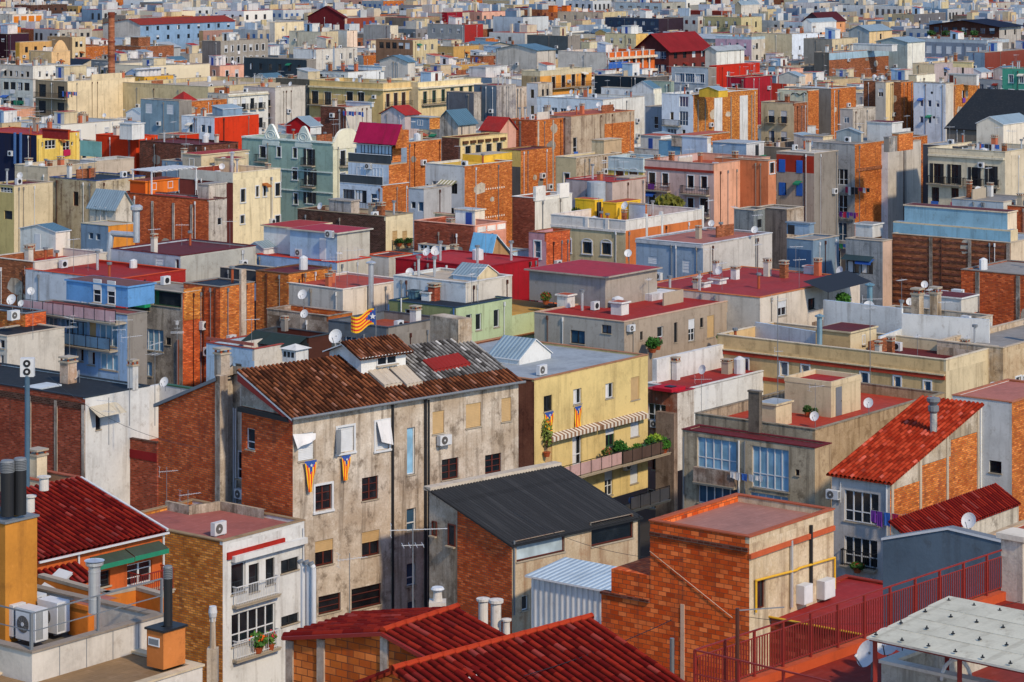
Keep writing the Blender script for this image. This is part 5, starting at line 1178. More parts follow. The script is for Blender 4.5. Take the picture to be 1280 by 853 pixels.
for i, (x0, x1, y0, t) in enumerate(((170, 425, 395, 'lower left'), (428, 662, 335, 'upper right'))):
    a, c, z0, z1 = b.rect('R', x0, y0, x1, y0+20); k = MB(); w = c-a; n = int(w/.22)
    for j in range(n):
        xa, xb = w*j/n, w*(j+1)/n; m = 'awn_w' if j % 2 else 'p:8c6c54'
        k.poly([(xa, 0, .18), (xb, 0, .18), (xb, -.55, .02), (xa, -.55, .02)], m); k.poly([(xa, -.55, .02), (xb, -.55, .02), (xb, -.55, -.3), (xa, -.55, -.3)], m)
    o = link('awning', k.mesh('awning')); o.location = wl_(b, (a, -.01, z1-.1)); o.rotation_euler = (0, 0, b.rz); tag(o, 'striped brown and white awning on the yellow block, '+t+' of the two', 'awning')
P = lambda x, y, off=.9: b.onface('R', x, y, off)[0]
plant(P(500, 545), 'bushy green plant in a terracotta pot on the yellow block balcony', .55, 1.2, '2c5a20', n=300, seed=2)
plant(P(545, 560), 'dark green plant beside the blue pot on the yellow block balcony', .4, .9, '24501e', pot='cloth_t', n=200, seed=3)
plant(P(680, 485), 'yellow green trailing plants at the right end of the yellow block balcony', .6, .8, '6f8a2a', n=300, seed=6); plant(P(700, 505, 1.2), 'large bush overhanging the balcony corner of the yellow block', .6, .9, '3a6a24', n=300, seed=8)
plant(P(590, 545), 'leafy shrub in the middle of the yellow block balcony', .5, 1.0, '3f6a24', n=260, seed=61)
plant(P(655, 520), 'green plant next to the bin on the yellow block balcony', .45, 1.1, '2f5a1e', n=240, seed=62)
plant(P(430, 560), 'reddish flowering plant at the divider of the yellow block balcony', .4, .9, '4a5a28', n=200, seed=63, flowers='b83838')
plant(P(160, 530, .3), 'tall thin climbing plant at the left of the yellow block awning', .42, 2.3, '6a7a34', n=190, seed=7, name='climbing_plant')
estelada(b, 'R', 183, 305, 1.0, 1.5, 'small striped flag with blue triangle below the leftmost window of the yellow block', off=.1, taper=.1); estelada(b, 'R', 330, 275, .8, 1.5, 'small striped flag with blue triangle below the second window of the yellow block', off=.1, taper=.05)
p, rz = b.onface('R', 575, 600, .4); ac(p, rz, 'air conditioner under the upper balcony of the yellow block')
p = roofpt(b, 160, 120); ac(p, b.rz, 'air conditioner on the roof edge of the yellow block', w=.9, h=.75)
k = MB(); k.lathe([(0, 0), (.3, 0), (.36, .5), (.4, .55)], (0, 0, 0), 'm_green'); o = link('green_bin', k.mesh('green_bin')); o.location = P(630, 505); tag(o, 'green bin on the plant filled balcony of the yellow block', 'bin')
k = MB(); k.lathe([(0, 0), (.22, .02), (.3, .2), (.25, .42), (0, .5)], (0, 0, 0), 'cloth_b'); o = link('blue_bag', k.mesh('blue_bag')); o.location = P(560, 762); tag(o, 'blue bag on the lower balcony of the yellow block', 'bag')
T(630, 330, 960, 1043)
b.hut(60, 400, 378, -60, 185, 'white', 'white', 'tin', 'gB', 1.3, name='glazed_shed')
mb = MB(); q = b.loc(roofpt(b, 60, 385))
# narrow rusty and white houses right of the yellow block
T(800, 440, 1060, 1056)
b = B('narrow house with white glazed gallery and maroon roof beside the yellow block', 190, 205, 28, 275, z=6.1, wl='W:9a5a44', wr='W:c8c2b8,6a5a4c,e8e4dc', roof='rd', par=.1, th=38, cap='rm')
b.w('L', 'wm', 40, 265, 130, 350); b.w('L', 'wm', 35, 700, 130, 800); b.w('L', 'r', 60, 480, 110, 600)
boxl(b, 'corner_pier', (-.5, -.02, -8), (-.002, 1.7, b.z-1.6), 'W:8a7466,4a3a30,a89888'); boxl(b, 'red_roof_hatch', (-.5, .2, b.z+.01), (1.4, 2., b.z+.25), 'p:b01c30'); boxl(b, 'skylight', (.1, .6, b.z+.255), (.8, 1.3, b.z+.32), 'solar')
p, rz = b.onface('L', 88, 385, .4); ac(p, rz, 'air conditioner under the glazed gallery beside the yellow block')
b = B('white walled sunken terrace with red floor right of the yellow block', 252, 185, 30, 722, z=5.4, wl='white', wr='white', roof='rr', par=.15, th=38, kind='terrace_block', cap='white')
WT = b
T(630, 330, 960, 1043)
mb = MB(); mb.box((b.LA*.08, b.LB-.3, b.zr), (b.LA, b.LB+.15, b.zr+1.9), 'white'); mb.box((b.LA-.3, 1, b.zr), (b.LA+.0, b.LB-.3, b.zr+1.9), 'white'); mb.box((.23, .0, b.zr), (b.LA, .22, b.zr+.16), 'white'); link('terrace_wall', mb.mesh('terrace_wall'), b.root)
T(800, 440, 1060, 1056)
# stained grey house with big windows
b = B('stained concrete house with blue painted balcony and large white window', 888, 485, 215, 970, z=7.6, wl='W:a89c84,4a4034,c8bca4', wr='W:b09878,6a5440,c8b494', roof='rd', par=.12, th=38, kind='balcony_house', cat='house', cap='p:6a2428')
SG = b
for st, x0, y0, x1, y1 in (('wB', 290, 445, 490, 600), ('wBm', 568, 490, 755, 700), ('k', 790, 600, 808, 628), ('wb', 295, 680, 495, 780), ('wB', 560, 725, 750, 800)): b.w('L', st, x0, y0, x1, y1)
b.balc('L', 292, 495, 668, .5, 'solid', 'W:7a5a48'); b.pipe('L', 505, 450, 780, 's_white', .07); b.pipe('L', 225, 430, 790, 'm_grey', .06); b.pipe('L', 535, 450, 780, 'm_grey', .05)
laundry(b, 'L', 308, 572, 480, 600, ('cloth_w', 'cloth_w', 'cloth_b', 's_white'), 'white and blue washing on the balcony of the stained concrete house', .6, drop=(.3, .5))
b2 = B('stained parapet terrace with red tiled floor and cream stair hut', 890, 392, 280, None, z=8.0, wl='W:9a8f7c,3a342c,bfb49c', wr='W:a08868,6a543c,c0a888', roof='f:a83a24', par=.75, th=38, kind='terrace_block', cap='W:8a7f6c,4a4238,a89c88', la=18)
b = b2
b.hut(970, 335, 155, 735, 1120, 'cream', 'cream', 'rr', 'par', door='Rg.25', name='stair_hut'); b.hut(690, 385, 275, 600, 770, 'cream', 'cream', 'rs', 'flat', name='stair_hut'); b.hut(605, 440, 210, 550, 620, 'W:6a6258,3a342c,8a8070', 'W:6a6258,3a342c,8a8070', 'rg', 'flat', name='chimney_stack', over=.05)
dish(roofpt(b, 885, 385), radians(-25), 'white dish on the red tiled terrace near the cream stair hut', r=.4, h=.8)
plant(roofpt(b, 850, 330), 'low plants in pots on the red tiled terrace by the cream stair hut', .35, .6, '2f4a20', n=150, seed=11)
plant(roofpt(b, 885, 335), 'second pot plant right of the low plants near the cream stair hut', .3, .5, '2a4a20', n=120, seed=12)
antenna(roofpt(b, 890, 345), .5, 'white tv antenna lying near the plants on the red tiled terrace', 2.6, 1.3)
antenna(world(PX(312), PY(300), 6), .1, 'tv antenna against the white terrace wall', 2.6, 1.3); antenna(roofpt(b, 700, 380), .2, 'tall thin antenna behind the small cream stair hut', 5.5, .6)
for i, (x, h_) in enumerate(((868, 3.6), (915, 2.2))): k = MB(); k.cyl((0, 0, 0), (0, 0, h_), .12, 'm_dark', 8); k.cyl((0, 0, h_), (0, 0, h_+.2), .18, 'm_dark', 8); o = link('vent_pipe', k.mesh('vent_pipe')); o.location = world(PX(x), PY(760 if i == 0 else 725), 2.5); tag(o, ('taller' if i == 0 else 'shorter')+' black vent pipe beside the white corrugated low roof', 'vent pipe')
b = B('low white corrugated roof in the gap beside the pantile house', 1000, 760, 830, None, z=2.6, wl='beige', wr='beige', roof='t:d8d8d4', par=.1, th=38, la=6, kind='low_shed', cat='shed')

# large beige block on the right
T(950, 330, 1280, 1043)
b = B('long beige block with red tile bands and white walled terraces', 735, 378, -168, 940, z=8, wl='p:ccb080', wr='cream', roof='rd', par=.95, th=38, cap='p:d0c4ac')
BB = b
for x, y in ((95, 415), (180, 428), (413, 458), (543, 474), (662, 488), (-60, 400)): b.w('L', 'wbt', x-14, y-26, x+14, y+26)
b.bandp('L', -165, 732, 392, 406, .12, 'p:a8402c', 'red_cornice'); b.bandp('L', -165, 732, 384, 389, .2, 'cream', 'string_course')
b.bandp('L', -165, 732, 480, 494, .1, 'p:a8402c', 'red_cornice')
b.hut(357, 355, 275, 220, 460, 'p:c4a878', 'cream', 'rd', 'flat', name='stair_hut', win=('R', 1, .5, .8, 'w'))
mb = MB()
for x0, y0, x1, y1, h_ in ((475, 350, 560, 318, 1.3), (560, 318, 905, 345, 2.6), (250, 280, 560, 318, 3.0), (-20, 290, 220, 330, 1.3)):
    p0, p1 = b.loc(roofpt(b, x0, y0)), b.loc(roofpt(b, x1, y1)); d = Vector((p1[0]-p0[0], p1[1]-p0[1], 0)); nn = Vector((-d.y, d.x, 0)).normalized()*.2; q = [Vector((*p0, 0)), Vector((*p1, 0)), Vector((*p1, 0))+nn, Vector((*p0, 0))+nn]
    for i in range(4): a_, c_ = q[i], q[(i+1) % 4]; mb.poly([(a_.x, a_.y, b.zr), (c_.x, c_.y, b.zr), (c_.x, c_.y, b.zr+h_), (a_.x, a_.y, b.zr+h_)], 'white')
    mb.poly([(v.x, v.y, b.zr+h_) for v in q], 'lb')
link('terrace_wall', mb.mesh('terrace_wall'), b.root)
b.hut(550, 300, 260, 470, 610, 'lb', 'offw', 'rs', 'sB', .4)
dish(roofpt(b, 430, 290), radians(-10), 'large white dish on the beige block stair hut', r=.6, h=2.6); dish(roofpt(b, 365, 290), radians(-15), 'smaller white dish left of the large one on the beige block', r=.42, h=2.2); dish(world(PX(428), PY(600), 8), radians(-20), 'white dish on the stained wall below the beige block', r=.42, h=.9)
dish(world(PX(920), PY(520), 7.5), radians(-30), 'dish at the right foot of the beige block', r=.38, h=.7)
antenna(world(PX(435), PY(560), 5), .1, 'tall double tv antenna in front of the beige block', 8.5, 1.6, kind=2, thick=.03); antenna(world(PX(70), PY(560), 5), .1, 'tall tv antenna near the left windows of the beige block', 8.5, 1.2, thick=.03)
b.chm(b.LA*.05, b.LB*.55, b.zr, 3.2, .45, 't:7fa0b0', 'pipe')
b = B('weathered sandstone house at the right edge behind the beige block', 960, 330, 940, None, z=8.2, wl='W:b8a080', wr='W:b8a080,7a6448,d0c0a0', roof='rg', par=.5, th=38, lb=6, la=16)
b.w('R', 'wg', 962, 460, 980, 515); b.w('R', 'wt', 1010, 445, 1030, 500); b.w('R', 'wt', 1038, 440, 1060, 495)
# brick wall building at right edge
b = B('tall red brick party wall with grey pillar at the right edge', 1240, 60, 795, None, z=10, wl='br', wr='br', roof='rg', par=.15, th=38, la=9, cap='conc')
RB = b
for xp in (860, 1020): a = b.sz('L', PX(xp), PY(150))[0]; boxl(b, 'pillar', (-.08, a-.2, -8), (-.002, a+.2, b.zr), 'W:5a5450')
boxl(b, 'low_step', (-.9, b.LB*.86, -8), (-.01, b.LB+2, b.zr-3), 'br')
b = B('pale stone walls with two square chimneys in front of the brown brick wall', 740, 245, 345, None, z=8.8, wl='W:b8b0a0', wr='W:b8b0a0', roof='rg', par=.5, th=38, la=8)
b.chimney(622, 215, 120, 42, 'W:b09a7c'); b.chimney(693, 215, 125, 40, 'W:b09a7c'); b.chimney(434, 195, 110, 22, 't:6f98aa', 'pipe')
dish(roofpt(b, 592, 190), radians(-10), 'dish between the pale wall and the left square chimney', r=.4, h=.9); dish(roofpt(b, 650, 120), radians(-10), 'dish behind the two square chimneys', r=.4, h=.9)
b.hut(795, 205, 140, 642, 860, 'white', 'offw', 'rd', 'flat')
for i, (x, y) in enumerate(((712, 100), (750, 125), (775, 95), (795, 120))): ac(roofpt(b, x, y+60), b.rz+(-pi/2), 'rooftop air conditioner before the brown brick wall, number %s from the left'%('one', 'two', 'three', 'four')[i], w=1.0, h=1.2, d=.6)

# ---------------------------------------------------------------- centre: long red roof
T(630, 330, 960, 1043)
b = B('long low grey block with wide red painted roof and back patios', 475, 228, 120, 960, z=9.2, wl='p:a8a49c', wr='p:a09282', roof='rr', par=.12, th=38, cap='p:c8a890')
LR = b
for st, x0, y0, x1, y1 in (('w', 605, 250, 630, 290), ('k', 672, 232, 685, 310), ('wh', 728, 218, 755, 305), ('k', 775, 215, 787, 250), ('wS', 803, 202, 830, 290), ('wh', 880, 188, 907, 260), ('k', 922, 188, 934, 218), ('k', 538, 265, 548, 300)): b.w('R', st, x0, y0, x1, y1)
for st, x0, y0, x1, y1 in (('kb', 262, 282, 320, 340), ('kb', 385, 260, 425, 300), ): b.w('L', st, x0-0, y0-20, x1, y1-25)
p, rz = b.onface('R', 493, 268, .4); ac(p, rz, 'air conditioner on the pale corner of the long red roofed block')
for i, (x, y, t) in enumerate(((475, 200, 'nearest'), (262, 170, 'leftmost'), (800, 118, 'third'), (862, 105, 'farthest'))): 
    q = b.loc(roofpt(b, x, y)); b.hutm(q[0]-.7, q[1]-.2, 1.1, 1.1, 1.0, b.zr, 'white', 'white', 'rt', 'flat', .2, None, 'vent_hut', .15)
b.balm('R', b.sz('R', PX(720), PY(300))[0], 12, b.z-7.4, 1.6, 'glass', 'p:a8a098')
plant(b.onface('R', 540, 345, 1.2)[0], 'green plants on the corner patio under the long red roof', .6, 1., '2f5a20', n=260, seed=14)
plant(b.onface('R', 570, 335, 1.0)[0], 'pink flowering pot on the patio under the long red roof', .4, .8, '3a5a2a', n=200, seed=15, flowers='c04070')
plant(b.onface('R', 800, 310, 1.4)[0], 'small shrub on the right part of the back patio', .35, .7, '35602a', n=150, seed=16)
b.hut(400, 175, 55, 100, 605, 'p:8c8c8c', 'p:9a9288', 'rm', 'flat', name='penthouse', over=.35, z0=b.zr)
for st, x0, x1 in (('w', 118, 134), ('wh', 172, 210)): pass
mb = MB(); q = b.loc(roofpt(b, 686, 128)); mb.box((q[0]-4, q[1], b.zr), (q[0], q[1]+1.6, b.zr+.6), 'p:c8ccd0'); link('ventilation_box', mb.mesh('ventilation_box'), b.root)
plant(roofpt(b, 165, 160), 'red and green pot plants beside the grey penthouse wall', .5, .8, '4a5a24', n=200, seed=17, flowers='b02c20'); plant(roofpt(b, 205, 150), 'taller pot plant next to the grey penthouse corner', .4, 1., '2f5424', n=200, seed=18)
dish(roofpt(b, 490, -10, 13.5), radians(-10), 'white dish on the magenta penthouse roof', r=.4, h=.7)
# blue grey house behind with small porch
T(630, 130, 960)
b = B('blue grey rendered house with shallow pinkish roof and two closed shutters', 965, 680, 640, 1300, z=12, wl='p:8fa2b4', wr='p:b8b4ae', roof='rp', par=.2, th=38, cap='p:c8ccd0')
for st, x0, y0, x1, y1 in (('ws', 700, 738, 745, 775), ('ws', 865, 755, 903, 818)): b.w('L', st, x0, y0, x1, y1)
b.w('R', 'r', 1245, 795, 1268, 840)
b.bandp('L', 640, 963, 672, 686, .15, 'p:b0b4b8')
dish(roofpt(b, 1005, 618), radians(-20), 'dish at the left rear of the blue grey house roof', r=.4, h=.8); dish(roofpt(b, 1215, 655), radians(-20), 'dish near the right edge of the blue grey house roof', r=.42, h=.9)
b = B('right wing of the red roofed block with orange kerb and shaded pergola', 1, 1, 1, 1, z=9.9) if 0 else b
T(950, 330, 1280, 1043)
b = B('pale wing with bright red roof and dark shade cloth terrace', 0, 132, -120, 395, z=9.8, wl='offw', wr='p:cfc6b8', roof='f:a03030', par=.12, th=38, lb=13, cap='p:c87848')
for st, x0, y0, x1, y1 in (('wh', 70, 145, 105, 205), ('k', 190, 135, 218, 180)): b.w('R', st, x0, y0, x1, y1)
k = MB(); a, c, z0, z1 = b.rect('R', 170, 85, 345, 135); k.poly([(a, 0, z0+1.9), (c, 0, z0+2.1), (c, -2.6, z0+1.3), (a, -2.6, z0+1.1)], 'm_dark'); [k.bar((x, -2.6, z0-2), (x, -2.6, z0+1.2), .06, 'm_dark') for x in (a, c)]; link('shade_cloth', k.mesh('shade_cloth'), b.root)
a, c, z0, z1 = b.rect('R', 100, 180, 340, 235); mb = MB(); n = 26
for i in range(n): x = a+(c-a)*i/n; mb.box((x, -2.8, z0-1.5), (x+(c-a)/n*.8, -2.74, z1-.3), 'p:8a7868')
link('slat_fence', mb.mesh('slat_fence'), b.root)
plant(b.onface('R', 262, 165, 1.8)[0], 'green shrub under the dark shade cloth', .7, 1., '3a6a24', n=240, seed=21)
b.hut(208, 42, 15, 172, 225, 'white', 'white', 'rt', 'flat', name='vent_hut')

# pale green house, grey houses, red hut cluster
T(310, 330, 640, 1043)
b = B('pale green and olive house with flat navy roof', 822, 172, 555, 1043, z=10, wl='p:8f9668', wr='p:aebf98', roof='rn', par=.15, th=38, cap='p:2c4458')
GN = b; T(310, 330, 640, 1043)
for st, x0, y0, x1, y1 in (('w', 618, 182, 665, 250), ('k', 570, 192, 588, 216)): b.w('L', st, x0, y0, x1, y1)
for st, x0, y0, x1, y1 in (('wg', 862, 202, 884, 270), ('wg', 900, 195, 922, 262), ('wg', 970, 182, 994, 250)): b.w('R', st, x0, y0, x1, y1)
b.pipe('L', 608, 135, 320, 's_white', .06); b.pipe('L', 640, 220, 320, 'tan', .05); b.pipe('L', 815, 175, 300, 'm_blue', .07); b.pipe('L', 558, 160, 320, 'm_blue', .07)
b.LA *= 1.0
b.chimney(735, 145, 70, 40, 'bR'); b.hut(716, 148, 118, 685, 740, 'white', 'white', 'rn', 'flat', name='skylight_box'); b.hut(660, 140, 112, 632, 680, 'tinb', 'tinb', 'rn', 'flat', name='skylight_box')
T(630, 330, 960, 1043)
GN.LA2 = GN.solve(GN.A, PX(262)); boxl(GN, 'terrace_wing', (GN.LA+.002, 0, -8), (GN.LA2, 7, GN.zr-1.5), 'p:b4c49c'); boxl(GN, 'wing_floor', (GN.LA+.002, .3, GN.zr-1.499), (GN.LA2-.3, 6.7, GN.zr-1.45), 'f:b89048'); GN.band('R', GN.LA, GN.LA2, GN.zr-3.4, GN.zr-3.2, .08, 'p:b07850', 'string_course')
T(310, 330, 640, 1043)
b = B('dark concrete house with white multi pane window in front of the cream wall', 555, 250, 318, None, z=9.7, wl='p:5f6870', wr='conc', roof='rt', par=.7, th=38, la=7, cap='p:4a5058')
b.w('L', 'wbm', 340, 285, 450, 335)
b = B('long cream party wall with a steel flue above the dark concrete house', 375, 100, 370, 640, z=10.2, wl='offw', wr='p:d8ccbc', roof='f:a84838', par=.2, th=41, kind='party_wall_house', cap='p:e0d8cc', lb=8); b.wl = 'offw'
b.chm(b.solve(b.A, PX(475)), -.35, b.z-3.8, 5.8, .5, 'm_steel', 'pipe')
b = B('dark shed with bright blue window doors behind the roof ridge', 240, 290, 25, 330, z=9, wl='p:3a4248', wr='p:4a2c24', roof='f:c8502c', par=.5, th=38, cap='p:3a4248')
b.w('L', 'um', 85, 318, 215, 400); mb = MB(); a, c, z0, z1 = b.rect('L', 25, 280, 235, 300); mb.poly([(-1.6, a, z0-.2), (-1.6, c, z0-.2), (0, c, z1+.1), (0, a, z1+.1)], 'p:2a3a3a'); link('lean_to_cover', mb.mesh('lean_to_cover'), b.root)
k = MB(); k.box((-.7, -.7, 0), (.7, .7, 1.0), 'white'); [k.box((-.72, -.5+.4*i, .4), (-.69, -.25+.4*i, .8), 'm_dark') for i in range(3)]; k.poly([(-.9, -.9, 1), (.9, -.9, 1), (0, 0, 1.35)], 'white'); k.poly([(-.9, .9, 1), (-.9, -.9, 1), (0, 0, 1.35)], 'white'); k.poly([(.9, -.9, 1), (.9, .9, 1), (0, 0, 1.35)], 'white'); k.poly([(.9, .9, 1), (-.9, .9, 1), (0, 0, 1.35)], 'white')
o = link('vent_turret', k.mesh('vent_turret')); o.location = world(PX(187), PY(385), 9)+Vector((0, 0, 0)); o.rotation_euler = (0, 0, b.rz); tag(o, 'little white louvred turret in front of the blue doors', 'vent turret')
b = B('narrow red brown brick chimney breast wall left of the orange terrace', 160, 38, 62, 330, z=11, wl='bo', wr='by', roof='rd', par=.1, th=38, lb=4, cap='p:6a5040'); 
b.pipe('R', 200, 60, 180, 'm_dark', .05)
b = B('rust and orange roof terrace with concrete posts and two dishes', 318, 205, 75, None, z=9.6, wl='W:7a6a5c', wr='bo', roof='f:c0502c', par=.5, th=38, la=3, cap='W:8a7a6a')
dish(roofpt(b, 215, 210), radians(-20), 'upper white dish on the orange terrace with concrete posts', r=.5, h=1.9); dish(roofpt(b, 222, 240), radians(-20), 'lower white dish on the orange terrace with concrete posts', r=.42, h=.9)
b.chimney(145, 265, 60, 24, 'conc')
b = B('dark slot house with green blind and concrete post left of the orange brick', 60, 30, -110, 62, z=10.8, wl='p:3c4044', wr='bk', roof='rn', par=.1, th=38, la=3); b.w('L', 'gs', 8, 75, 38, 145)
# house of white flats with red roof sheds (230..520)
T(230, 270, 520)
b = B('white and grey two storey penthouse with bright red roofs', 845, 255, 400, 1030, z=10.6, wl='p:93b0d4', wr='p:c0bcae', roof='rr', par=.15, th=38, cap='p:c84028')
for x in (590, 700, 720, 540): b.w('L', 'wb', x-14, 300, x+14, 362)
b.hut(845, 250, 100, 585, 1025, 'lb', 'p:b8b6aa', 'rm', 'flat', name='penthouse', door='Lw.3', over=.25); b.hut(600, 215, 70, 440, 800, 'white', 'cream', 'rr', 'flat', name='penthouse', over=.25)
ac(roofpt(b, 630, 228), b.rz-pi/2, 'air conditioner at the foot of the red penthouse wall', w=.9, h=.8); p = roofpt(b, 815, 250); p.z += 2.2; ac(p-Vector((.3, .3, 0)), b.rz-pi/2, 'air conditioner high on the pale penthouse wall under the red roof', w=.9, h=.7)
b.hut(440, 215, 180, 350, 575, 'white', 'white', 'tin', 'gA', .6, name='glazed_shed')
for i, (x, y, h_) in enumerate(((835, 400, 3.), (900, 395, 3.5), (770, 250, 2.5), (960, 370, 3.2))): antenna(world(PX(x), PY(y), 10.2), .3*i, ('first', 'second', 'third', 'fourth')[i]+' thin tv antenna around the pale two storey penthouse, counted from its left', h_, 1.2, kind=2 if i == 3 else 0)
b = B('grey flat fronted shed with maroon roof right of the red penthouse', 1130, 225, 1000, 1260, z=10.6, wl='p:c8c8c4', wr='p:b8b4a8', roof='rd', par=.15, th=38, cap='p:c05028')
b = B('crimson rooftop house with dish and pale railing', 1300, 330, 1170, None, z=10.4, wl='p:a81c28', wr='p:a81c28', roof='rr', par=.15, th=38, la=14, cap='p:8c1824')
dish(roofpt(b, 1245, 360), radians(-10), 'white dish in front of the crimson rooftop house', r=.45, h=.8)
T(310, 130, 640)
b = B('long crimson roofed hut row behind the green house', 1145, 790, 715, None, z=11.6, wl='p:9c1a26', wr='p:9c1a26', roof='f:b02020', par=.1, th=38, la=8, cap='p:8c1824')
dish(roofpt(b, 910, 760), radians(-10), 'large white dish on the long crimson roof', r=.55, h=.9); dish(roofpt(b, 865, 765), radians(-30), 'smaller white dish left of the large one on the crimson roof', r=.45, h=.9)

T(310, 330, 640, 1043)
b = B('pale low terrace roofs in front of the long crimson hut row', 860, 74, 575, 1043, z=11.6, wl='p:c4ccd0', wr='offw', roof='rc', par=.25, th=38, cap='p:d0d0cc')
b.hut(905, 70, 50, 810, 985, 'lb', 'cream', 'tin', 'gB', .9, name='glazed_shed')
# ---------------------------------------------------------------- upper middle, left to right (each block read at the photo's own tile)
def BB_(t, *a, **k): T(*t); return B(*a, **k)
t1, t2, t3, t4 = (0, 130, 330), (310, 130, 640), (630, 130, 960), (950, 130, 1280)
T(*t1)
b = B('cream block with striped skylight hut and brown brick flank on the left', 168, 765, -60, 520, z=11, wl='bk', wr='offw', roof='rr', par=.8, th=38, cap='offw')
b.hut(270, 742, 620, 98, 340, 'p:c8ccc8', 'p:d0c8bc', 'tinb', 'gA', .55, door='L', name='stair_hut'); b.w('R', 'ro', 215, 815, 240, 853)
b = B('pale grey penthouse house with maroon roof and large bent steel duct', 875, 735, 540, 1240, z=11.5, wl='p:a8b4c0', wr='p:b0b0a8', roof='rd', par=.2, th=38, cap='p:5c2024')
b.w('L', 'ws', 755, 750, 795, 815); b.w('L', 'w', 848, 755, 868, 800); b.cl = 0
mb = MB(); q = b.loc(roofpt(b, 662, 672)); mb.cyl((q[0], q[1], b.zr), (q[0], q[1], b.zr+3.2), .32, 'm_steel', 12); mb.cyl((q[0], q[1], b.zr+.7), (q[0]-.5, q[1]+3, b.zr+.7), .3, 'm_steel', 12); mb.cyl((q[0]-.5, q[1]+3, b.zr+.8), (q[0]-.9, q[1]+3.1, b.zr-2.5), .3, 'm_steel', 12); mb.lathe([(.32, 0), (.6, .2), (.6, .5), (.3, .7)], (q[0], q[1], b.zr+3), 'm_steel', 12); link('duct', mb.mesh('duct'), b.root)
b = B('low terrace house with red kerb in front of the maroon roofed penthouse', 560, 850, 325, 900, z=10.4, wl='p:b8c0c8', wr='rr', roof='rr', par=.3, th=38, cap='p:c04a2c', lb=12)
b = B('small blue grey and orange rendered cube house with flat pale roof', 525, 590, 392, 655, z=11.8, wl='bg', wr='p:d88c38', roof='rc', par=.12, th=38, cap='p:b0a890')
b.ws('L', 'wb', [(440, 640), (475, 645)], 22, 34)
b = B('long brown brick party wall with grey pillars and tall grey tower end', 1012, 465, 575, 1100, z=12.3, wl='br', wr='W:a8a098', roof='rr', par=.2, th=38, cap='p:6a4438', kind='party_wall_house')
for xp in (650, 740, 842, 930): a = b.sz('L', PX(xp), PY(520))[0]; boxl(b, 'pillar', (-.09, a-.16, -8), (-.002, a+.16, b.zr-.5), 'W:9a9088')
b.hut(1012, 462, 395, 960, 1098, 'W:8a8680', 'W:a8a298', 'rg', 'flat', name='lift_tower', over=.08); b.w('R', 'w', 1055, 552, 1078, 588)
b.hut(705, 440, 380, 630, 865, 'p:c0501c', 'p:d87028', 'rt', 'flat', name='orange_hut', win=('R', 2, .8, .9))
mb = MB(); q = b.loc(roofpt(b, 735, 442)); zt = b.zr+2.6
for x in (0, 7): 
    for y in (0, 3): mb.box((q[0]+x, q[1]+y, b.zr), (q[0]+x+.14, q[1]+y+.14, zt), 's_white')
for i in range(9): mb.box((q[0]+.8*i, q[1]-.2, zt), (q[0]+.8*i+.5, q[1]+3.4, zt+.1), 's_white')
mb.box((q[0]-.1, q[1]-.1, zt-.1), (q[0]+7.2, q[1], zt), 's_white'); link('pergola', mb.mesh('pergola'), b.root)
b = B('curvy white gabled little facade with corrugated roof before the old brick wall', 560, 500, 415, 640, z=12, wl='W:c8c0b0', wr='W:c8c0b0', roof='tin', shape='gB', rh=1.6, rf=.5, th=38, lb=4)
b = B('dilapidated plaster and brick house with blue tarpaulin edge', 465, 372, 240, 470, z=12.2, wl='W:b0a080,5a4030,d0c4a8', wr='W:b0a080', roof='rn', par=.25, th=38, la=8, cap='p:3a5080')
b.w('L', 'rn', 355, 425, 380, 495)
b = B('narrow old cream house with balustrade and two balcony doors', 232, 305, 72, 240, z=12.4, wl='p:c8baa0', wr='p:b8a890', roof='rg', par=.9, th=38, la=9, cap='p:d0c4ac')
for x, y in ((120, 430), (185, 425)): b.w('L', 'wl', x-14, y-38, x+14, y+38)
b.balc('L', 98, 225, 480, .6, 'bars'); b.balc('L', 98, 225, 555, .5, 'bars')
b = B('small green awning shopfront house at the far left edge', 68, 395, -60, 75, z=12, wl='p:b8a870', wr='cream', roof='rd', par=.2, th=38, la=6)
b.w('L', 'wm', 0, 405, 60, 430); b.w('L', 'kn', 20, 520, 60, 560)
b = B('modern beige block with slit windows and glass terrace screen', 470, 275, 388, 650, z=12.6, wl='p:b4b8bc', wr='p:bcae9c', roof='f:5a6a58', par=.35, th=38, cap='p:c8c4bc')
for x in (487, 527): b.w('R', 'kn', x-6, 340-(x-487)*.1, x+6, 400)
b.w('R', 'kn', 570, 330, 632, 350); b.w('L', 'k', 425, 340, 442, 362)
mb = MB(); q = b.loc(roofpt(b, 388, 265)); mb.box((q[0], q[1]-4, b.z+.01), (q[0]+.05, q[1], b.z+2.), 'p:7fb0a8'); link('glass_screen', mb.mesh('glass_screen'), b.root)
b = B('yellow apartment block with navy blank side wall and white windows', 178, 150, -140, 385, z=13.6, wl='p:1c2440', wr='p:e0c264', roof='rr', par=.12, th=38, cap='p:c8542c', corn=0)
for st, x0, y0, x1, y1 in (('wm', 218, 175, 270, 218), ('wm', 305, 178, 338, 225), ('w', 200, 185, 210, 210), ('w', 288, 180, 296, 205), ('w', 345, 185, 355, 202), ('wm', 218, 272, 275, 315), ('wb', 295, 268, 338, 310), ('w', 343, 275, 358, 305), ('w', 203, 278, 214, 300)): b.w('R', st, x0, y0, x1, y1)
for x in (75, 103): b.pipe('L', x, 140, 290, 'm_blue', .22)
b.hut(330, 175, 130, 205, 338, 'rr', 'p:a8401c', 'rt', 'flat', .3, name='rooftop_hut')
for xp in (182, 285, 365): a = b.sz('R', PX(xp), PY(200))[0]; boxl(b, 'yellow_rib', (a, -.25, -8), (a+.5, -.002, b.zr-.4), 'p:e8cc70')
b.band('R', 0, b.LA, b.zr-5.0, b.zr-4.6, .2, 'p:e8cc70')
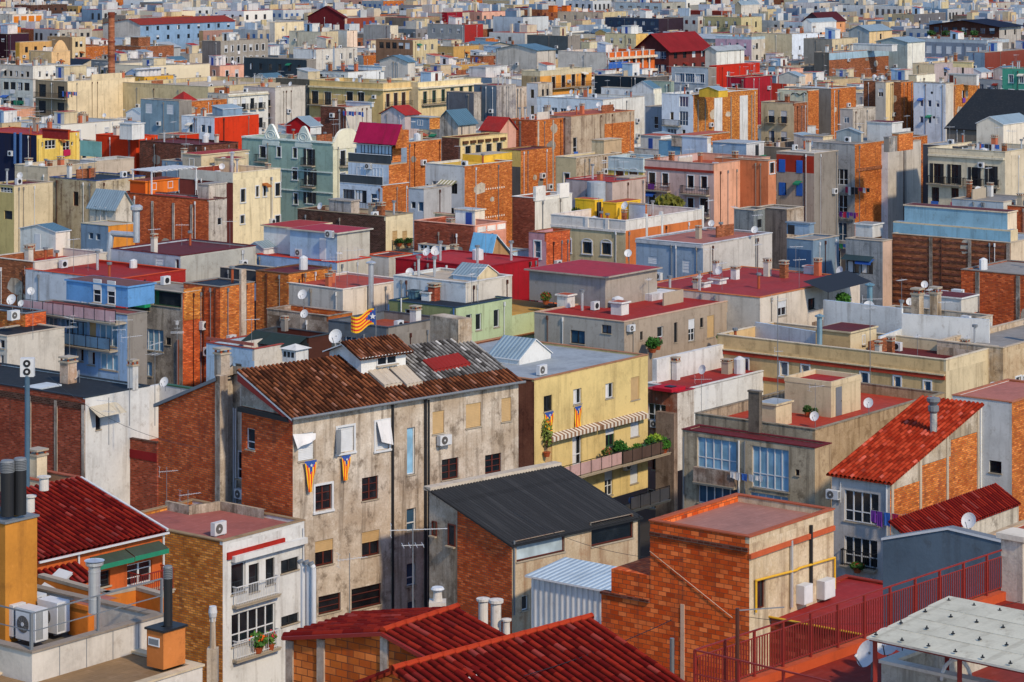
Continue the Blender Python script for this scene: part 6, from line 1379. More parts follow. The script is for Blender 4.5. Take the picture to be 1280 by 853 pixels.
b = B('vivid red orange rendered building with open dark garage', 660, 160, 465, 765, z=13, wl='p:c8381a', wr='p:d0421c', roof='rt', par=.2, th=38, cap='p:d85030')
b.hut(640, 175, 100, 580, 700, 'white', 'white', 'rs', 'flat', name='water_tank_hut')
b.w('R', 'kn', 672, 195, 740, 240) if 0 else None
b = B('dark maroon brick party wall in front of the red orange building', 980, 200, 676, None, z=12.7, wl='bd', wr='bd', roof='rd', par=.2, th=38, la=7, cap='p:4a2824')
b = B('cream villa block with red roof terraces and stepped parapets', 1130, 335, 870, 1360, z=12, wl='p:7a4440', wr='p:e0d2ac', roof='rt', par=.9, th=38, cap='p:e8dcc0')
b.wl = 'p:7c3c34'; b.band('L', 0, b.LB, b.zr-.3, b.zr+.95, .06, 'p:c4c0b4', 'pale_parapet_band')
for x, y, w_, h_ in ((1178, 445, 22, 62), (1247, 425, 14, 50), (1283, 422, 14, 50), (1350, 415, 24, 62), (1175, 560, 20, 40), (1350, 560, 24, 40)): b.w('R', 'kt', x-w_/2, y-h_/2, x+w_/2, y+h_/2)
b.hut(975, 330, 250, 885, 1205, 'p:b0a898', 'cream', 'rr', 'flat', name='penthouse', win=('L', 1, .9, 1.)); b.hut(1120, 335, 270, 1040, 1190, 'cream', 'cream', 'rr', 'flat', name='penthouse')
b.chimney(1125, 335, 95, 16, 'm_steel', 'pipe')
b = B('grey blue low house with crimson balcony edge left of the villa', 900, 280, 785, 930, z=12.2, wl='bg', wr='p:9098a0', roof='rd', par=.15, th=38, la=6)
b = B('white house with red orange end wall and skylight roof', 1040, 65, 880, 1255, z=13.2, wl='p:d4dce4', wr='p:c8381a', roof='rg', par=.15, th=38, cap='p:e0e0dc')
b.ws('L', 'kb', [(985, 120), (1015, 125), (925, 120)], 18, 34); b.hut(1080, 60, 25, 1030, 1175, 'bg', 'bg', 'tin', 'sB', .5)
b = B('small red rendered hut with grey shed on the roofs beside the white house', 870, 150, 770, 965, z=12.8, wl='p:b0aca0', wr='p:c03418', roof='rt', par=.1, th=38)
# green modernist palace
T(*t2)
b = B('pale green ornate apartment house with curved white gables and balconies', 412, 185, -30, 425, z=14, wl='p:8fa89c', wr='p:cfcfb4', roof='rg', par=.6, th=38, la=1, cap='p:d4dad0', cat='building', kind='ornate_apartment_house')
PAL_ = b; b.LA = b.solve(b.A, PX(560))
for x, y, st, w_, h_ in ((72, 232, 'ktB'[0]+'t', 28, 56), (150, 232, 'kt', 20, 48), (228, 237, 'kt', 20, 48), (298, 260, 'kto', 26, 80), (228, 340, 'kt', 24, 54), (303, 355, 'kto', 30, 74), (300, 455, 'kto', 30, 54), (70, 350, 'kto', 28, 70), (150, 345, 'kt', 20, 50), (232, 460, 'kt', 20, 50)): b.w('L', st, x-w_/2, y-h_/2, x+w_/2, y+h_/2)
for x, y in ((460, 262), (530, 250), (460, 370), (530, 360)): b.w('R', 'kt', x-12, y-36, x+12, y+38)
for x0, x1, y in ((45, 98, 280), (270, 326, 298), (270, 328, 402), (42, 98, 400)): b.balc('L', x0, x1, y, .7, 'bars')
b.balc('R', 440, 500, 300, .7, 'bars')
for y in (170, 312, 410): b.bandp('L', -28, 410, y-3+6, y+3+6, .14, 'p:d0dcd4', 'string_course')
for xc, wd in ((112, 84), (270, 84)):
    a, zc = b.sz('L', PX(xc), PY(172)); w_ = abs(b.sz('L', PX(xc-wd/2), PY(172))[0]-a); mb = MB(); n = 16; prof = []
    for i in range(n+1):
        u = -1+2*i/n; prof.append((a+u*w_, b.z-.6+ (1-abs(u)**3)*2.1+(.35*cos(u*pi*1.5) if abs(u) < .9 else 0)))
    pts = [(-.08, y, z) for y, z in prof]; mb.poly([(-.08, prof[0][0], b.z-1)]+pts+[(-.08, prof[-1][0], b.z-1)], 'p:c4d0c8'); pb = [(.3, y, z) for y, z in prof]; mb.poly([(.3, prof[0][0], b.z-1)]+pb+[(.3, prof[-1][0], b.z-1)], 'p:c4d0c8')
    for p, q, r_, s_ in zip(pts, pts[1:], pb, pb[1:]): mb.poly([p, q, s_, r_], 'p:dfe4dc')
    for r0 in (.9, .5): 
        for i in range(12): t0, t1 = 2*pi*i/12, 2*pi*(i+1)/12; mb.bar((-.12, a+r0*cos(t0), b.z+.35+r0*.7*sin(t0)), (-.12, a+r0*cos(t1), b.z+.35+r0*.7*sin(t1)), .07, 'p:e4e8e0')
    link('curved_gable', mb.mesh('curved_gable'), b.root)
a = b.LA*.45; mb = MB(); n = 16; w_ = b.LA*.45; prof = [(a+(-1+2*i/n)*w_, b.z-.6+(1-abs(-1+2*i/n)**3)*2.2) for i in range(n+1)]
mb.poly([(prof[0][0], -.08, b.z-1)]+[(x, -.08, z) for x, z in prof]+[(prof[-1][0], -.08, b.z-1)], 'p:d8d4bc'); mb.poly([(prof[0][0], .3, b.z-1)]+[(x, .3, z) for x, z in prof]+[(prof[-1][0], .3, b.z-1)], 'p:d8d4bc')
for p, q in zip(prof, prof[1:]): mb.poly([(p[0], -.08, p[1]), (q[0], -.08, q[1]), (q[0], .3, q[1]), (p[0], .3, p[1])], 'p:e8e4d0')
link('curved_gable', mb.mesh('curved_gable'), b.root)
b.hut(302, 150, 110, 183, 355, 'p:b01c20', 'white', 'tin', 'gA', 1.3, name='gabled_penthouse', over=.2)
for x, y in ((60, 330), (100, 330)): pass
# white terraced house with magenta roof and orange brick flank
b = B('terraced blue white house with magenta sloping roof and tall orange brick flank', 652, 395, 445, 780, z=11.6, wl='p:c4d2e0', wr='bo', roof='rs', par=.3, th=38, cap='p:c8cccc')
WTB = b; zf_ = b.zr
for st, x0, y0, x1, y1 in (('kb', 460, 415, 515, 480), ('kc', 520, 420, 575, 480), ('kb', 598, 438, 625, 515)): b.w('L', st, x0, y0, x1, y1)
b.balc('L', 500, 640, 518, .6, 'bars'); 
q = b.loc(roofpt(b, 652, 395)); LBt = b.LB
def tier(dx0, z0, h, wl, wr, roof, sh, rh, nm, y0=0, y1=None):
    y1 = LBt if y1 is None else y1; return b.hutm(dx0, y0+.002, b.LA-dx0-.002, y1-y0-.002, h, z0, wl, wr, roof, sh, rh, None, nm, .0 if sh == 'flat' else .3)
s1 = (H-b.z)/((PY(395)-HOR)/F); hpx = lambda n: n/TX[2]*b.Y/F
o1 = tier(1.5, zf_, hpx(105), 'p:b8c8d8', 'bo', 'rs', 'flat', 0, 'second_storey', .3); o2 = tier(3.0, zf_+hpx(105)+.12, hpx(85), 'p:b4c8d8', 'bo', 'rm', 'sA', .01, 'third_storey', 1.2)
r = MB(); zt = zf_+hpx(190)+.25; r.poly([(2.4, .0, zt), (2.4, LBt, zt), (b.LA*.75, LBt, zt+2.4), (b.LA*.75, 0, zt+2.4)], 'p:a01848'); r.poly([(2.4, 0, zt), (b.LA*.75, 0, zt+2.4), (b.LA*.75, 0, zt-.4), (2.4, 0, zt-.4)], 'bo'); r.box((b.LA*.75, 0, zt-.4), (b.LA, LBt*.9, zt+hpx(70)), 'bo'); link('magenta_roof', r.mesh('magenta_roof'), b.root)
for i in range(3):
    for nm, me, _ in win_parts('kb', 1.7, 2.0, True): link(nm, me, b.root, (2.86, LBt*(.28+.24*i), zf_+hpx(105)+.4), -pi/2)
for fr, st in ((.3, 'wc'), (.68, 'wb')):
    for nm, me, _ in win_parts(st, 1.6, 2.0, True): link(nm, me, b.root, (1.36, LBt*fr, zf_+.15), -pi/2)
mb = MB(); w_ = LBt; z1_ = zf_+hpx(105)+.12
for z0_, x_ in ((b.z-.05, -.02), (z1_, 1.5)): mb.box((x_, 0, z0_), (x_+.06, w_, z0_+1.0), 'p:40484e'); mb.box((x_-.05, 0, z0_+1.0), (x_+.1, w_, z0_+1.06), 'w_white')
link('terrace_railing', mb.mesh('terrace_railing'), b.root)
p = b.onface('L', 615, 300, 0)[0]
w_ = wl_(b, (1.15, LBt*.5, zf_+1.9)); ac(w_, b.rz-pi/2, 'air conditioner on the middle storey of the terraced blue white house', w=.9, h=.7)
# white facade with orange brick flank, (860-1280)
b = B('tall white narrow facade with shaded gallery and orange brick flank', 1050, 300, 860, 1280, z=12.6, wl='p:ccd0d2', wr='bo', roof='p:d8b048', par=.25, th=38, cap='p:d0ccc0')
for st, x0, y0, x1, y1 in (('wb', 893, 375, 945, 430), ('kc', 948, 385, 1015, 435), ('k', 865, 390, 873, 412), ('kb', 897, 500, 938, 545), ('w', 945, 505, 1015, 550), ('k', 865, 480, 873, 510)): b.w('L', st, x0, y0, x1, y1)
mb = MB(); a, c, z0, z1 = b.rect('L', 935, 370, 1015, 388)
n = 10
for i in range(n): y0_, y1_ = a+(c-a)*i/n, a+(c-a)*(i+1)/n; mb.poly([(-.02, y0_, z1), (-.02, y1_, z1), (-.9, y1_, z0), (-.9, y0_, z0)], 'awn_w' if i % 2 else 'p:8a8a60')
link('awning', mb.mesh('awning'), b.root)
for z_ in (.35, .72):
    mb = MB(); [mb.box((b.LA*.3+.45*i, -.01, b.z-b.LA*z_), (b.LA*.3+.45*i+.18, -.002, b.z-b.LA*z_+.2), 'p:e0d8c8') for i in range(int(b.LA*.6/.45))]; link('patch_row', mb.mesh('patch_row'), b.root)
b.hut(1140, 285, 255, 1040, 1280, 'yel', 'yel', 'rc', 'flat', name='yellow_roof_wall', over=0)
b = B('small grey blue annexe left of the white facade with gallery', 852, 412, 778, 860, z=12.2, wl='p:b4bcc4', wr='p:a8a8a8', roof='rg', par=.2, th=38, la=5)
b.w('L', 'w', 790, 475, 812, 508); b.w('L', 'wb', 826, 475, 852, 522)
# cream little house w balustrade, brick wall (660-800)
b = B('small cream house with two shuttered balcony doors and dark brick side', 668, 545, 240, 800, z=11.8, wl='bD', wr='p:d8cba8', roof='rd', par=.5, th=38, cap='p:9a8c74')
for x in (712, 760): b.w('R', 'cS', x-12, 615, x+12, 685)
plant(b.onface('R', 720, 690, .4)[0], 'green window plants on the small cream house', .5, .6, '2a4a1e', n=150, seed=31); plant(b.onface('R', 765, 688, .4)[0], 'second green plant on the small cream house balcony', .45, .6, '2a4a1e', n=150, seed=32)
b.balc('R', 695, 788, 702, .5, 'bars')
b.hut(500, 545, 475, 393, 540, 'W:8a8c90', 'W:a89c90', 'rg', 'flat', name='lift_tower', over=.1)
p = roofpt(b, 620, 560); ac(p, b.rz, 'air conditioner on the dark brick wall beside the small cream house', w=.9, h=.8)
b = B('salmon pink house with panelled parapet and brown brick side', 1102, 590, 805, 1252, z=11.8, wl='bR', wr='p:e09a80', roof='rd', par=.9, th=38, cap='p:e0a890')
for i in range(3): a0 = b.LA*(.06+.32*i); boxl(b, 'parapet_panel', (a0, -.06, b.z-.75), (a0+b.LA*.26, -.002, b.z-.2), 'p:e4dcd0')
b.hut(1100, 600, 520, 1005, 1148, 'p:e4e8e4', 'p:d8ccb8', 'rs', 'flat', door='Lb.3', name='stair_hut', z0=b.zr); b.hut(1000, 590, 540, 905, 1005, 'cream', 'cream', 'rr', 'flat', name='rooftop_hut')
b = B('white glazed veranda with tin roof against the brown brick side', 960, 690, 825, 1005, z=9.6, wl='p:c8d0d4', wr='offw', roof='tin', par=.05, th=38, la=3); b.wg('L', 'wm', 850, 700, 935, 708, 3, [0], 36, 34)
b = B('low pale blue painted terrace under the glazed veranda', 1100, 745, 800, None, z=9, wl='p:b4d0e0', wr='p:b4d0e0', roof='p:a8c4d8', par=.3, th=38, la=9)
b = B('light blue roofed shed with brown flank right of the salmon house', 1165, 762, 1075, 1285, z=10.6, wl='p:5f9cc8', wr='p:a8845c', roof='p:6fb0d8', shape='gB', rh=2.4, rf=.25, th=38, cap='p:c8d8e0', kind='low_shed', cat='shed')
# corner yellow ornate at (1030-1250,120-290)
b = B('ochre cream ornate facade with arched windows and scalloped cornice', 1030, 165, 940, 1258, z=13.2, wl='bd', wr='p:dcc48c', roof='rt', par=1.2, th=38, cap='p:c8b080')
for x in (1066, 1117, 1168, 1218): b.w('R', 'krl'[0]+'l', x-13, 235-(x-1066)*.09-36, x+13, 235-(x-1066)*.09+30)
for i in range(6): boxl(b, 'cornice_scallop', (b.LA*(.04+.16*i), -.3, b.z-.9), (b.LA*(.14+.16*i), -.002, b.z-.5), 'p:5a3c28')
b = B('grey stone hut with teal ribbed gable roof above the ochre facade', 1018, 95, 915, 1105, z=14, wl='W:a8a49c', wr='p:c0b4a4', roof='tinb', shape='gA', rh=1.8, th=38)
b = B('red roofed pink gable cottage at the top of the orange brick tower', 1220, 125, 1130, 1300, z=13.6, wl='p:b89080', wr='pink', roof='rr', shape='gB', rh=1.6, th=38)
b = B('orange brick tower wall with grey studio hut on top', 770, 185, 660, 937, z=14.2, wl='p:b8c4cc', wr='bo', roof='rs', par=.2, th=38, lb=4)
b.hut(880, 125, 70, 790, 930, 'bg', 'by', 'rs', 'flat', name='studio_hut', win=('L', 1, 1., .8, 'wb'), z0=b.zr)
b.base = 0
# right of centre
T(*t3)
b = B('rust orange brick house with concrete pillar and flat tin trimmed roof', 158, 80, 20, 320, z=13.6, wl='br', wr='bo', roof='rt', par=.15, th=38, cap='p:c87850')
for xp in (165, 237, 318): a = b.sz('R', PX(xp), PY(120))[0]; boxl(b, 'pillar', (a-.15, -.1, -8), (a+.15, -.002, b.zr), 'W:b0a494')
b = B('weathered grey tan wall house with orange brick panels and red roof', 325, 60, 300, 632, z=13.9, wl='W:a89480', wr='W:b09c84,5a4434,c8b8a0', roof='rt', par=.15, th=38, lb=7, cap='p:c07848')
a0, c0, z0, z1 = b.rect('R', 487, 85, 630, 240); boxl(b, 'brick_panel', (a0, -.05, z0), (c0, -.002, z1-.2), 'bo'); b.w('R', 'wn', 335, 165, 355, 235)
b = B('orange brick low house with blank yellow wall and dark gap', 82, 225, -20, 232, z=12.6, wl='p:d0b468', wr='bo', roof='rd', par=.12, th=38, cap='p:8a5a40')
a0, c0, z0, z1 = b.rect('L', 40, 305, 80, 450); boxl(b, 'dark_door_wall', (-.04, a0, z0), (-.002, c0, z1), 'dg')
b = B('brown tan block with cream stair house and small blue window', 350, 260, 250, 570, z=12.4, wl='p:c4b690', wr='W:a08868', roof='rc', par=.25, th=38, cap='p:c8bca8')
b.w('L', 'wt', 290, 338, 318, 385); b.hut(485, 245, 180, 425, 570, 'cream', 'p:b8a080', 'rc', 'flat', name='stair_hut')
b = B('mauve grey low terrace house with cylinder stair and red floor', 525, 378, 300, 685, z=12, wl='p:b0a4a4', wr='p:b8a498', roof='rr', par=.2, th=38, cap='p:a83c30')
for x in (315, 405): b.w('L', 'w', x-10, 432, x+10, 470)
b.w('L', 'k', 450, 425, 478, 472); b.hut(608, 375, 362, 545, 685, 'p:9a9ca4', 'p:bcae9c', 'rc', 'flat', name='upper_block', over=.1)
mb = MB(); mb.cyl((0, 0, 0), (0, 0, 3.4), 1.1, 'p:a0a8b0', 16); link('stair_drum', mb.mesh('stair_drum'), b.root, (-1.0, 1.6, b.zr-3.2))
b = B('yellow facade with two horseshoe arched windows and white frieze', 675, 265, 505, 690, z=12.9, wl='p:d8bc60', wr='cream', roof='rs', par=1.5, th=38, la=5, cap='p:b8c8cc', pm='p:b4c4c8')
for x, y in ((562, 345), (628, 348)): b.w('L', 'rta', x-20, y-22, x+20, y+40)
b.corn = 1
b = B('pink grey corner apartment block with balconies and iron railings', 1018, 290, 678, 1290, z=12.8, wl='p:c8aca4', wr='p:d8a488', roof='rt', par=.95, th=38, cap='p:b89888')
PK = b
for x, y, w_, h_ in ((718, 362, 30, 58), (782, 366, 30, 58), (905, 377, 30, 58), (970, 380, 30, 60), (905, 490, 30, 66), (970, 492, 40, 66), (718, 470, 30, 62), (782, 474, 30, 62)): b.w('L', 'kt', x-w_/2, y-h_/2, x+w_/2, y+h_/2)
b.balc('L', 683, 808, 418, .8, 'bars', 'm_brown'); b.balc('L', 868, 998, 437, .8, 'bars'); b.balc('L', 868, 998, 545, .8, 'bars')
for x, y in ((1165, 357), (1250, 350), (1165, 475), (1250, 460)): b.w('R', 'kta', x-9, y-26, x+9, y+28)
b.balc('R', 1235, 1268, 405, .5, 'bars'); b.band('L', 0, b.LB, b.zr-.25, b.zr+.05, .12, 'p:9a3a30', 'red_cornice')
b.hut(985, 270, 165, 862, 1003, 'p:b0c0d4', 'offw', 'rs', 'flat', door='R', name='stair_hut'); b.hut(1175, 258, 195, 1012, 1260, 'p:90a8c0', 'p:c8c8c8', 'rs', 'flat', name='stair_hut', door='Rk.6'); b.hut(900, 210, 160, 812, 1090, 'W:b8a898', 'bo', 'rt', 'flat', name='rear_block', over=.1)
b = B('white cornered brick apartment slab with narrow light wells', 918, -45, 765, 1230, z=15, wl='p:d4dce4', wr='by', roof='rc', par=.3, th=38, cap='p:d8d8d4')
BS = b
for x in (1018, 1142): a0 = b.sz('R', PX(x), PY(0))[0]; a1 = b.sz('R', PX(x+38), PY(0))[0]; boxl(b, 'white_bay', (a0, -.1, -8), (a1, -.002, b.zr-.6), 'white')
for x in (940, 975, 1100, 1200): a = b.sz('R', PX(x), PY(60))[0]; boxl(b, 'pillar', (a-.12, -.08, -8), (a+.12, -.002, b.zr-.6), 'conc')
for st, x0, y0, x1, y1 in (('wb', 850, 35, 892, 105), ('w', 805, 38, 822, 78), ('wb', 792, 120, 835, 175), ('w', 862, 125, 880, 155), ('wb', 850, -35, 892, 15)): b.w('L', st, x0, y0, x1, y1)
b.balc('L', 778, 858, 105, .8, 'bars')
b.hut(1040, -30, -65, 945, 1085, 'yel', 'yel', 'tin', 'gA', .6, name='yellow_hut')
b = B('small blue grey house with lattice left of the white cornered slab', 765, 15, 685, 775, z=12.6, wl='p:8c9098', wr='bg', roof='rg', par=.2, th=38, la=6)
b.w('L', 'w', 725, 60, 748, 120)
b = B('white low house with blue terrace furniture below the orange houses', 480, -20, 160, 490, z=13.4, wl='p:d0dce4', wr='p:d8d8d0', roof='rs', par=.4, th=38, la=12)
b.wg('L', 'wb', 200, 30, 330, 42, 4, [0], 28, 32)
b = B('blue roof terrace hut cluster with turquoise walls and washing', 855, 180, 750, 870, z=12.6, wl='p:6f9cb8', wr='W:b09c84', roof='rs', par=.3, th=38, la=6)
b = B('yellow terraced house with white parapet and arched brown windows', 590, 565, 228, 968, z=11.8, wl='p:cdbd94', wr='p:c87440', roof='ro', par=1.1, th=38, cap='p:d8d4cc', pm='p:d4d0c8')
YT = b
for x, y in ((303, 688), (404, 695), (497, 700)): b.w('L', 'krta'[0]+'ta', x-22, y-28, x+22, y+30)
b.band('L', 0, b.LB, b.zr-.2, b.zr+.05, .12, 'p:d8d4cc'); 
for x in (500, 402): a = b.sz('L', PX(x), PY(600))[0]; boxl(b, 'parapet_pier', (-.1, a-.2, b.zr), (0.25, a+.2, b.z+.02), 'p:dcd8d0')
for x in (690, 765, 962): a = b.sz('R', PX(x), PY(600))[0]; boxl(b, 'parapet_pier', (a-.15, -.1, b.zr-1), (a+.15, .25, b.z+.35), 'white')
b.hut(440, 560, 470, 345, 480, 'p:d8b02c', 'p:e0b838', 'ro', 'flat', name='yellow_hut', over=.05, door='Rk.5'); b.hut(545, 572, 485, 480, 662, 'p:d8b02c', 'p:e0b838', 'ro', 'flat', name='yellow_hut', over=.05); b.hut(685, 572, 490, 605, 692, 'p:a8c0d8', 'bo', 'rs', 'flat', name='blue_white_hut', over=.05)
dish(roofpt(b, 585, 575), radians(-40), 'dish between the yellow hut and the blue white hut', r=.5, h=1.8)
plant(roofpt(b, 800, 535), 'overgrown ivy on the back terrace of the yellow huts', 1.6, 1.6, '5a5a20', n=400, seed=41, name='ivy_mound'); plant(roofpt(b, 360, 552), 'dark bush beside the left yellow hut', .7, .9, '2a3a1a', n=200, seed=42)
b = B('red brick house with white scrolled parapet and small balcony window', 150, 455, 40, 330, z=12, wl='bR', wr='p:dcd8cc', roof='rg', par=.4, th=38, cap='p:e8e4dc')
for xc, w_ in ((175, 50), (290, 70)): a = b.sz('R', PX(xc), PY(450))[0]; boxl(b, 'scrolled_parapet', (a-.9, -.1, b.zr), (a+.9, .3, b.z+1.2), 'p:e4e0d8')
b = B('narrow pink and brick bay house with tall white framed window', 205, 625, 120, 222, z=11.2, wl='p:c09098', wr='br', roof='by', par=.9, th=38, cap='bk', la=4)
b.w('L', 'wbmt', 148, 650, 178, 730)
b = B('dark slate grey ruinous concrete cube right of the pink block', 1210, 515, 1115, 1290, z=11.4, wl='W:7a8488,3a4044,98a0a0', wr='W:6a747a,3a4044,98a0a0', roof='rg', par=.2, th=38)
b.w('L', 'k', 1185, 565, 1222, 600) if 0 else b.w('R', 'k', 1225, 560, 1250, 600)
# far right block of this row
T(*t4)
b = B('slim grey apartment house with washing lines and tall orange brick flank', 460, 195, 258, 812, z=13.4, wl='W:9c9c9c,5a5850,b8b8b4', wr='bo', roof='rg', par=.2, th=38, cap='p:a8a098')
GT = b
for st, x0, y0, x1, y1 in (('wm', 300, 315, 425, 390), ('wm', 300, 440, 422, 530), ('wbm', 295, 572, 420, 660), ('wbm', 292, 705, 390, 800)): b.w('L', st, x0, y0, x1, y1)
laundry(b, 'L', 300, 385, 420, 400, ('cloth_r', 'cloth_w', 'w_dark', 'w_dark'), 'pink and dark washing at the top window of the slim grey house', .4, drop=(.4, 1.1)); laundry(b, 'L', 298, 515, 390, 520, ('cloth_p', 'cloth_r', 'w_blue', 'cloth_p'), 'purple washing at the second window of the slim grey house', .4, 5, (.4, .8)); laundry(b, 'L', 290, 668, 390, 675, ('m_green', 'cloth_b', 'cloth_w'), 'green and blue washing at the third window of the slim grey house', .4, 6, (.4, .7))
for y in (425, 555, 690): b.bandp('L', 260, 455, y, y+8, .12, 'W:8c8c88', 'floor_band')
b.pipe('R', 603, 190, 565, 's_white', .13); b.hut(625, 235, 165, 600, 672, 'conc', 'W:6a7078', 'rg', 'flat', name='rooftop_hut', over=.05); b.hut(672, 230, 148, 640, 742, 'bo', 'bo', 'rg', 'flat', name='brick_stack', over=.05)
b.bandp('R', 465, 808, 290, 306, .12, 'bk', 'brick_ledge')
b = B('small house with red upper storey and bright blue shutters', 262, 240, 80, 285, z=13, wl='p:a89c90', wr='conc', roof='offw', par=.1, th=38, la=6)
a0, c0, z0, z1 = b.rect('L', 82, 245, 258, 332); boxl(b, 'red_storey', (-.03, a0, z0), (-.002, c0, z1-.1), 'p:9c3424') if 0 else b.band('L', 0, b.LB, z0, z1-.1, .001, 'p:9c3424', 'red_storey')
b.skipwall = ''
for x, y in ((118, 412), (190, 415), (90, 300), (118, 300), (192, 305)): b.w('L', 'uo' if 0 else 'us'.replace('s', ''), x-9, y-30, x+9, y+30)
for x, y in ((108, 412), (192, 415), (108, 300), (192, 305)):
    a, c, z0, z1 = b.rect('L', x-15, y-31, x+15, y+31); boxl(b, 'blue_shutter', (-.06, a, z0), (-.03, c, z1), 'p:2f62b8')
b = B('pink tall house edge with arched balconies at the upper right centre', 40, 275, -60, 78, z=13, wl='p:c87850', wr='p:c88460', roof='rt', par=.3, th=38, lb=8)
b.wg('R', 'kt', 58, 300, 59, 300, 1, [0], 20, 50)
b = B('grey concrete low house with green awning window left of the brick wall', 595, 665, 415, 640, z=11, wl='W:8a9094,4a5054,a8acac', wr='p:c0a898', roof='rg', par=.15, th=38)
b.w('L', 'kc', 420, 762, 480, 820); b.w('L', 'kc', 488, 765, 548, 825); mb = MB(); a, c, z0, z1 = b.rect('L', 412, 735, 555, 755); mb.poly([(-.02, a, z1), (-.02, c, z1), (-.9, c, z0), (-.9, a, z0)], 'p:2c4048'); link('awning', mb.mesh('awning'), b.root)
b.hut(545, 650, 590, 462, 595, 'white', 'white', 'rg', 'flat', name='rooftop_hut')
b = B('blue grey garage wall between the slate cube and the slim grey house', 258, 660, 130, 262, z=10.6, wl='p:7f98ac', wr='bg', roof='rg', par=.2, th=38, la=5)
mb = MB(); a, c, z0, z1 = b.rect('L', 135, 705, 250, 790); mb.box((-.06, a, z0), (-.002, c, z1), 'p:3a5a80'); link('garage_door', mb.mesh('garage_door'), b.root); b.hut(240, 640, 585, 130, 262, 'p:98b0c4', 'bg', 'rg', 'flat', name='terrace_hut', door='Lk.8')
b = B('dark brown weathered wall with ribbed tin gable roof hut', 130, 510, -20, 212, z=11.5, wl='W:6a6460,3a3634,8a8078', wr='W:8a7258', roof='rg', par=.2, th=38)
b.hut(150, 500, 515, 78, 212, 'conc', 'conc', 'tin', 'gB', .9) if 0 else None
b = B('brown banded brick hall with pale blue metal penthouse on the right', 1215, 672, 642, 1245, z=11.6, wl='bk', wr='p:c8b8a0', roof='rs', par=.1, th=38, la=8)
BK = b
mb = MB()
for i in range(16): z = b.z-.4-i*.62; mb.box((-.05, .1, z-.22), (-.002, b.LB-.1, z), 'bd')
link('brick_bands', mb.mesh('brick_bands'), b.root)
for x in (830, 1018, 1205): a = b.sz('L', PX(x), PY(700))[0]; boxl(b, 'pillar', (-.1, a-.18, -8), (-.051, a+.18, b.zr), 'W:6a5a50')
b.hut(1200, 668, 530, 700, 1245, 'p:88b0c4', 'p:d8c8b0', 'rd', 'flat', name='metal_penthouse', over=.1, z0=b.zr); b.hut(1215, 672, 620, 645, 1250, 'p:7fa8bc', 'cream', 'rs', 'flat', name='metal_parapet', over=.0, z0=b.zr)
b = B('red brick wall behind the blue penthouse at the right edge', 1340, 500, 1170, None, z=12.6, wl='br', wr='br', roof='rg', par=.15, th=38, la=8)
b = B('pale grey rooftop slab with vents above the blue metal penthouse', 1180, 475, 930, 1330, z=13, wl='p:a8b4bc', wr='p:b8b8b0', roof='rg', par=.1, th=38)
b = B('white small house with window at the right edge below the red brick wall', 1250, 690, 1215, 1330, z=10.4, wl='white', wr='p:d8ccc0', roof='rt', par=.2, th=38); b.w('R', 'k', 1248+6, 755, 1275, 790)
b = B('cream apartment facade with arched shuttered doors and iron balconies', 1188, 232, 815, 1290, z=13.4, wl='p:d4cab0', wr='p:c8bca4', roof='rs', par=.6, th=38, cap='p:c4b898', la=12)
for x, y in ((858, 335), (943, 340), (1040, 350), (1122, 345)): b.w('L', 'koa'.replace('a', '')+'', x-16, y-44, x+16, y+48)
for x, y in ((850, 435), (945, 440), (1038, 440), (1125, 445)): b.w('L', 'k', x-18, y-32, x+18, y+40)
for x0, x1, y in ((818, 892, 385), (898, 980, 392), (992, 1068, 398), (1078, 1162, 403)): b.balc('L', x0, x1, y, .7, 'bars')
b.bandp('L', 818, 1185, 252, 262, .25, 'p:d8d0b8')
b.hut(1180, 215, 100, 1050, 1320, 'p:d0c8b8', 'p:d8d0c0', 'tin', 'gA', 1.0, name='penthouse')
b = B('green grey edge house with rusted chimney stack at the right border', 1300, 180, 1190, None, z=13.2, wl='p:a8a890', wr='cream', roof='rt', par=.5, th=38, la=8)
b.w('L', 'k', 1250, 255, 1300, 310); b.chimney(1232, 430, 150, 50, 'W:a89880', z0=10) if 0 else None
b = B('dark shed with laundry and white tin lean-to in the upper right roofs', 960, 205, 790, 1060, z=13.2, wl='p:4a5058', wr='p:3a4044', roof='rs', par=.1, th=38); laundry(b, 'L', 870, 175, 1020, 190, ('w_dark', 'w_dark', 'cloth_w', 'cloth_b'), 'dark and white washing on a line among the upper right roofs', .3, 9, (.5, 1.3))
b = B('white flat houses row with maroon roof in the upper right', 620, 195, 505, 800, z=13, wl='p:d4dce0', wr='p:bcb8b0', roof='rd', par=.2, th=38, la=9)
b.hut(640, 200, 95, 520, 690, 'white', 'white', 'rd', 'flat'); b.hut(490, 200, 140, 370, 500, 'p:98a4a8', 'p:b0a898', 'tin', 'gA', .6, name='glazed_shed')
# ---------------------------------------------------------------- far rows
a1, a2, a3, a4 = (0, 0, 330), (310, 0, 640), (630, 0, 960), (950, 0, 1280)
def Q(lab, cx, yt, xl, xr, z=11, wl='white', wr=None, roof='rg', L=None, R=None, par=.3, **k):
    b = B(lab, cx, yt, xl, xr, z=z, wl=wl, wr=wr, roof=roof, par=par, **k)
    for f, a in (('L', L), ('R', R)):
        if a: b.auto(f, a[0], a[1], a[2], *(a[3:] if len(a) > 3 else ()))
    return b
T(*a1)
b = Q('large blank cream block with stepped parapet and shaded gallery balconies', 328, 395, 172, 655, 13, 'p:8a7c66', 'p:d8c6a2', 'rc', cap='p:dccdb0')
b.hut(310, 380, 325, 270, 420, 'p:b8bcc0', 'cream', 'rs', 'flat', name='stair_hut', door='Lb'); boxl(b, 'upper_parapet', (b.LA*.35, -.02, b.z), (b.LA*.8, .3, b.z+1.), 'p:d8c6a2')
for y in (475, 560): b.balc('L', 178, 322, y, .9, 'bars'); 
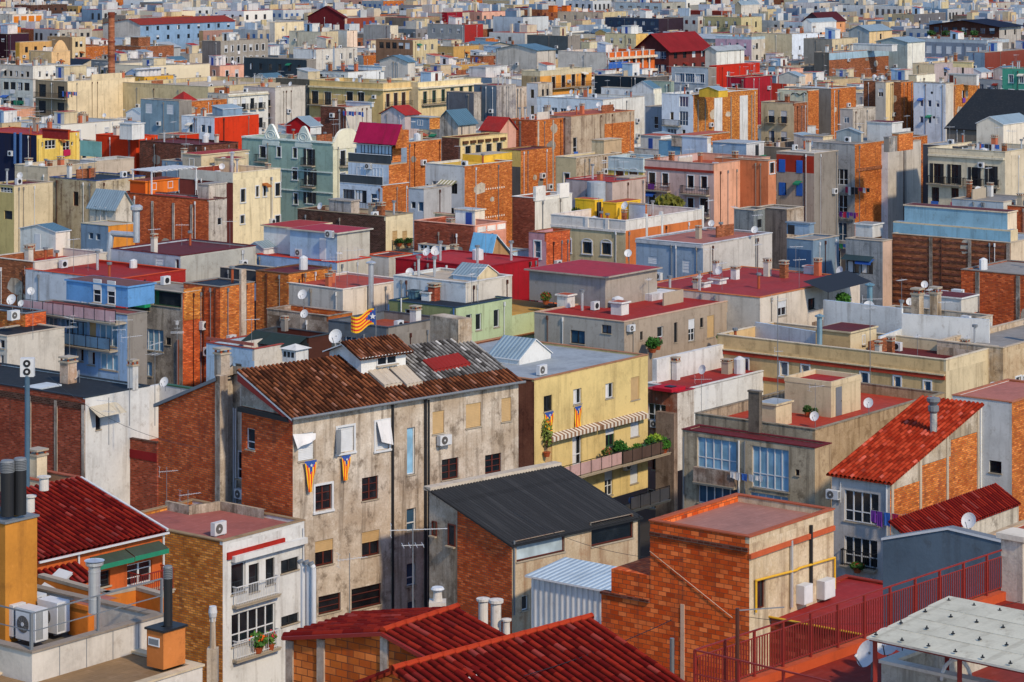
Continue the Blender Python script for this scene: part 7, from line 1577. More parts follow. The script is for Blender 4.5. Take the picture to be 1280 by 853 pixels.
for y in (440, 520): b.wg('L', 'kn', 205, y, 295, y+8, 2, [0], 34, 60)
laundry(b, 'L', 245, 432, 318, 442, ('cloth_b', 'w_dark', 'cloth_r', 'cloth_b'), 'washing hung on the gallery of the blank cream block', .9, 12, (.5, 1.2))
o = bpy.data.objects.new('factory_chimney', None); COL.objects.link(o); o.location = world(PX(540), PY(340), 12)-Vector((0, 0, 0)); tag(o, 'tall round brick factory chimney in the upper left', 'chimney')
s_ = o.location.y/F; hh = (340-62)/TX[2]*s_; k = MB(); k.cyl((0, 0, -20), (0, 0, hh), 21/TX[2]*s_, brick('8c4a30', 'a86a48', .5, .3), 20, 15/TX[2]*s_); link('shaft', k.mesh('shaft'), o); r_ = 15/TX[2]*s_
for z, rr in ((hh, 1.15), (hh*.97, 1.25), (hh*.93, 1.12), (hh*.5, 1.28), (hh*.25, 1.33)): k = MB(); k.cyl((0, 0, z-.25), (0, 0, z+.1), r_*rr, 'p:7a4030', 20); link('brick_ring', k.mesh('brick_ring'), o)
b = Q('grey blue rendered house with white balcony windows left of the orange brick', 868, 490, 682, None, 13, 'p:7f97a4', 'conc', 'rg', la=3); b.ws('L', 'ws', [(722, 525), (825, 530)], 32, 50)
b = Q('low orange brown brick hall with red pyramid roofs in the upper left', 870, 495, 800, 1100, 12.4, 'p:b0b8bc', 'bo', 'rr'); 
mb = MB(); [ (mb.poly([(x, 1, b.zr), (x+4, 1, b.zr), (x+2, 3, b.zr+1.8)], 'rr'), mb.poly([(x, 1, b.zr), (x, 5, b.zr), (x+2, 3, b.zr+1.8)], 'rr'), mb.poly([(x+4, 1, b.zr), (x+4, 5, b.zr), (x+2, 3, b.zr+1.8)], 'rr')) for x in (2, 8, 14) if x+4 < b.LA]; link('roof_pyramid', mb.mesh('roof_pyramid'), b.root)
b = Q('white balconied facade with dark doors on the right of the orange hall', 1105, 455, 1020, 1300, 12.6, 'offw', 'p:d4d4cc', 'rc', R=(4, 2, 'kp', 1, 1.9, .8, 3.6), lb=5); b.band('R', 0, b.LA, b.zr-.3, b.zr, .25, 'p:c8c0a8')
b = Q('low cream and stone parapet block behind the white balconied facade', 1010, 420, 590, None, 12.2, 'p:c8b890', 'p:c8b890', 'rc', la=26, par=.8)
b = Q('ochre yellow low pavilion with row of tanks', 700, 372, 590, 845, 12.6, 'ochre', 'p:d8a43c', 'rt'); [b.chm(b.LA*(.1+.13*i), 2.5, b.zr, 1.6, 1.3, 's_white', 'pipe') for i in range(6)]
b = Q('church like cream facade with curved baroque gable at the upper left', 250, 250, 140, 340, 12.6, 'p:c8ac80', 'p:d8b484', 'rt', R=(1, 1, 'kta', .9, 1.5, 2.2))
mb = MB(); n = 12; pts = [(b.LA*(.1+.8*i/n), -.05, b.z+2.6*(1-abs(-1+2*i/n)**1.7)) for i in range(n+1)]; mb.poly([(b.LA*.1, -.05, b.z-1)]+pts+[(b.LA*.9, -.05, b.z-1)], 'p:d8b484'); mb.poly([(b.LA*.1, .4, b.z-1)]+[(x, .4, z) for x, y, z in pts]+[(b.LA*.9, .4, b.z-1)], 'p:d8b484'); link('curved_gable', mb.mesh('curved_gable'), b.root)
b = Q('cream terraced house with stepped parapet behind the baroque gable', 350, 180, 230, 415, 12.4, 'tan', 'p:d4bc90', 'rc', R=(2, 2, 'k'))
b = Q('white long low house with small windows under the baroque gable', 160, 320, 0, 330, 12, 'offw', 'p:dcd8cc', 'rs', L=(5, 2, 'k', .9, 1.2), R=(4, 1, 'k', .7, 1.2))
b = Q('white galleried house over green awning at the left edge', 160, 385, 0, 185, 11.2, 'p:c8ccc4', 'offw', 'rc', L=(4, 3, 'km', 1.6, 1.6, .5)); laundry(b, 'L', 20, 480, 70, 486, ('awn_g', 'awn_g'), 'green cloths hung on the galleried house at the left edge', .3, 3, (.6, 1.))
b = Q('orange pillared penthouse block at the upper left', 60, 70, 0, 210, 14, 'offw', 'p:d8d0c4', 'rc'); [boxl(b, 'orange_panel', (b.LA*(.04+.24*i), -.06, b.z-3.6), (b.LA*(.22+.24*i), -.002, b.z-.7), 'p:d07a28') for i in range(4)]
b = Q('bright orange low hut below the pillared penthouse', 20, 130, -60, 100, 13, 'org', 'p:d8782c', 'tin', shape='gA', rh=.8)
b = Q('dark maroon brick slab at the top left corner', 150, 25, 143, 325, 14, 'bd', 'bD', 'rk', lb=9, R=(5, 1, 'k', .8, 1))
b = Q('pink gabled house at the very top left corner', 25, -20, 5, 140, 14.6, 'p:b07060', 'p:b8a89c', 'rr', R=(2, 1, 'k'))
b = Q('long blue house front under a wide red tile roof', 680, 120, 670, 1140, 13.2, 'offw', 'p:7f9cb8', 'f:8c2c1c', R=(9, 2, 'kB'[0]+'', 1.1, 1.3, .6, 2.8), lb=16, par=.1, shape='gA', rh=1.6, rf=.3, cap='p:9c3c28')
b = Q('grey multi storey house with four rows of windows right of the factory chimney', 610, 75, 555, 680, 14.6, 'conc', 'p:b8a890', 'rc', L=(2, 4, 'w', .9, 1.2), R=(3, 4, 'wt', 1, 1.3, .8))
b = Q('grey stone apartment rows with blue grey windows in the upper left', 1070, 200, 980, 1300, 12.4, 'p:7a7470', 'p:9c968c', 'rg', R=(7, 2, 'kt', .9, 1.6)); 
b = Q('brown pinkish house with blue framed windows beside the long red roof', 985, 150, 965, 1130, 12.8, 'tan', 'p:a07c70', 'rr', R=(4, 2, 'wb'))
b = Q('dark maroon garage block at the left edge under the penthouse', 40, 165, -80, 140, 12.6, 'p:2c1420', 'p:3a2030', 'rr', L=(3, 1, 'w', 1.4, 1))
b = Q('low ochre house with wall openings behind the dark garage', 95, 205, 75, 250, 12.4, 'ochre', 'p:c89c60', 'rt', R=(3, 1, 'k'))
T(*a2)
b = Q('large cream corner palace with green shutters and long cornice', 656, 405, 298, 820, 13.5, 'p:d0b478', 'p:d8bc84', 'rg', cap='p:dcc898', par=1.0)
CP = b
for x, y in ((325, 470), (387, 475), (493, 475), (548, 478)): b.w('L', 'kl', x-16, y-28, x+16, y+34)
for x, y in ((678, 485), (716, 480), (754, 477), (792, 475)): b.w('R', 'rl', x-9, y-30, x+9, y+34)
b.balc('L', 302, 470, 510, .9, 'bars'); b.balc('R', 662, 818, 516, .7, 'bars')
b.auto('L', 5, 1, 'kl', 1.3, 2., 6.6); b.band('L', -.3, b.LB, b.zr-.35, b.zr-.02, .4, 'p:e0d0a8'); b.band('R', 0, b.LA, b.zr-.35, b.zr-.02, .4, 'p:e0d0a8')
b = Q('right wing of the cream palace with bright green shutters', 825, 400, 815, 1130, 13.4, 'cream', 'p:e0cc9c', 'rg', cap='p:e4d8b4', lb=12, par=.9)
for i in range(7): x = 858+44*i; b.w('R', 'gl', x-9, 470-(x-858)*.13-26, x+9, 470-(x-858)*.13+34)
b.auto('R', 6, 1, 'gl', .9, 1.9, 6.4); b.balc('R', 840, 960, 505, .6, 'bars'); b.band('R', 0, b.LA, b.zr-.35, b.zr-.02, .4, 'p:e8dcc0')
b = Q('sooty dark grey apartment front left of the cream palace', 298, 385, 135, 310, 13.6, 'p:5a5850', 'p:6a6458', 'rn', L=(3, 3, 'kbp', 1.1, 2.2, .8, 3.4), par=.8, la=8)
b = Q('white front with iron balcony at the left of the sooty apartment front', 132, 425, -20, 136, 13.2, 'p:c4b8b4', 'offw', 'rc', L=(3, 2, 'kp', 1.1, 2., .8, 3.3), par=.6, la=8)
b = Q('grey party wall house with dark band right of the palace', 1095, 450, 962, 1130, 12.6, 'p:5c6068', 'W:9a948c', 'rt', par=.2)
b = Q('tall blue grey and mauve slab near the upper centre', 1205, 415, 1095, 1300, 13.8, 'p:5a6c7c', 'W:8a8688', 'rr', par=.2)
b = Q('crimson roofed low cottages in front of the palace right wing', 760, 555, 645, 830, 12.4, 'p:c8c0c0', 'p:b8a8a4', 'rr', shape='gA', rh=1.2)
b = Q('white hut with washing and red brick wall in front of the palace', 475, 520, 352, 600, 13, 'bd', 'offw', 'rt', par=.3); b.hut(600, 520, 500, 475, 610, 'p:b8ccd8', 'white', 'tin', 'flat', .4); laundry(b, 'L', 365, 545-10, 465, 548-10, ('cloth_b', 'cloth_r', 's_white', 'w_blue'), 'tiny blue and red washing in front of the cream palace', .3, 13, (.5, .8))
b = Q('white house with dark navy mansard strip on the palace roof line', 485, 350, 300, 660, 14.6, 'p:c8d0d0', 'p:d8dcdc', 'rn', L=(6, 1, 'k', .8, 1.2, .4), par=.2); b.hut(650, 345, 325, 485, 665, 'p:d0dce4', 'offw', 'rs', 'flat', .4)
b = Q('teal blue gabled hut with white walls behind the palace wing', 775, 300, 638, 810, 14.2, 'offw', 'offw', 'tinb', shape='gA', rh=1.2)
b = Q('broad white penthouse row with many chimneys in the upper centre', 420, 235, 222, 530, 12.6, 'p:ccd8e0', 'offw', 'rs', L=(5, 1, 'w'), R=(2, 1, 'w'))
b = Q('pale house with thin red eaves in the upper centre', 330, 240, 220, 420, 12.9, 'white', 'offw', 'rt', par=.1, la=6)
b = Q('cream cube penthouse with teal roof in the upper centre left', 355, 155, 200, 362, 13.4, 'p:d0c8b0', 'cream', 'tinb', par=.15, la=7)
b = Q('pink cream cube with metal roof next to the teal roofed cube', 480, 150, 375, 530, 13.4, 'p:c8ccc8', 'p:e0c8b0', 'rs', par=.15)
b = Q('grey block with pale metal roof and cream end right of the pink cube', 690, 125, 560, 728, 13.8, 'p:9c9c98', 'p:d8ccb4', 'rs', par=.15)
b = Q('dark crimson hipped roof house near the top centre', 470, 85, 290, 480, 14, 'p:6a2024', 'p:d8b8a0', 'p:58181c', shape='gA', rh=3.4, cap='p:58181c')
b = Q('cream tower block at the top left of centre', 130, 110, 105, 270, 13.6, 'offw', 'p:e0d0ac', 'rc', R=(2, 2, 'w'))
b = Q('crimson cube house near the top right of centre', 965, 60, 940, 1040, 14.6, 'p:8c1424', 'p:8a1c2c', 'rr', par=.2)
b = Q('grey house with blue shuttered windows near the top right of centre', 1050, 120, 870, 1140, 13.2, 'p:8c9090', 'rr', 'rr', L=(4, 2, 'wb', 1, 1.4))
b = Q('long low brown glazed gallery house in the upper centre', 800, 195, 620, 920, 13, 'p:8c6c54', 'p:c8b890', 'rt', L=(5, 1, 'km', 1.6, 1.6, .5), R=(3, 1, 'w'))
b = Q('dark teal flat roof hall left of the palace', 285, 290, -20, 330, 12.4, 'p:2c3a44', 'conc', 'tinb', L=(6, 1, 'k'))
T(*a3)
b = Q('red pyramid roofed mansion with dark verandas in the upper right of centre', 800, 240, 640, 995, 13.2, 'p:5a2c2c', 'p:6a302c', 'p:7a1c20', L=(5, 2, 'wmb', 1.5, 1.7, .6), R=(4, 2, 'km', 1.4, 1.7, .6), shape='gA', rh=3.6, rf=.5, over=.9, cap='p:7a1c20', kind='mansion', cat='mansion')
b.hut(850, 215, 190, 800, 900, 'rr', 'rr', 'p:7a1c20', 'gB', 3.0, name='roof_gable', z0=b.z+1.6) if 0 else None
b = Q('cream arcade front with tall green shutters right of the palace', 415, 205, 375, 490, 14.4, 'p:b8b090', 'p:d0c8a8', 'rg', L=(2, 3, 'gl', .9, 2., .8, 3.5), R=(3, 3, 'klp', .9, 2., .8, 3.5), par=.8)
b = Q('orange terraced flats with blue tarpaulin and white pillars', 500, 255, 490, 730, 13.6, 'offw', 'p:c8642c', 'rt', R=(6, 3, 'km', 1.5, 1.5, .7, 3.2), lb=14, par=.7, cap='offw'); 
for i in range(7): boxl(b, 'white_pillar', (b.LA*i/7, -.4, -8), (b.LA*i/7+.35, -.17, b.z), 'white')
for z in (1.2, 4.4, 7.6): b.band('R', 0, b.LA, b.z-z-.5, b.z-z, .9, 'p:d8c8b0', 'balcony_slab')
a0, c0, z0, z1 = b.rect('R', 492, 300, 580, 330); boxl(b, 'tarpaulin', (a0, -1.1, z0), (c0, -.95, z1), 'cloth_b')
b = Q('ochre arcade apartment front with maroon doors and stone balustrade', 175, 345, 85, 425, 13.2, 'p:a89470', 'p:dc9c4c', 'rg', par=1.1, cap='p:d8ccac', pm='p:c8bc9c')
for i in range(4): x = 240+48*i; b.w('R', 'kla', x-9, 398-i*7-26, x+9, 398-i*7+32)
b.balc('R', 228, 422, 432-10, .8, 'bars', 'm_brown'); b.auto('R', 4, 1, 'k', 1.2, 1.6, 7.2)
b = Q('dark navy blank party wall behind the white gabled house', 690, 375, 440, None, 12.2, 'p:1c2c38', 'dg', 'rg', par=.1, la=8)
b = Q('white gabled house with teal skylight and stepped parapet', 730, 435, 485, 765, 12.6, 'p:d8dcdc', 'p:d8d8c8', 'rs', par=.4, lb=12)
b.hut(725, 455, 430, 620, 760, 'white', 'p:e0dcc8', 'tinb', 'gA', 1.3)
b = Q('mauve grey bricky tower with beige right side in the centre left', 35, 425, -60, 110, 13, 'p:6a686c', 'W:c0a890', 'rt', par=.2, z0=0) if 0 else Q('mauve grey tower with beige plastered right side near the centre', 35, 425, -60, 110, 13, 'p:6a686c', 'W:c0a890', 'rt', par=.2)
b = Q('pale house with light well and dark garage beside the mauve tower', 165, 405, 110, 235, 12.8, 'p:c8ccd0', 'W:b8a890', 'rt', par=.2, L=(1, 3, 'k', .8, 1.6), R=(2, 2, 'k', .7, 1.3))
b = Q('vivid red rendered house with white roof and saw tooth wall', 1030, 320, 995, 1240, 13.6, 'p:b02418', 'p:b82c1c', 'rc', R=(2, 1, 'w'), par=.3, cap='p:c03c28')
b = Q('grey blue wide house with square dark windows below the red mansion', 990, 330, 812, 1030, 13.6, 'p:a8b4bc', 'conc', 'rs', L=(3, 1, 'wbt', 2.2, 1.8), par=.3)
b = Q('sage green house with curved parapet left of the grey blue house', 810, 395, 680, 825, 12.6, 'p:9cac9c', 'p:8c9c90', 'rg', par=.5)
b = Q('white barrel roofed penthouse above the red rendered house', 1030, 245, 975, 1165, 15.2, 'offw', 'p:dcdcd4', 'rs', shape='gA', rh=.8)
b = Q('khaki stone corner house with blue terrace and iron balconies', 1150, 85, 965, 1250, 14.4, 'p:a8a078', 'p:c8bc90', 'rg', L=(4, 2, 'wbp', 1., 1.9, .8, 3.4), R=(2, 2, 'k', 1, 1.8), par=.5)
b.hut(1150, 78, 25, 1120, 1240, 'p:a89c84', 'offw', 'tin', 'gA', 1.2)
b = Q('pale blue corniced house with pink front below the khaki corner house', 1200, 180, 1025, 1290, 13.6, 'p:c0a0b0', 'offw', 'rs', L=(4, 2, 'kb', .8, 1.6), R=(2, 2, 'k'), par=.7, cap='p:b4ccd8', pm='p:b0c8d4')
b = Q('crimson rendered terrace house with dishes right of the vivid red house', 1170, 375, 1080, 1300, 13.2, 'p:a01c30', 'p:98202c', 'rr', L=(2, 1, 'w', .8, 1.))
b = Q('dark blue black terraced flats in the upper right of centre', 750, 90, 490, 870, 13.8, 'p:2c3c54', 'p:342834', 'rn', L=(6, 2, 'kb', 1.6, 1.4, .6, 2.9), par=.3)
b = Q('grey long modern block with brown roof strip near the top', 765, 15, 540, 880, 14.6, 'p:a8b8c0', 'p:a8a89c', 'f:8a4430', L=(5, 1, 'wm', 1.8, 1.2), R=(2, 1, 'km', 2.2, 1))
b = Q('tan block with three orange doors near the top centre', 480, 60, 260, 600, 13.6, 'p:c0b49c', 'p:c8b890', 'rt', L=(4, 1, 'w')); [b.hut(x, 60, 30, x-25, x+20, 'p:c86428', 'p:d07030', 'rt', 'flat', name='orange_hut') for x in (240, 305)]
b = Q('dark grey blank wall house beside the teal glazed roof', 310, 175, 112, 370, 12.8, 'p:4a5458', 'conc', 'rg', par=.2)
b = Q('teal glazed roof hall at the upper centre', 160, 245, -40, 250, 12.8, 'offw', 'offw', 'tinb', shape='gA', rh=1.2)
b = Q('cream low house with yellow cube and small chimneys', 640, 165, 490, 700, 13.2, 'p:d0c49c', 'p:dcb468', 'rc', L=(3, 1, 'w'))
T(*a4)
b = Q('cream blank gable wall house with small doors at the upper right', 155, 165, 20, 290, 14.4, 'cream', 'p:d0dae4', 'rc', R=(2, 3, 'k', .7, 1., 3.), lb=12); b.hut(250, 160, 110, 205, 370, 'white', 'white', 'tin', 'gA', 1.)
b = Q('dark grey brick warehouse with blue band and white top', 335, 255, 262, 665, 13, 'p:5c5c58', 'bk', 'rs', par=.2); b.band('R', 0, b.LA, b.zr-1.6, b.zr, .06, 'p:98b4c4', 'blue_band'); b.hut(640, 250, 220, 445, 665, 'p:c8ccc8', 'white', 'rs', 'flat')
b = Q('cream penthouse with glazed veranda above the brick warehouse', 350, 190, 338, 475, 15.4, 'p:8a8880', 'cream', 'rs', R=(4, 1, 'wm', 1.2, 1.1, 1.2), lb=8)
b = Q('white and orange gabled hut with ribbed roof right of the veranda', 715, 205, 563, 800, 14.6, 'p:98a8a8', 'p:dcdcd0', 'tin', shape='gA', rh=1.0)
b = Q('navy roofed modern flats with plant terrace and white doors', 1160, 130, 820, 1265, 14.4, 'p:54342c', 'p:b8b4ac', 'p:121c34', L=(7, 1, 'kbm', 1.6, 1.6, .5), R=(2, 1, 'k'), shape='gA', rh=1.6, over=1.0, cap='p:182440')
b = Q('lower storey of the navy roofed flats with white balcony band', 1100, 195, 735, None, 13.6, 'p:7c8898', 'conc', 'rg', L=(7, 2, 'ws', 1.6, 2., .9, 3.2), par=.9, pm='p:a8b4bc', la=12)
for i, x in enumerate((830, 900, 980, 1040)): plant(roofpt(b, x, 180), 'dark green terrace shrub on the navy roofed flats, '+('first', 'second', 'third', 'fourth')[i]+' from the left', 1.2, 1.4, '2a4a20', n=120, seed=50+i)
b = Q('dark grey stone house with blue windows at the top right', 745, 70, 640, 900, 14, 'p:a89c80', 'p:68686c', 'rg', L=(2, 2, 'wb', 1.4, 1.4), R=(3, 2, 'k', .9, 1.7))
b = Q('tall pale blue and cream slab near the top right centre', 520, -60, 400, 625, 16.5, 'p:b4c4d8', 'p:d8bc98', 'rc', L=(2, 3, 'wbm', 1.8, 1.6), R=(2, 1, 'k'))
b = Q('orange pink gable end house with dark roof near the top right', 300, 105, 205, 415, 13.8, 'p:4a3840', 'p:e0a070', 'p:4a1c24', shape='gA', rh=2.6, R=(3, 1, 'k', .6, 1))
b = Q('tan house with twin ribbed metal gables at the upper right', 530, 150, 430, 640, 13.8, 'p:98a4a8', 'p:dcc090', 'tin', shape='gA', rh=1.4, R=(1, 1, 'k'))
b = Q('mauve house with cream terraced end wall at the upper right', 845, 310, 740, 1035, 13, 'p:d0bc98', 'p:a89c9c', 'rc', R=(2, 1, 'k')); b.hut(1030, 330, 305, 935, 1035, 'p:e0cc98', 'p:e0cc98', 'rc', 'flat', .3)
b = Q('red striped industrial shed at the right of the mauve house', 1090, 255, 1000, 1300, 12.6, 'bg', 't:8c3c28', 'rg', par=.15)
b = Q('turquoise green house with white framed windows at the right edge', 1310, 335, 1175, None, 12.6, 'p:4a9a84', 'teal', 'rg', L=(2, 2, 'wtb', 1., 1.6), la=6, par=.4)
b = Q('great black pitched roof hall at the right edge', 1300, 640, 905, None, 11.0, 'p:6c6860', 'conc', 'f:20262c', shape='gB', rh=5.5, rf=.5, la=22, cap='p:20242a', kind='hall', cat='hall')
b = Q('white tall house with small square windows and orange brick left flank', 900, 405, 745, None, 13.6, 'p:d4dce4', 'offw', 'rc', L=(3, 2, 'wb', .7, 1.2, 3.), la=3, par=.2)
b = Q('grey and ochre brick panelled stub right of the white tall house', 905, 415, 900, 1065, 13.2, 'conc', 'by', 'rg', lb=6, R=(1, 1, 'k'), par=.2); b.hut(1050, 415, 365, 915, 1062, 'offw', 'white', 'rs', 'flat', door='Lr.9')
b = Q('cream sliver house beside the orange brick flank at the upper right', 610, 400, 560, 680, 13.4, 'offw', 'p:e0cc9c', 'rr', L=(1, 1, 'w'), par=.2)
b = Q('orange brick flank wall between the cream sliver and white tall house', 684, 398, 678, 742, 13.4, 'bk', 'bo', 'rd', lb=8, par=.2)
b = Q('ochre brick gable wall house left of the blue grey low house', 345, 430, 338, 465, 13, 'conc', 'bo', 'rs', lb=10, par=.3, cap='p:d0ccc0')
b = Q('cream house with lizard shaped ornament and ochre brick side', 232, 440, 85, 285, 13, 'p:d0ccb0', 'bo', 'rt', L=(2, 1, 'k', .7, 1.2, 2.), par=.4, cap='p:d8d0b8')
mb = MB(); a, z = b.sz('L', PX(190), PY(455)); [mb.bar((-.1, a-1.6+.4*i, z+.25*sin(i*1.3)), (-.1, a-1.2+.4*i, z+.25*sin((i+1)*1.3)), .16, 'm_dark') for i in range(8)]; link('lizard_ornament', mb.mesh('lizard_ornament'), b.root); b.hut(190, 410, 370, 90, 220, 'offw', 'offw', 'tin', 'gA', .8)
b = Q('lower cream house with maroon cornice and two balcony doors', 165, 500, 5, 230, 12.6, 'cream', 'bk', 'rr', L=(2, 3, 'kbp', 1.2, 2.1, .9, 3.5), par=.5)
b = Q('red terrace house with white glazed hut at the upper right', 130, 365, -60, 255, 12.8, 'p:c03c2c', 'p:d8b494', 'rr', par=.3); b.hut(80, 405, 370, 10, 85, 'bg', 'white', 'rs', 'flat', .3, z0=b.zr-1)
b = Q('low grey house with bright blue window in the upper right', 450, 530, 388, 560, 12.6, 'p:b8b0a8', 'W:b0a89c', 'rg', L=(1, 1, 'wb', 1., 1.)); 
b = Q('cream scroll gabled low wall near the white tall house', 760, 365, 720, 850, 12.8, 'cream', 'p:e0dcc8', 'rc', par=.6)

# ---------------------------------------------------------------- the rest of the town: every lot that is still free
def corners(o): 
    return [(o.X+a*o.A[0]*o.LA+c*o.Bd[0]*o.LB, o.Y+a*o.A[1]*o.LA+c*o.Bd[1]*o.LB) for a, c in ((0, 0), (1, 0), (1, 1), (0, 1))]
def overlap(P, Q_):
    for S in (P, Q_):
        for i in range(2):
            ax = (S[i+1][0]-S[i][0], S[i+1][1]-S[i][1]); p = [a*ax[0]+b*ax[1] for a, b in P]; q = [a*ax[0]+b*ax[1] for a, b in Q_]
            if max(p) < min(q) or max(q) < min(p): return False
    return True
TAKEN = [corners(o) for o in BL]
def photo(w): return (w.x/w.y*F+640, HOR+(H-w.z)*F/w.y)
WC_ = [('white', 'offw', 'white'), ('p:b8c8d4', 'p:c4c8c8', 'pale blue white'), ('offw', 'p:c4b8a0', 'cream'), ('cream', 'p:c8b890', 'warm cream'), ('p:b8c4cc', 'p:c0c4c4', 'light grey'), ('bg', 'p:b0b4b4', 'blue grey'), ('p:c8c0b0', 'bo', 'orange brick sided'),
       ('bk', 'bk', 'brown brick'), ('p:b89c68', 'p:c09858', 'ochre'), ('pink', 'p:dca890', 'salmon'), ('conc', 'p:a8a090', 'concrete grey'), ('p:c8ccc8', 'offw', 'off white'), ('p:7c3028', 'p:8c4434', 'brick red'), ('beige', 'p:bca884', 'sandy beige')]
WC_ = WC_+[('c:dcdedc', 'c:dcdad0', 'clean white'), ('c:d4dce0', 'c:dcdcd4', 'bright white'), ('c:d8cdb4', 'c:dccfb0', 'pale buff'), ('p:8a8c8c', 'p:989488', 'mid grey'), ('p:6c7880', 'p:88888a', 'slate grey'), ('p:7c7264', 'p:a08c70', 'drab brown'), ('p:a8b0b4', 'p:b4b0a4', 'dull white'), ('p:94a0a8', 'bo', 'grey and brick')]
RF_ = [('rs', 'silvery'), ('rs', 'silvery'), ('rc', 'buff'), ('rr', 'red'), ('rt', 'terracotta'), ('rg', 'grey'), ('tin', 'ribbed metal'), ('tinb', 'teal'), ('rn', 'navy'), ('rp', 'pinkish')]
HT_ = ['with a pale stair hut', 'with two roof huts', 'with a bare roof', 'with chimneys along one side', 'with a gabled tin hut', 'with a water tank']
LM = [((540, 70), 'the cream palace'), ((138, 50), 'the factory chimney'), ((105, 110), 'the blank cream block'), ((845, 50), 'the red mansion'), ((430, 22), 'the crimson hipped roof'), ((230, 30), 'the long red tile roof'), ((1230, 35), 'the navy roofed flats'),
      ((1075, 15), 'the tall blue and cream slab'), ((1080, 75), 'the brick warehouse'), ((940, 85), 'the vivid red house'), ((735, 100), 'the ochre arcade front'), ((1270, 95), 'the turquoise house'), ((1240, 135), 'the black pitched hall'), ((960, 35), 'the khaki corner house'),
      ((370, 190), 'the green ornate house'), ((30, 20), 'the pillared penthouse'), ((600, 10), 'the crimson cube'), ((700, 12), 'the block of orange doors'), ((820, 10), 'the block with brown roof strip')]
th = radians(40); A_ = (sin(th), cos(th)); B_ = (-cos(th), sin(th)); rd = random.Random(11); used = set(LABELS); nf = 0; cand = []; REST = []
HM = list(BL)
for h_ in HM: xs = [c[0]/c[1]*F+640 for c in corners(h_)]; h_.x0, h_.x1, h_.py = min(xs), max(xs), HOR+(H-h_.z)*F/h_.Y

for i in range(0, 110):
    for j in range(-75, 75):
        u, v = i*17.+((j*7919) % 5), j*15.0+((i*31) % 4); cand.append((u, v))
cand.sort(key=lambda c: c[0]*A_[1]+c[1]*B_[1])
for u, v in cand:
    X, Y = u*A_[0]+v*B_[0], u*A_[1]+v*B_[1]
    if Y < 330 or Y > 1230 or abs(X) > .197*Y+16:
        if abs(X) < .207*Y+40: REST.append((u, v))
        continue
    if nf >= 255: REST.append((u, v)); continue
    la, lb = rd.uniform(9.5, 15.5), rd.uniform(8.5, 14.5); z = rd.choice([8, 9.5, 10, 10.5, 11, 12, 13])+(2.5 if rd.random() < .1 and Y > 600 else 0)
    if Y < 520: z = rd.uniform(6.5, 8.5)
    class O: pass
    o = O(); o.X, o.Y, o.A, o.Bd, o.LA, o.LB = X, Y, A_, B_, la, lb; cs = corners(o)
    if any(overlap(cs, t) for t in TAKEN): continue
    px, py = photo(Vector((X, Y, z)))
    wl2 = (15/Y*F)*.8
    need = max([h_.py+6.5*h_.scale for h_ in HM if h_.Y > Y and h_.x0-4 < px+wl2 and h_.x1+4 > px-wl2] or [-99])
    if py < need: z = H-(need-HOR)*Y/F; py = need
    if z < 3.5: continue
    if py < -22 or py > 330 or px < -25 or px > 1305: continue
    if Y > 800: la *= 1.1; lb *= 1.1
    TAKEN.append(cs); nf += 1
    w = rd.choice(WC_) ; rf = rd.choice(RF_); ht = rd.randrange(6)
    lm = min(LM, key=lambda m: (m[0][0]-px)**2+((m[0][1]-py)*2)**2); dx, dy = px-lm[0][0], (py-lm[0][1])
    rel = ('left of' if dx < 0 else 'right of') if abs(dx) > abs(dy)*1.5 else ('beyond' if dy < 0 else 'in front of')
    if abs(dx) > 90: rel = 'well '+rel if rel in ('left of', 'right of') else rel
    lab = None
    for pre in ('', 'small ', 'low ', 'square ', 'plain ', 'narrow ', 'distant '):
        for suf in ('', ' and dark windows', ' and few openings', ' and worn walls'):
            c = f'{pre}{w[2]} house {HT_[ht]}, {rf[1]} roof{suf}, {rel} {lm[1]}'
            if c not in used and len(c.split()) <= 16: lab = c; break
        if lab: break
    if lab is None: continue
    used.add(lab); T(0, 0, 1280)
    gab = rd.random() < .07
    b = B(lab, px, py, None, None, z=z, wl=w[0], wr=w[1], roof=rf[0], par=rd.choice([.2, .5, .9]), th=40+rd.choice([-2, 0, 0, 2]), la=la, lb=lb, shape=rd.choice(['gA', 'gB']) if gab else 'flat', rh=rd.uniform(.8, 2.0), kind='town_house', cat='house')
    b.fine = False
    if Y < 1000:
        st = rd.choice(['k', 'w', 'wb', 'kt', 'kl', 'kp', 'ws', 'wbt', 'gl']); b.auto('L', rd.choice([2, 3, 3, 4]), 2 if Y < 800 else 1, st, 1.0, rd.choice([1.3, 1.8]), rd.uniform(.7, 1.1)); 
        if w[1] not in BRK: b.auto('R', rd.choice([1, 2, 3]), 2 if Y < 800 else 1, st, .9, rd.choice([1.3, 1.8]), 1.)
    b.ht = ht; b.filler = True
    if not gab:
        hw = rd.choice([('white', 'white'), ('offw', 'cream'), (w[0], w[1]), ('lb', 'p:d8d8d4')]); zq = b.zr
        if ht in (0, 1): b.hutm(rd.uniform(.8, la*.4), rd.uniform(1, lb*.5), rd.uniform(2.5, 5), rd.uniform(2.5, 5), 2.4, zq, *hw, rd.choice(['rs', 'rt', 'rr', 'rg']), 'flat', door='Lb' if rd.random() < .3 else None)
        if ht == 1: b.hutm(la*.6, lb*.55, 3, 3, 1.9, zq, *hw, 'tin', 'sB', .5)
        if ht == 4: b.hutm(la*.25, lb*.3, 5, 4, 2., zq, *hw, rd.choice(['tin', 'tinb']), 'gA', .9)
        if ht == 5: b.chm(la*.4, lb*.5, zq, 1.9, 1.6, 's_white', 'pipe')
        if ht == 3: [b.chm(.6+i*2.1, .8, zq, 1.7, .7, rd.choice(['stone', 'white', 'terracotta'])) for i in range(4)]
FAR = MB(); rs_ = random.Random(3); nfar = 0
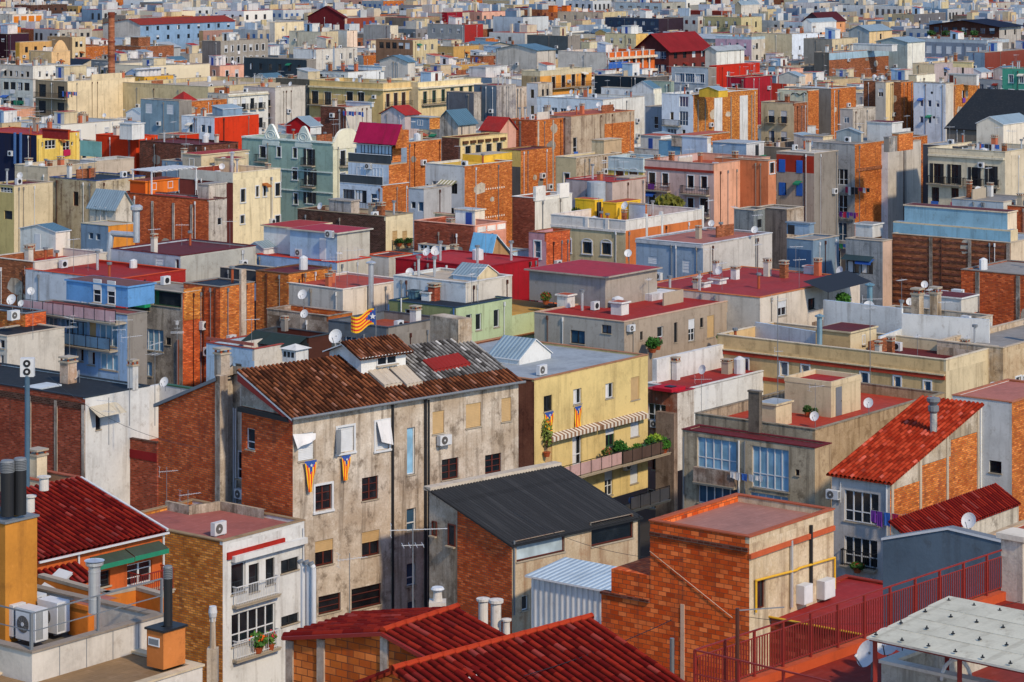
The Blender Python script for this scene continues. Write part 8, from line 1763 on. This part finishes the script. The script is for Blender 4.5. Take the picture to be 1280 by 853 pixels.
def fbox(X, Y, la, lb, z0, z1, wl, wr, roof, ax=A_, bx=B_):
    P = lambda a, c, z: (X+a*ax[0]+c*bx[0], Y+a*ax[1]+c*bx[1], z)
    FAR.poly([P(0, 0, z0), P(la, 0, z0), P(la, 0, z1), P(0, 0, z1)], wr); FAR.poly([P(0, lb, z0), P(0, 0, z0), P(0, 0, z1), P(0, lb, z1)], wl); FAR.poly([P(0, lb, z0), P(la, lb, z0), P(la, lb, z1), P(0, lb, z1)], wl); FAR.poly([P(la, 0, z0), P(la, lb, z0), P(la, lb, z1), P(la, 0, z1)], wr)
    FAR.poly([P(0, 0, z1), P(la, 0, z1), P(la, lb, z1), P(0, lb, z1)], roof)
    return P
for u, v in REST:
    X, Y = u*A_[0]+v*B_[0], u*A_[1]+v*B_[1]
    if Y < 560 or Y > 1550 or abs(X) > .207*Y+40: continue
    o = O(); o.X, o.Y, o.A, o.Bd, o.LA, o.LB = X, Y, A_, B_, 15, 14; cs = corners(o)
    if any(overlap(cs, t) for t in TAKEN): continue
    px = X/Y*F+640; need = max([h_.py+5*h_.scale for h_ in HM if h_.Y > Y and h_.x0 < px+40 and h_.x1 > px-40] or [-99])
    nfar += 1; la, lb = rs_.uniform(11, 16), rs_.uniform(10, 15); z = min(rs_.choice([9, 10, 11, 12, 13, 14, 15]), H-(need-HOR)*Y/F)
    if z < 2: continue
    w = rs_.choice(WC_); P = fbox(X, Y, la, lb, -8, z, w[0], w[1], rs_.choice(['rs', 'rc', 'rt', 'rr', 'rg', 'rn', 'tinb']))
    nc_ = rs_.choice([2, 3, 4, 5]); hh_ = rs_.choice([1.2, 1.6, 2.1]); wm_ = rs_.choice(['w_dark', 'w_dark', 'm_blue', 'w_brown', 'dg'])
    for r in range(2):
        for c in range(nc_):
            if rs_.random() < .25: continue
            a0 = 1+lb*c/(nc_+.3); z1 = z-1.2-3.1*r; FAR.poly([P(-.04, a0, z1-hh_), P(-.04, a0+1.1, z1-hh_), P(-.04, a0+1.1, z1), P(-.04, a0, z1)], wm_)
            a0 = 1+la*c/(nc_+.3); FAR.poly([P(a0, -.04, z1-hh_), P(a0+1.1, -.04, z1-hh_), P(a0+1.1, -.04, z1), P(a0, -.04, z1)], wm_)
    for _ in range(rs_.randrange(3, 8)):
        a, c = rs_.uniform(.5, la-5), rs_.uniform(.5, lb-5); q = P(a, c, 0); w2 = rs_.choice(WC_[:6]); fbox(q[0], q[1], rs_.choice([.6, 1, 2, 3, 4.5]), rs_.choice([.6, .8, 2, 3, 4.5]), z, z+rs_.uniform(1., 2.8), w2[0], w2[1], rs_.choice(['rs', 'rt', 'tin', 'rr']))
fo_ = link('far_town', FAR.mesh('far_town')); tag(fo_, 'mass of small far off houses filling the top edge of the view', 'town'); fo_['kind'] = 'stuff'; print('far', nfar)
print('fillers', nf, 'things', len(BL))

# ---------------------------------------------------------------- roof clutter: chimneys, aerials, tanks and low walls that belong to the houses
rc = random.Random(5)
CL = {}
def cm(key, fn):
    if key not in CL: CL[key] = fn()
    return CL[key]
def m_aer(k):
    m = MB(); h = 2.2+.5*k; t = .035; m.bar((0, 0, 0), (0, 0, h), t, 'm_grey'); m.bar((-.6, 0, h-.2), (.7, 0, h-.2), t, 's_white'); [m.bar((-.5+.25*i, -.25, h-.2), (-.5+.25*i, .25, h-.2), t*.8, 's_white') for i in range(5)]; return m.mesh('aerial')
def m_tank():
    m = MB(); m.cyl((0, 0, 0), (0, 0, 1.1), .45, 's_white', 10); m.lathe([(.45, 1.1), (.1, 1.3), (0, 1.3)], (0, 0, 0), 's_white', 10); return m.mesh('water_tank')
def m_ac():
    m = MB(); m.box((-.4, -.2, .05), (.4, .2, .75), 's_white'); m.cyl((0, -.22, .4), (0, -.2, .4), .25, 'm_dark', 12); return m.mesh('cooling_unit')
def m_vent(k):
    m = MB(); m.cyl((0, 0, 0), (0, 0, 1.2+.4*k), .12, 'm_steel' if k else 'terracotta', 8); m.cyl((0, 0, 1.2+.4*k), (0, 0, 1.4+.4*k), .24, 'm_grey', 8); return m.mesh('vent_pipe')
def m_dish():
    m = MB(); n = 12; m.bar((0, .1, 0), (0, .1, .9), .04, 'm_grey')
    for i in range(n):
        t0, t1 = 2*pi*i/n, 2*pi*(i+1)/n; m.poly([(0, .08, .9), (.38*cos(t0), -.05+.12*sin(t0), .9+.38*sin(t0)), (.38*cos(t1), -.05+.12*sin(t1), .9+.38*sin(t1))], 's_white', None, True)
    return m.mesh('dish')
def m_wall(L, k):
    m = MB(); m.box((0, 0, 0), (L, .15, 1.1), ['white', 'offw', 'stone', 'bk'][k]); return m.mesh('divider_wall')
for b in BL:
    if b.shape != 'flat' or b.scale > 17.5 or b.LA < 4 or b.LB < 4: continue
    fill = hasattr(b, 'filler'); n = int(min(14, b.LA*b.LB/14))+(0 if b.scale > 12 else 3); 
    if fill and b.Y > 900: n = min(n, 5)
    def free(x, y, r=.5): return r < x < b.LA-r and r < y < b.LB-r and not any(h[0]-r < x < h[2]+r and h[1]-r < y < h[3]+r for h in b.huts)
    for _ in range(n):
        k = rc.random(); x, y = rc.uniform(.6, b.LA-.6), rc.uniform(.6, b.LB-.6)
        if not free(x, y): continue
        if k < .22: b.chm(x, y, b.zr, rc.uniform(1.1, 2.0), rc.uniform(.5, .8), rc.choice(['stone', 'white', 'offw', 'bk', 'p:b8684a']))
        elif k < .52: q = rc.randrange(3); link('aerial', cm(('a', q), lambda: m_aer(q)), b.root, (x, y, b.zr), rc.uniform(-1, 1))
        elif k < .56: o_ = link('water_tank', cm('t', m_tank), b.root, (x, y, b.zr)); o_.scale = (rc.uniform(.7, 1.2), rc.uniform(.7, 1.2), rc.uniform(.6, 1.1))
        elif k < .66: link('cooling_unit', cm('c', m_ac), b.root, (x, y, b.zr), rc.choice([0, -pi/2]))
        elif k < .86: q = rc.randrange(2); link('vent_pipe', cm(('v', q), lambda: m_vent(q)), b.root, (x, y, b.zr))
        elif k < .90: link('dish', cm('d', m_dish), b.root, (x, y, b.zr), rc.uniform(-1, .3)-b.rz)
        else:
            q = rc.randrange(4); L_ = 3.
            if free(x+L_, y): link('divider_wall', cm(('w', q), lambda: m_wall(L_, q)), b.root, (x, y, b.zr))
    if b.LA*b.LB > 60 and (hasattr(b, 'filler') or b.scale < 6.8) and not b.huts and rc.random() < .8:
        hw = rc.choice([('white', 'white'), ('offw', 'cream'), ('lb', 'p:d8d8d4')]); b.hutm(b.LA*rc.uniform(.2, .45), b.LB*rc.uniform(.25, .5), rc.uniform(2.4, 3.6), rc.uniform(2.2, 3.2), rc.uniform(2., 2.5), b.zr, *hw, rc.choice(['rs', 'rt', 'rr']), rc.choice(['flat', 'sB']), .5, rc.choice([None, 'Lb', 'Rr', 'Lk']))

# ---------------------------------------------------------------- things bolted to the walls: drain pipes, cooling units, little awnings
def m_awn(w, m):
    k = MB(); k.poly([(-w/2, 0, .3), (w/2, 0, .3), (w/2, -.8, 0), (-w/2, -.8, 0)], m); k.poly([(-w/2, -.8, 0), (w/2, -.8, 0), (w/2, -.8, -.2), (-w/2, -.8, -.2)], m); k.poly([(-w/2, 0, .3), (-w/2, -.8, 0), (-w/2, 0, 0)], m); return k.mesh('awning')
def m_pipe(m):
    k = MB(); k.cyl((0, -.07, -13), (0, -.07, 0), .04, m, 6, cap=False); k.cyl((0, -.1, -.35), (0, -.1, 0), .1, m, 6); return k.mesh('drain_pipe')
for b in BL:
    if b.scale > 15.5 and not hasattr(b, 'filler'): continue
    for f in 'LR':
        L = b.LA if f == 'R' else b.LB; m = b.wr if f == 'R' else b.wl
        if L < 4: continue
        zt = b.zr if b.shape == 'flat' else b.z
        for _ in range(1 + (b.scale > 6)*2):
            x = rc.uniform(.4, L-.4)
            if any(h[0]-.3 < x < h[1]+.3 for h in b.holes[f]): continue
            l, r = b.place(f, x, zt-.1); q = rc.choice(['m_grey', 's_white', 'm_grey', 'conc', 'm_brown']); link('drain_pipe', cm(('p', q), lambda: m_pipe(q)), b.root, l, r)
        if b.scale < 4.5: continue
        for _ in range(3):
            x = rc.uniform(.7, L-.7); z = zt-rc.uniform(1.5, 7)
            if any(h[0]-.6 < x < h[1]+.6 and h[2]-1 < z < h[3]+.3 for h in b.holes[f]) or rc.random() < .7: continue
            l, r = b.place(f, x, z, .25); link('cooling_unit', cm('c', m_ac), b.root, l, r)
        for h in b.holes[f]:
            if rc.random() < .1: q = rc.choice(['awn_g', 'awn_w', 'p:a06030', 'cloth_b', 'p:7a2c24']); l, r = b.place(f, (h[0]+h[1])/2, h[3]+.02, .01); link('awning', cm(('w', q, q5(h[1]-h[0])), lambda: m_awn(q5(h[1]-h[0])+.4, q)), b.root, l, r)
            elif rc.random() < .06:
                q = rc.choice(['cloth_w', 'cloth_b', 'cloth_r', 'cloth_p']); k = MB(); w_ = h[1]-h[0]; k.poly([(-w_/2, -.06, .1), (w_/2, -.06, .1), (w_/2, -.09, -.7), (-w_/2, -.06, -.8)], q); l, r = b.place(f, (h[0]+h[1])/2, h[2], .1); link('hanging_cloth', k.mesh('hanging_cloth'), b.root, l, r)
        if m in BRK and L > 6 and b.scale > 5:       # party walls: patches of old render, a lead-in pier, putlog holes
            for _ in range(2):
                x = rc.uniform(.5, L-3); z = zt-rc.uniform(1.5, 6); w_, h_ = rc.uniform(1, 3), rc.uniform(.6, 2); k = MB(); off = .012; n = 9; P = []
                for i in range(n): t = 2*pi*i/n; P.append((w_*(.5+.5*cos(t)*rc.uniform(.7, 1)), h_*(.5+.5*sin(t)*rc.uniform(.7, 1))))
                k.poly([(a, -off, c) for a, c in P], rc.choice(['W:a89884', 'conc', 'W:b8a890'])); l, r = b.place(f, x+w_ if f == 'L' else x, z); link('render_patch', k.mesh('render_patch'), b.root, l, r)
for b in BL: b.done()
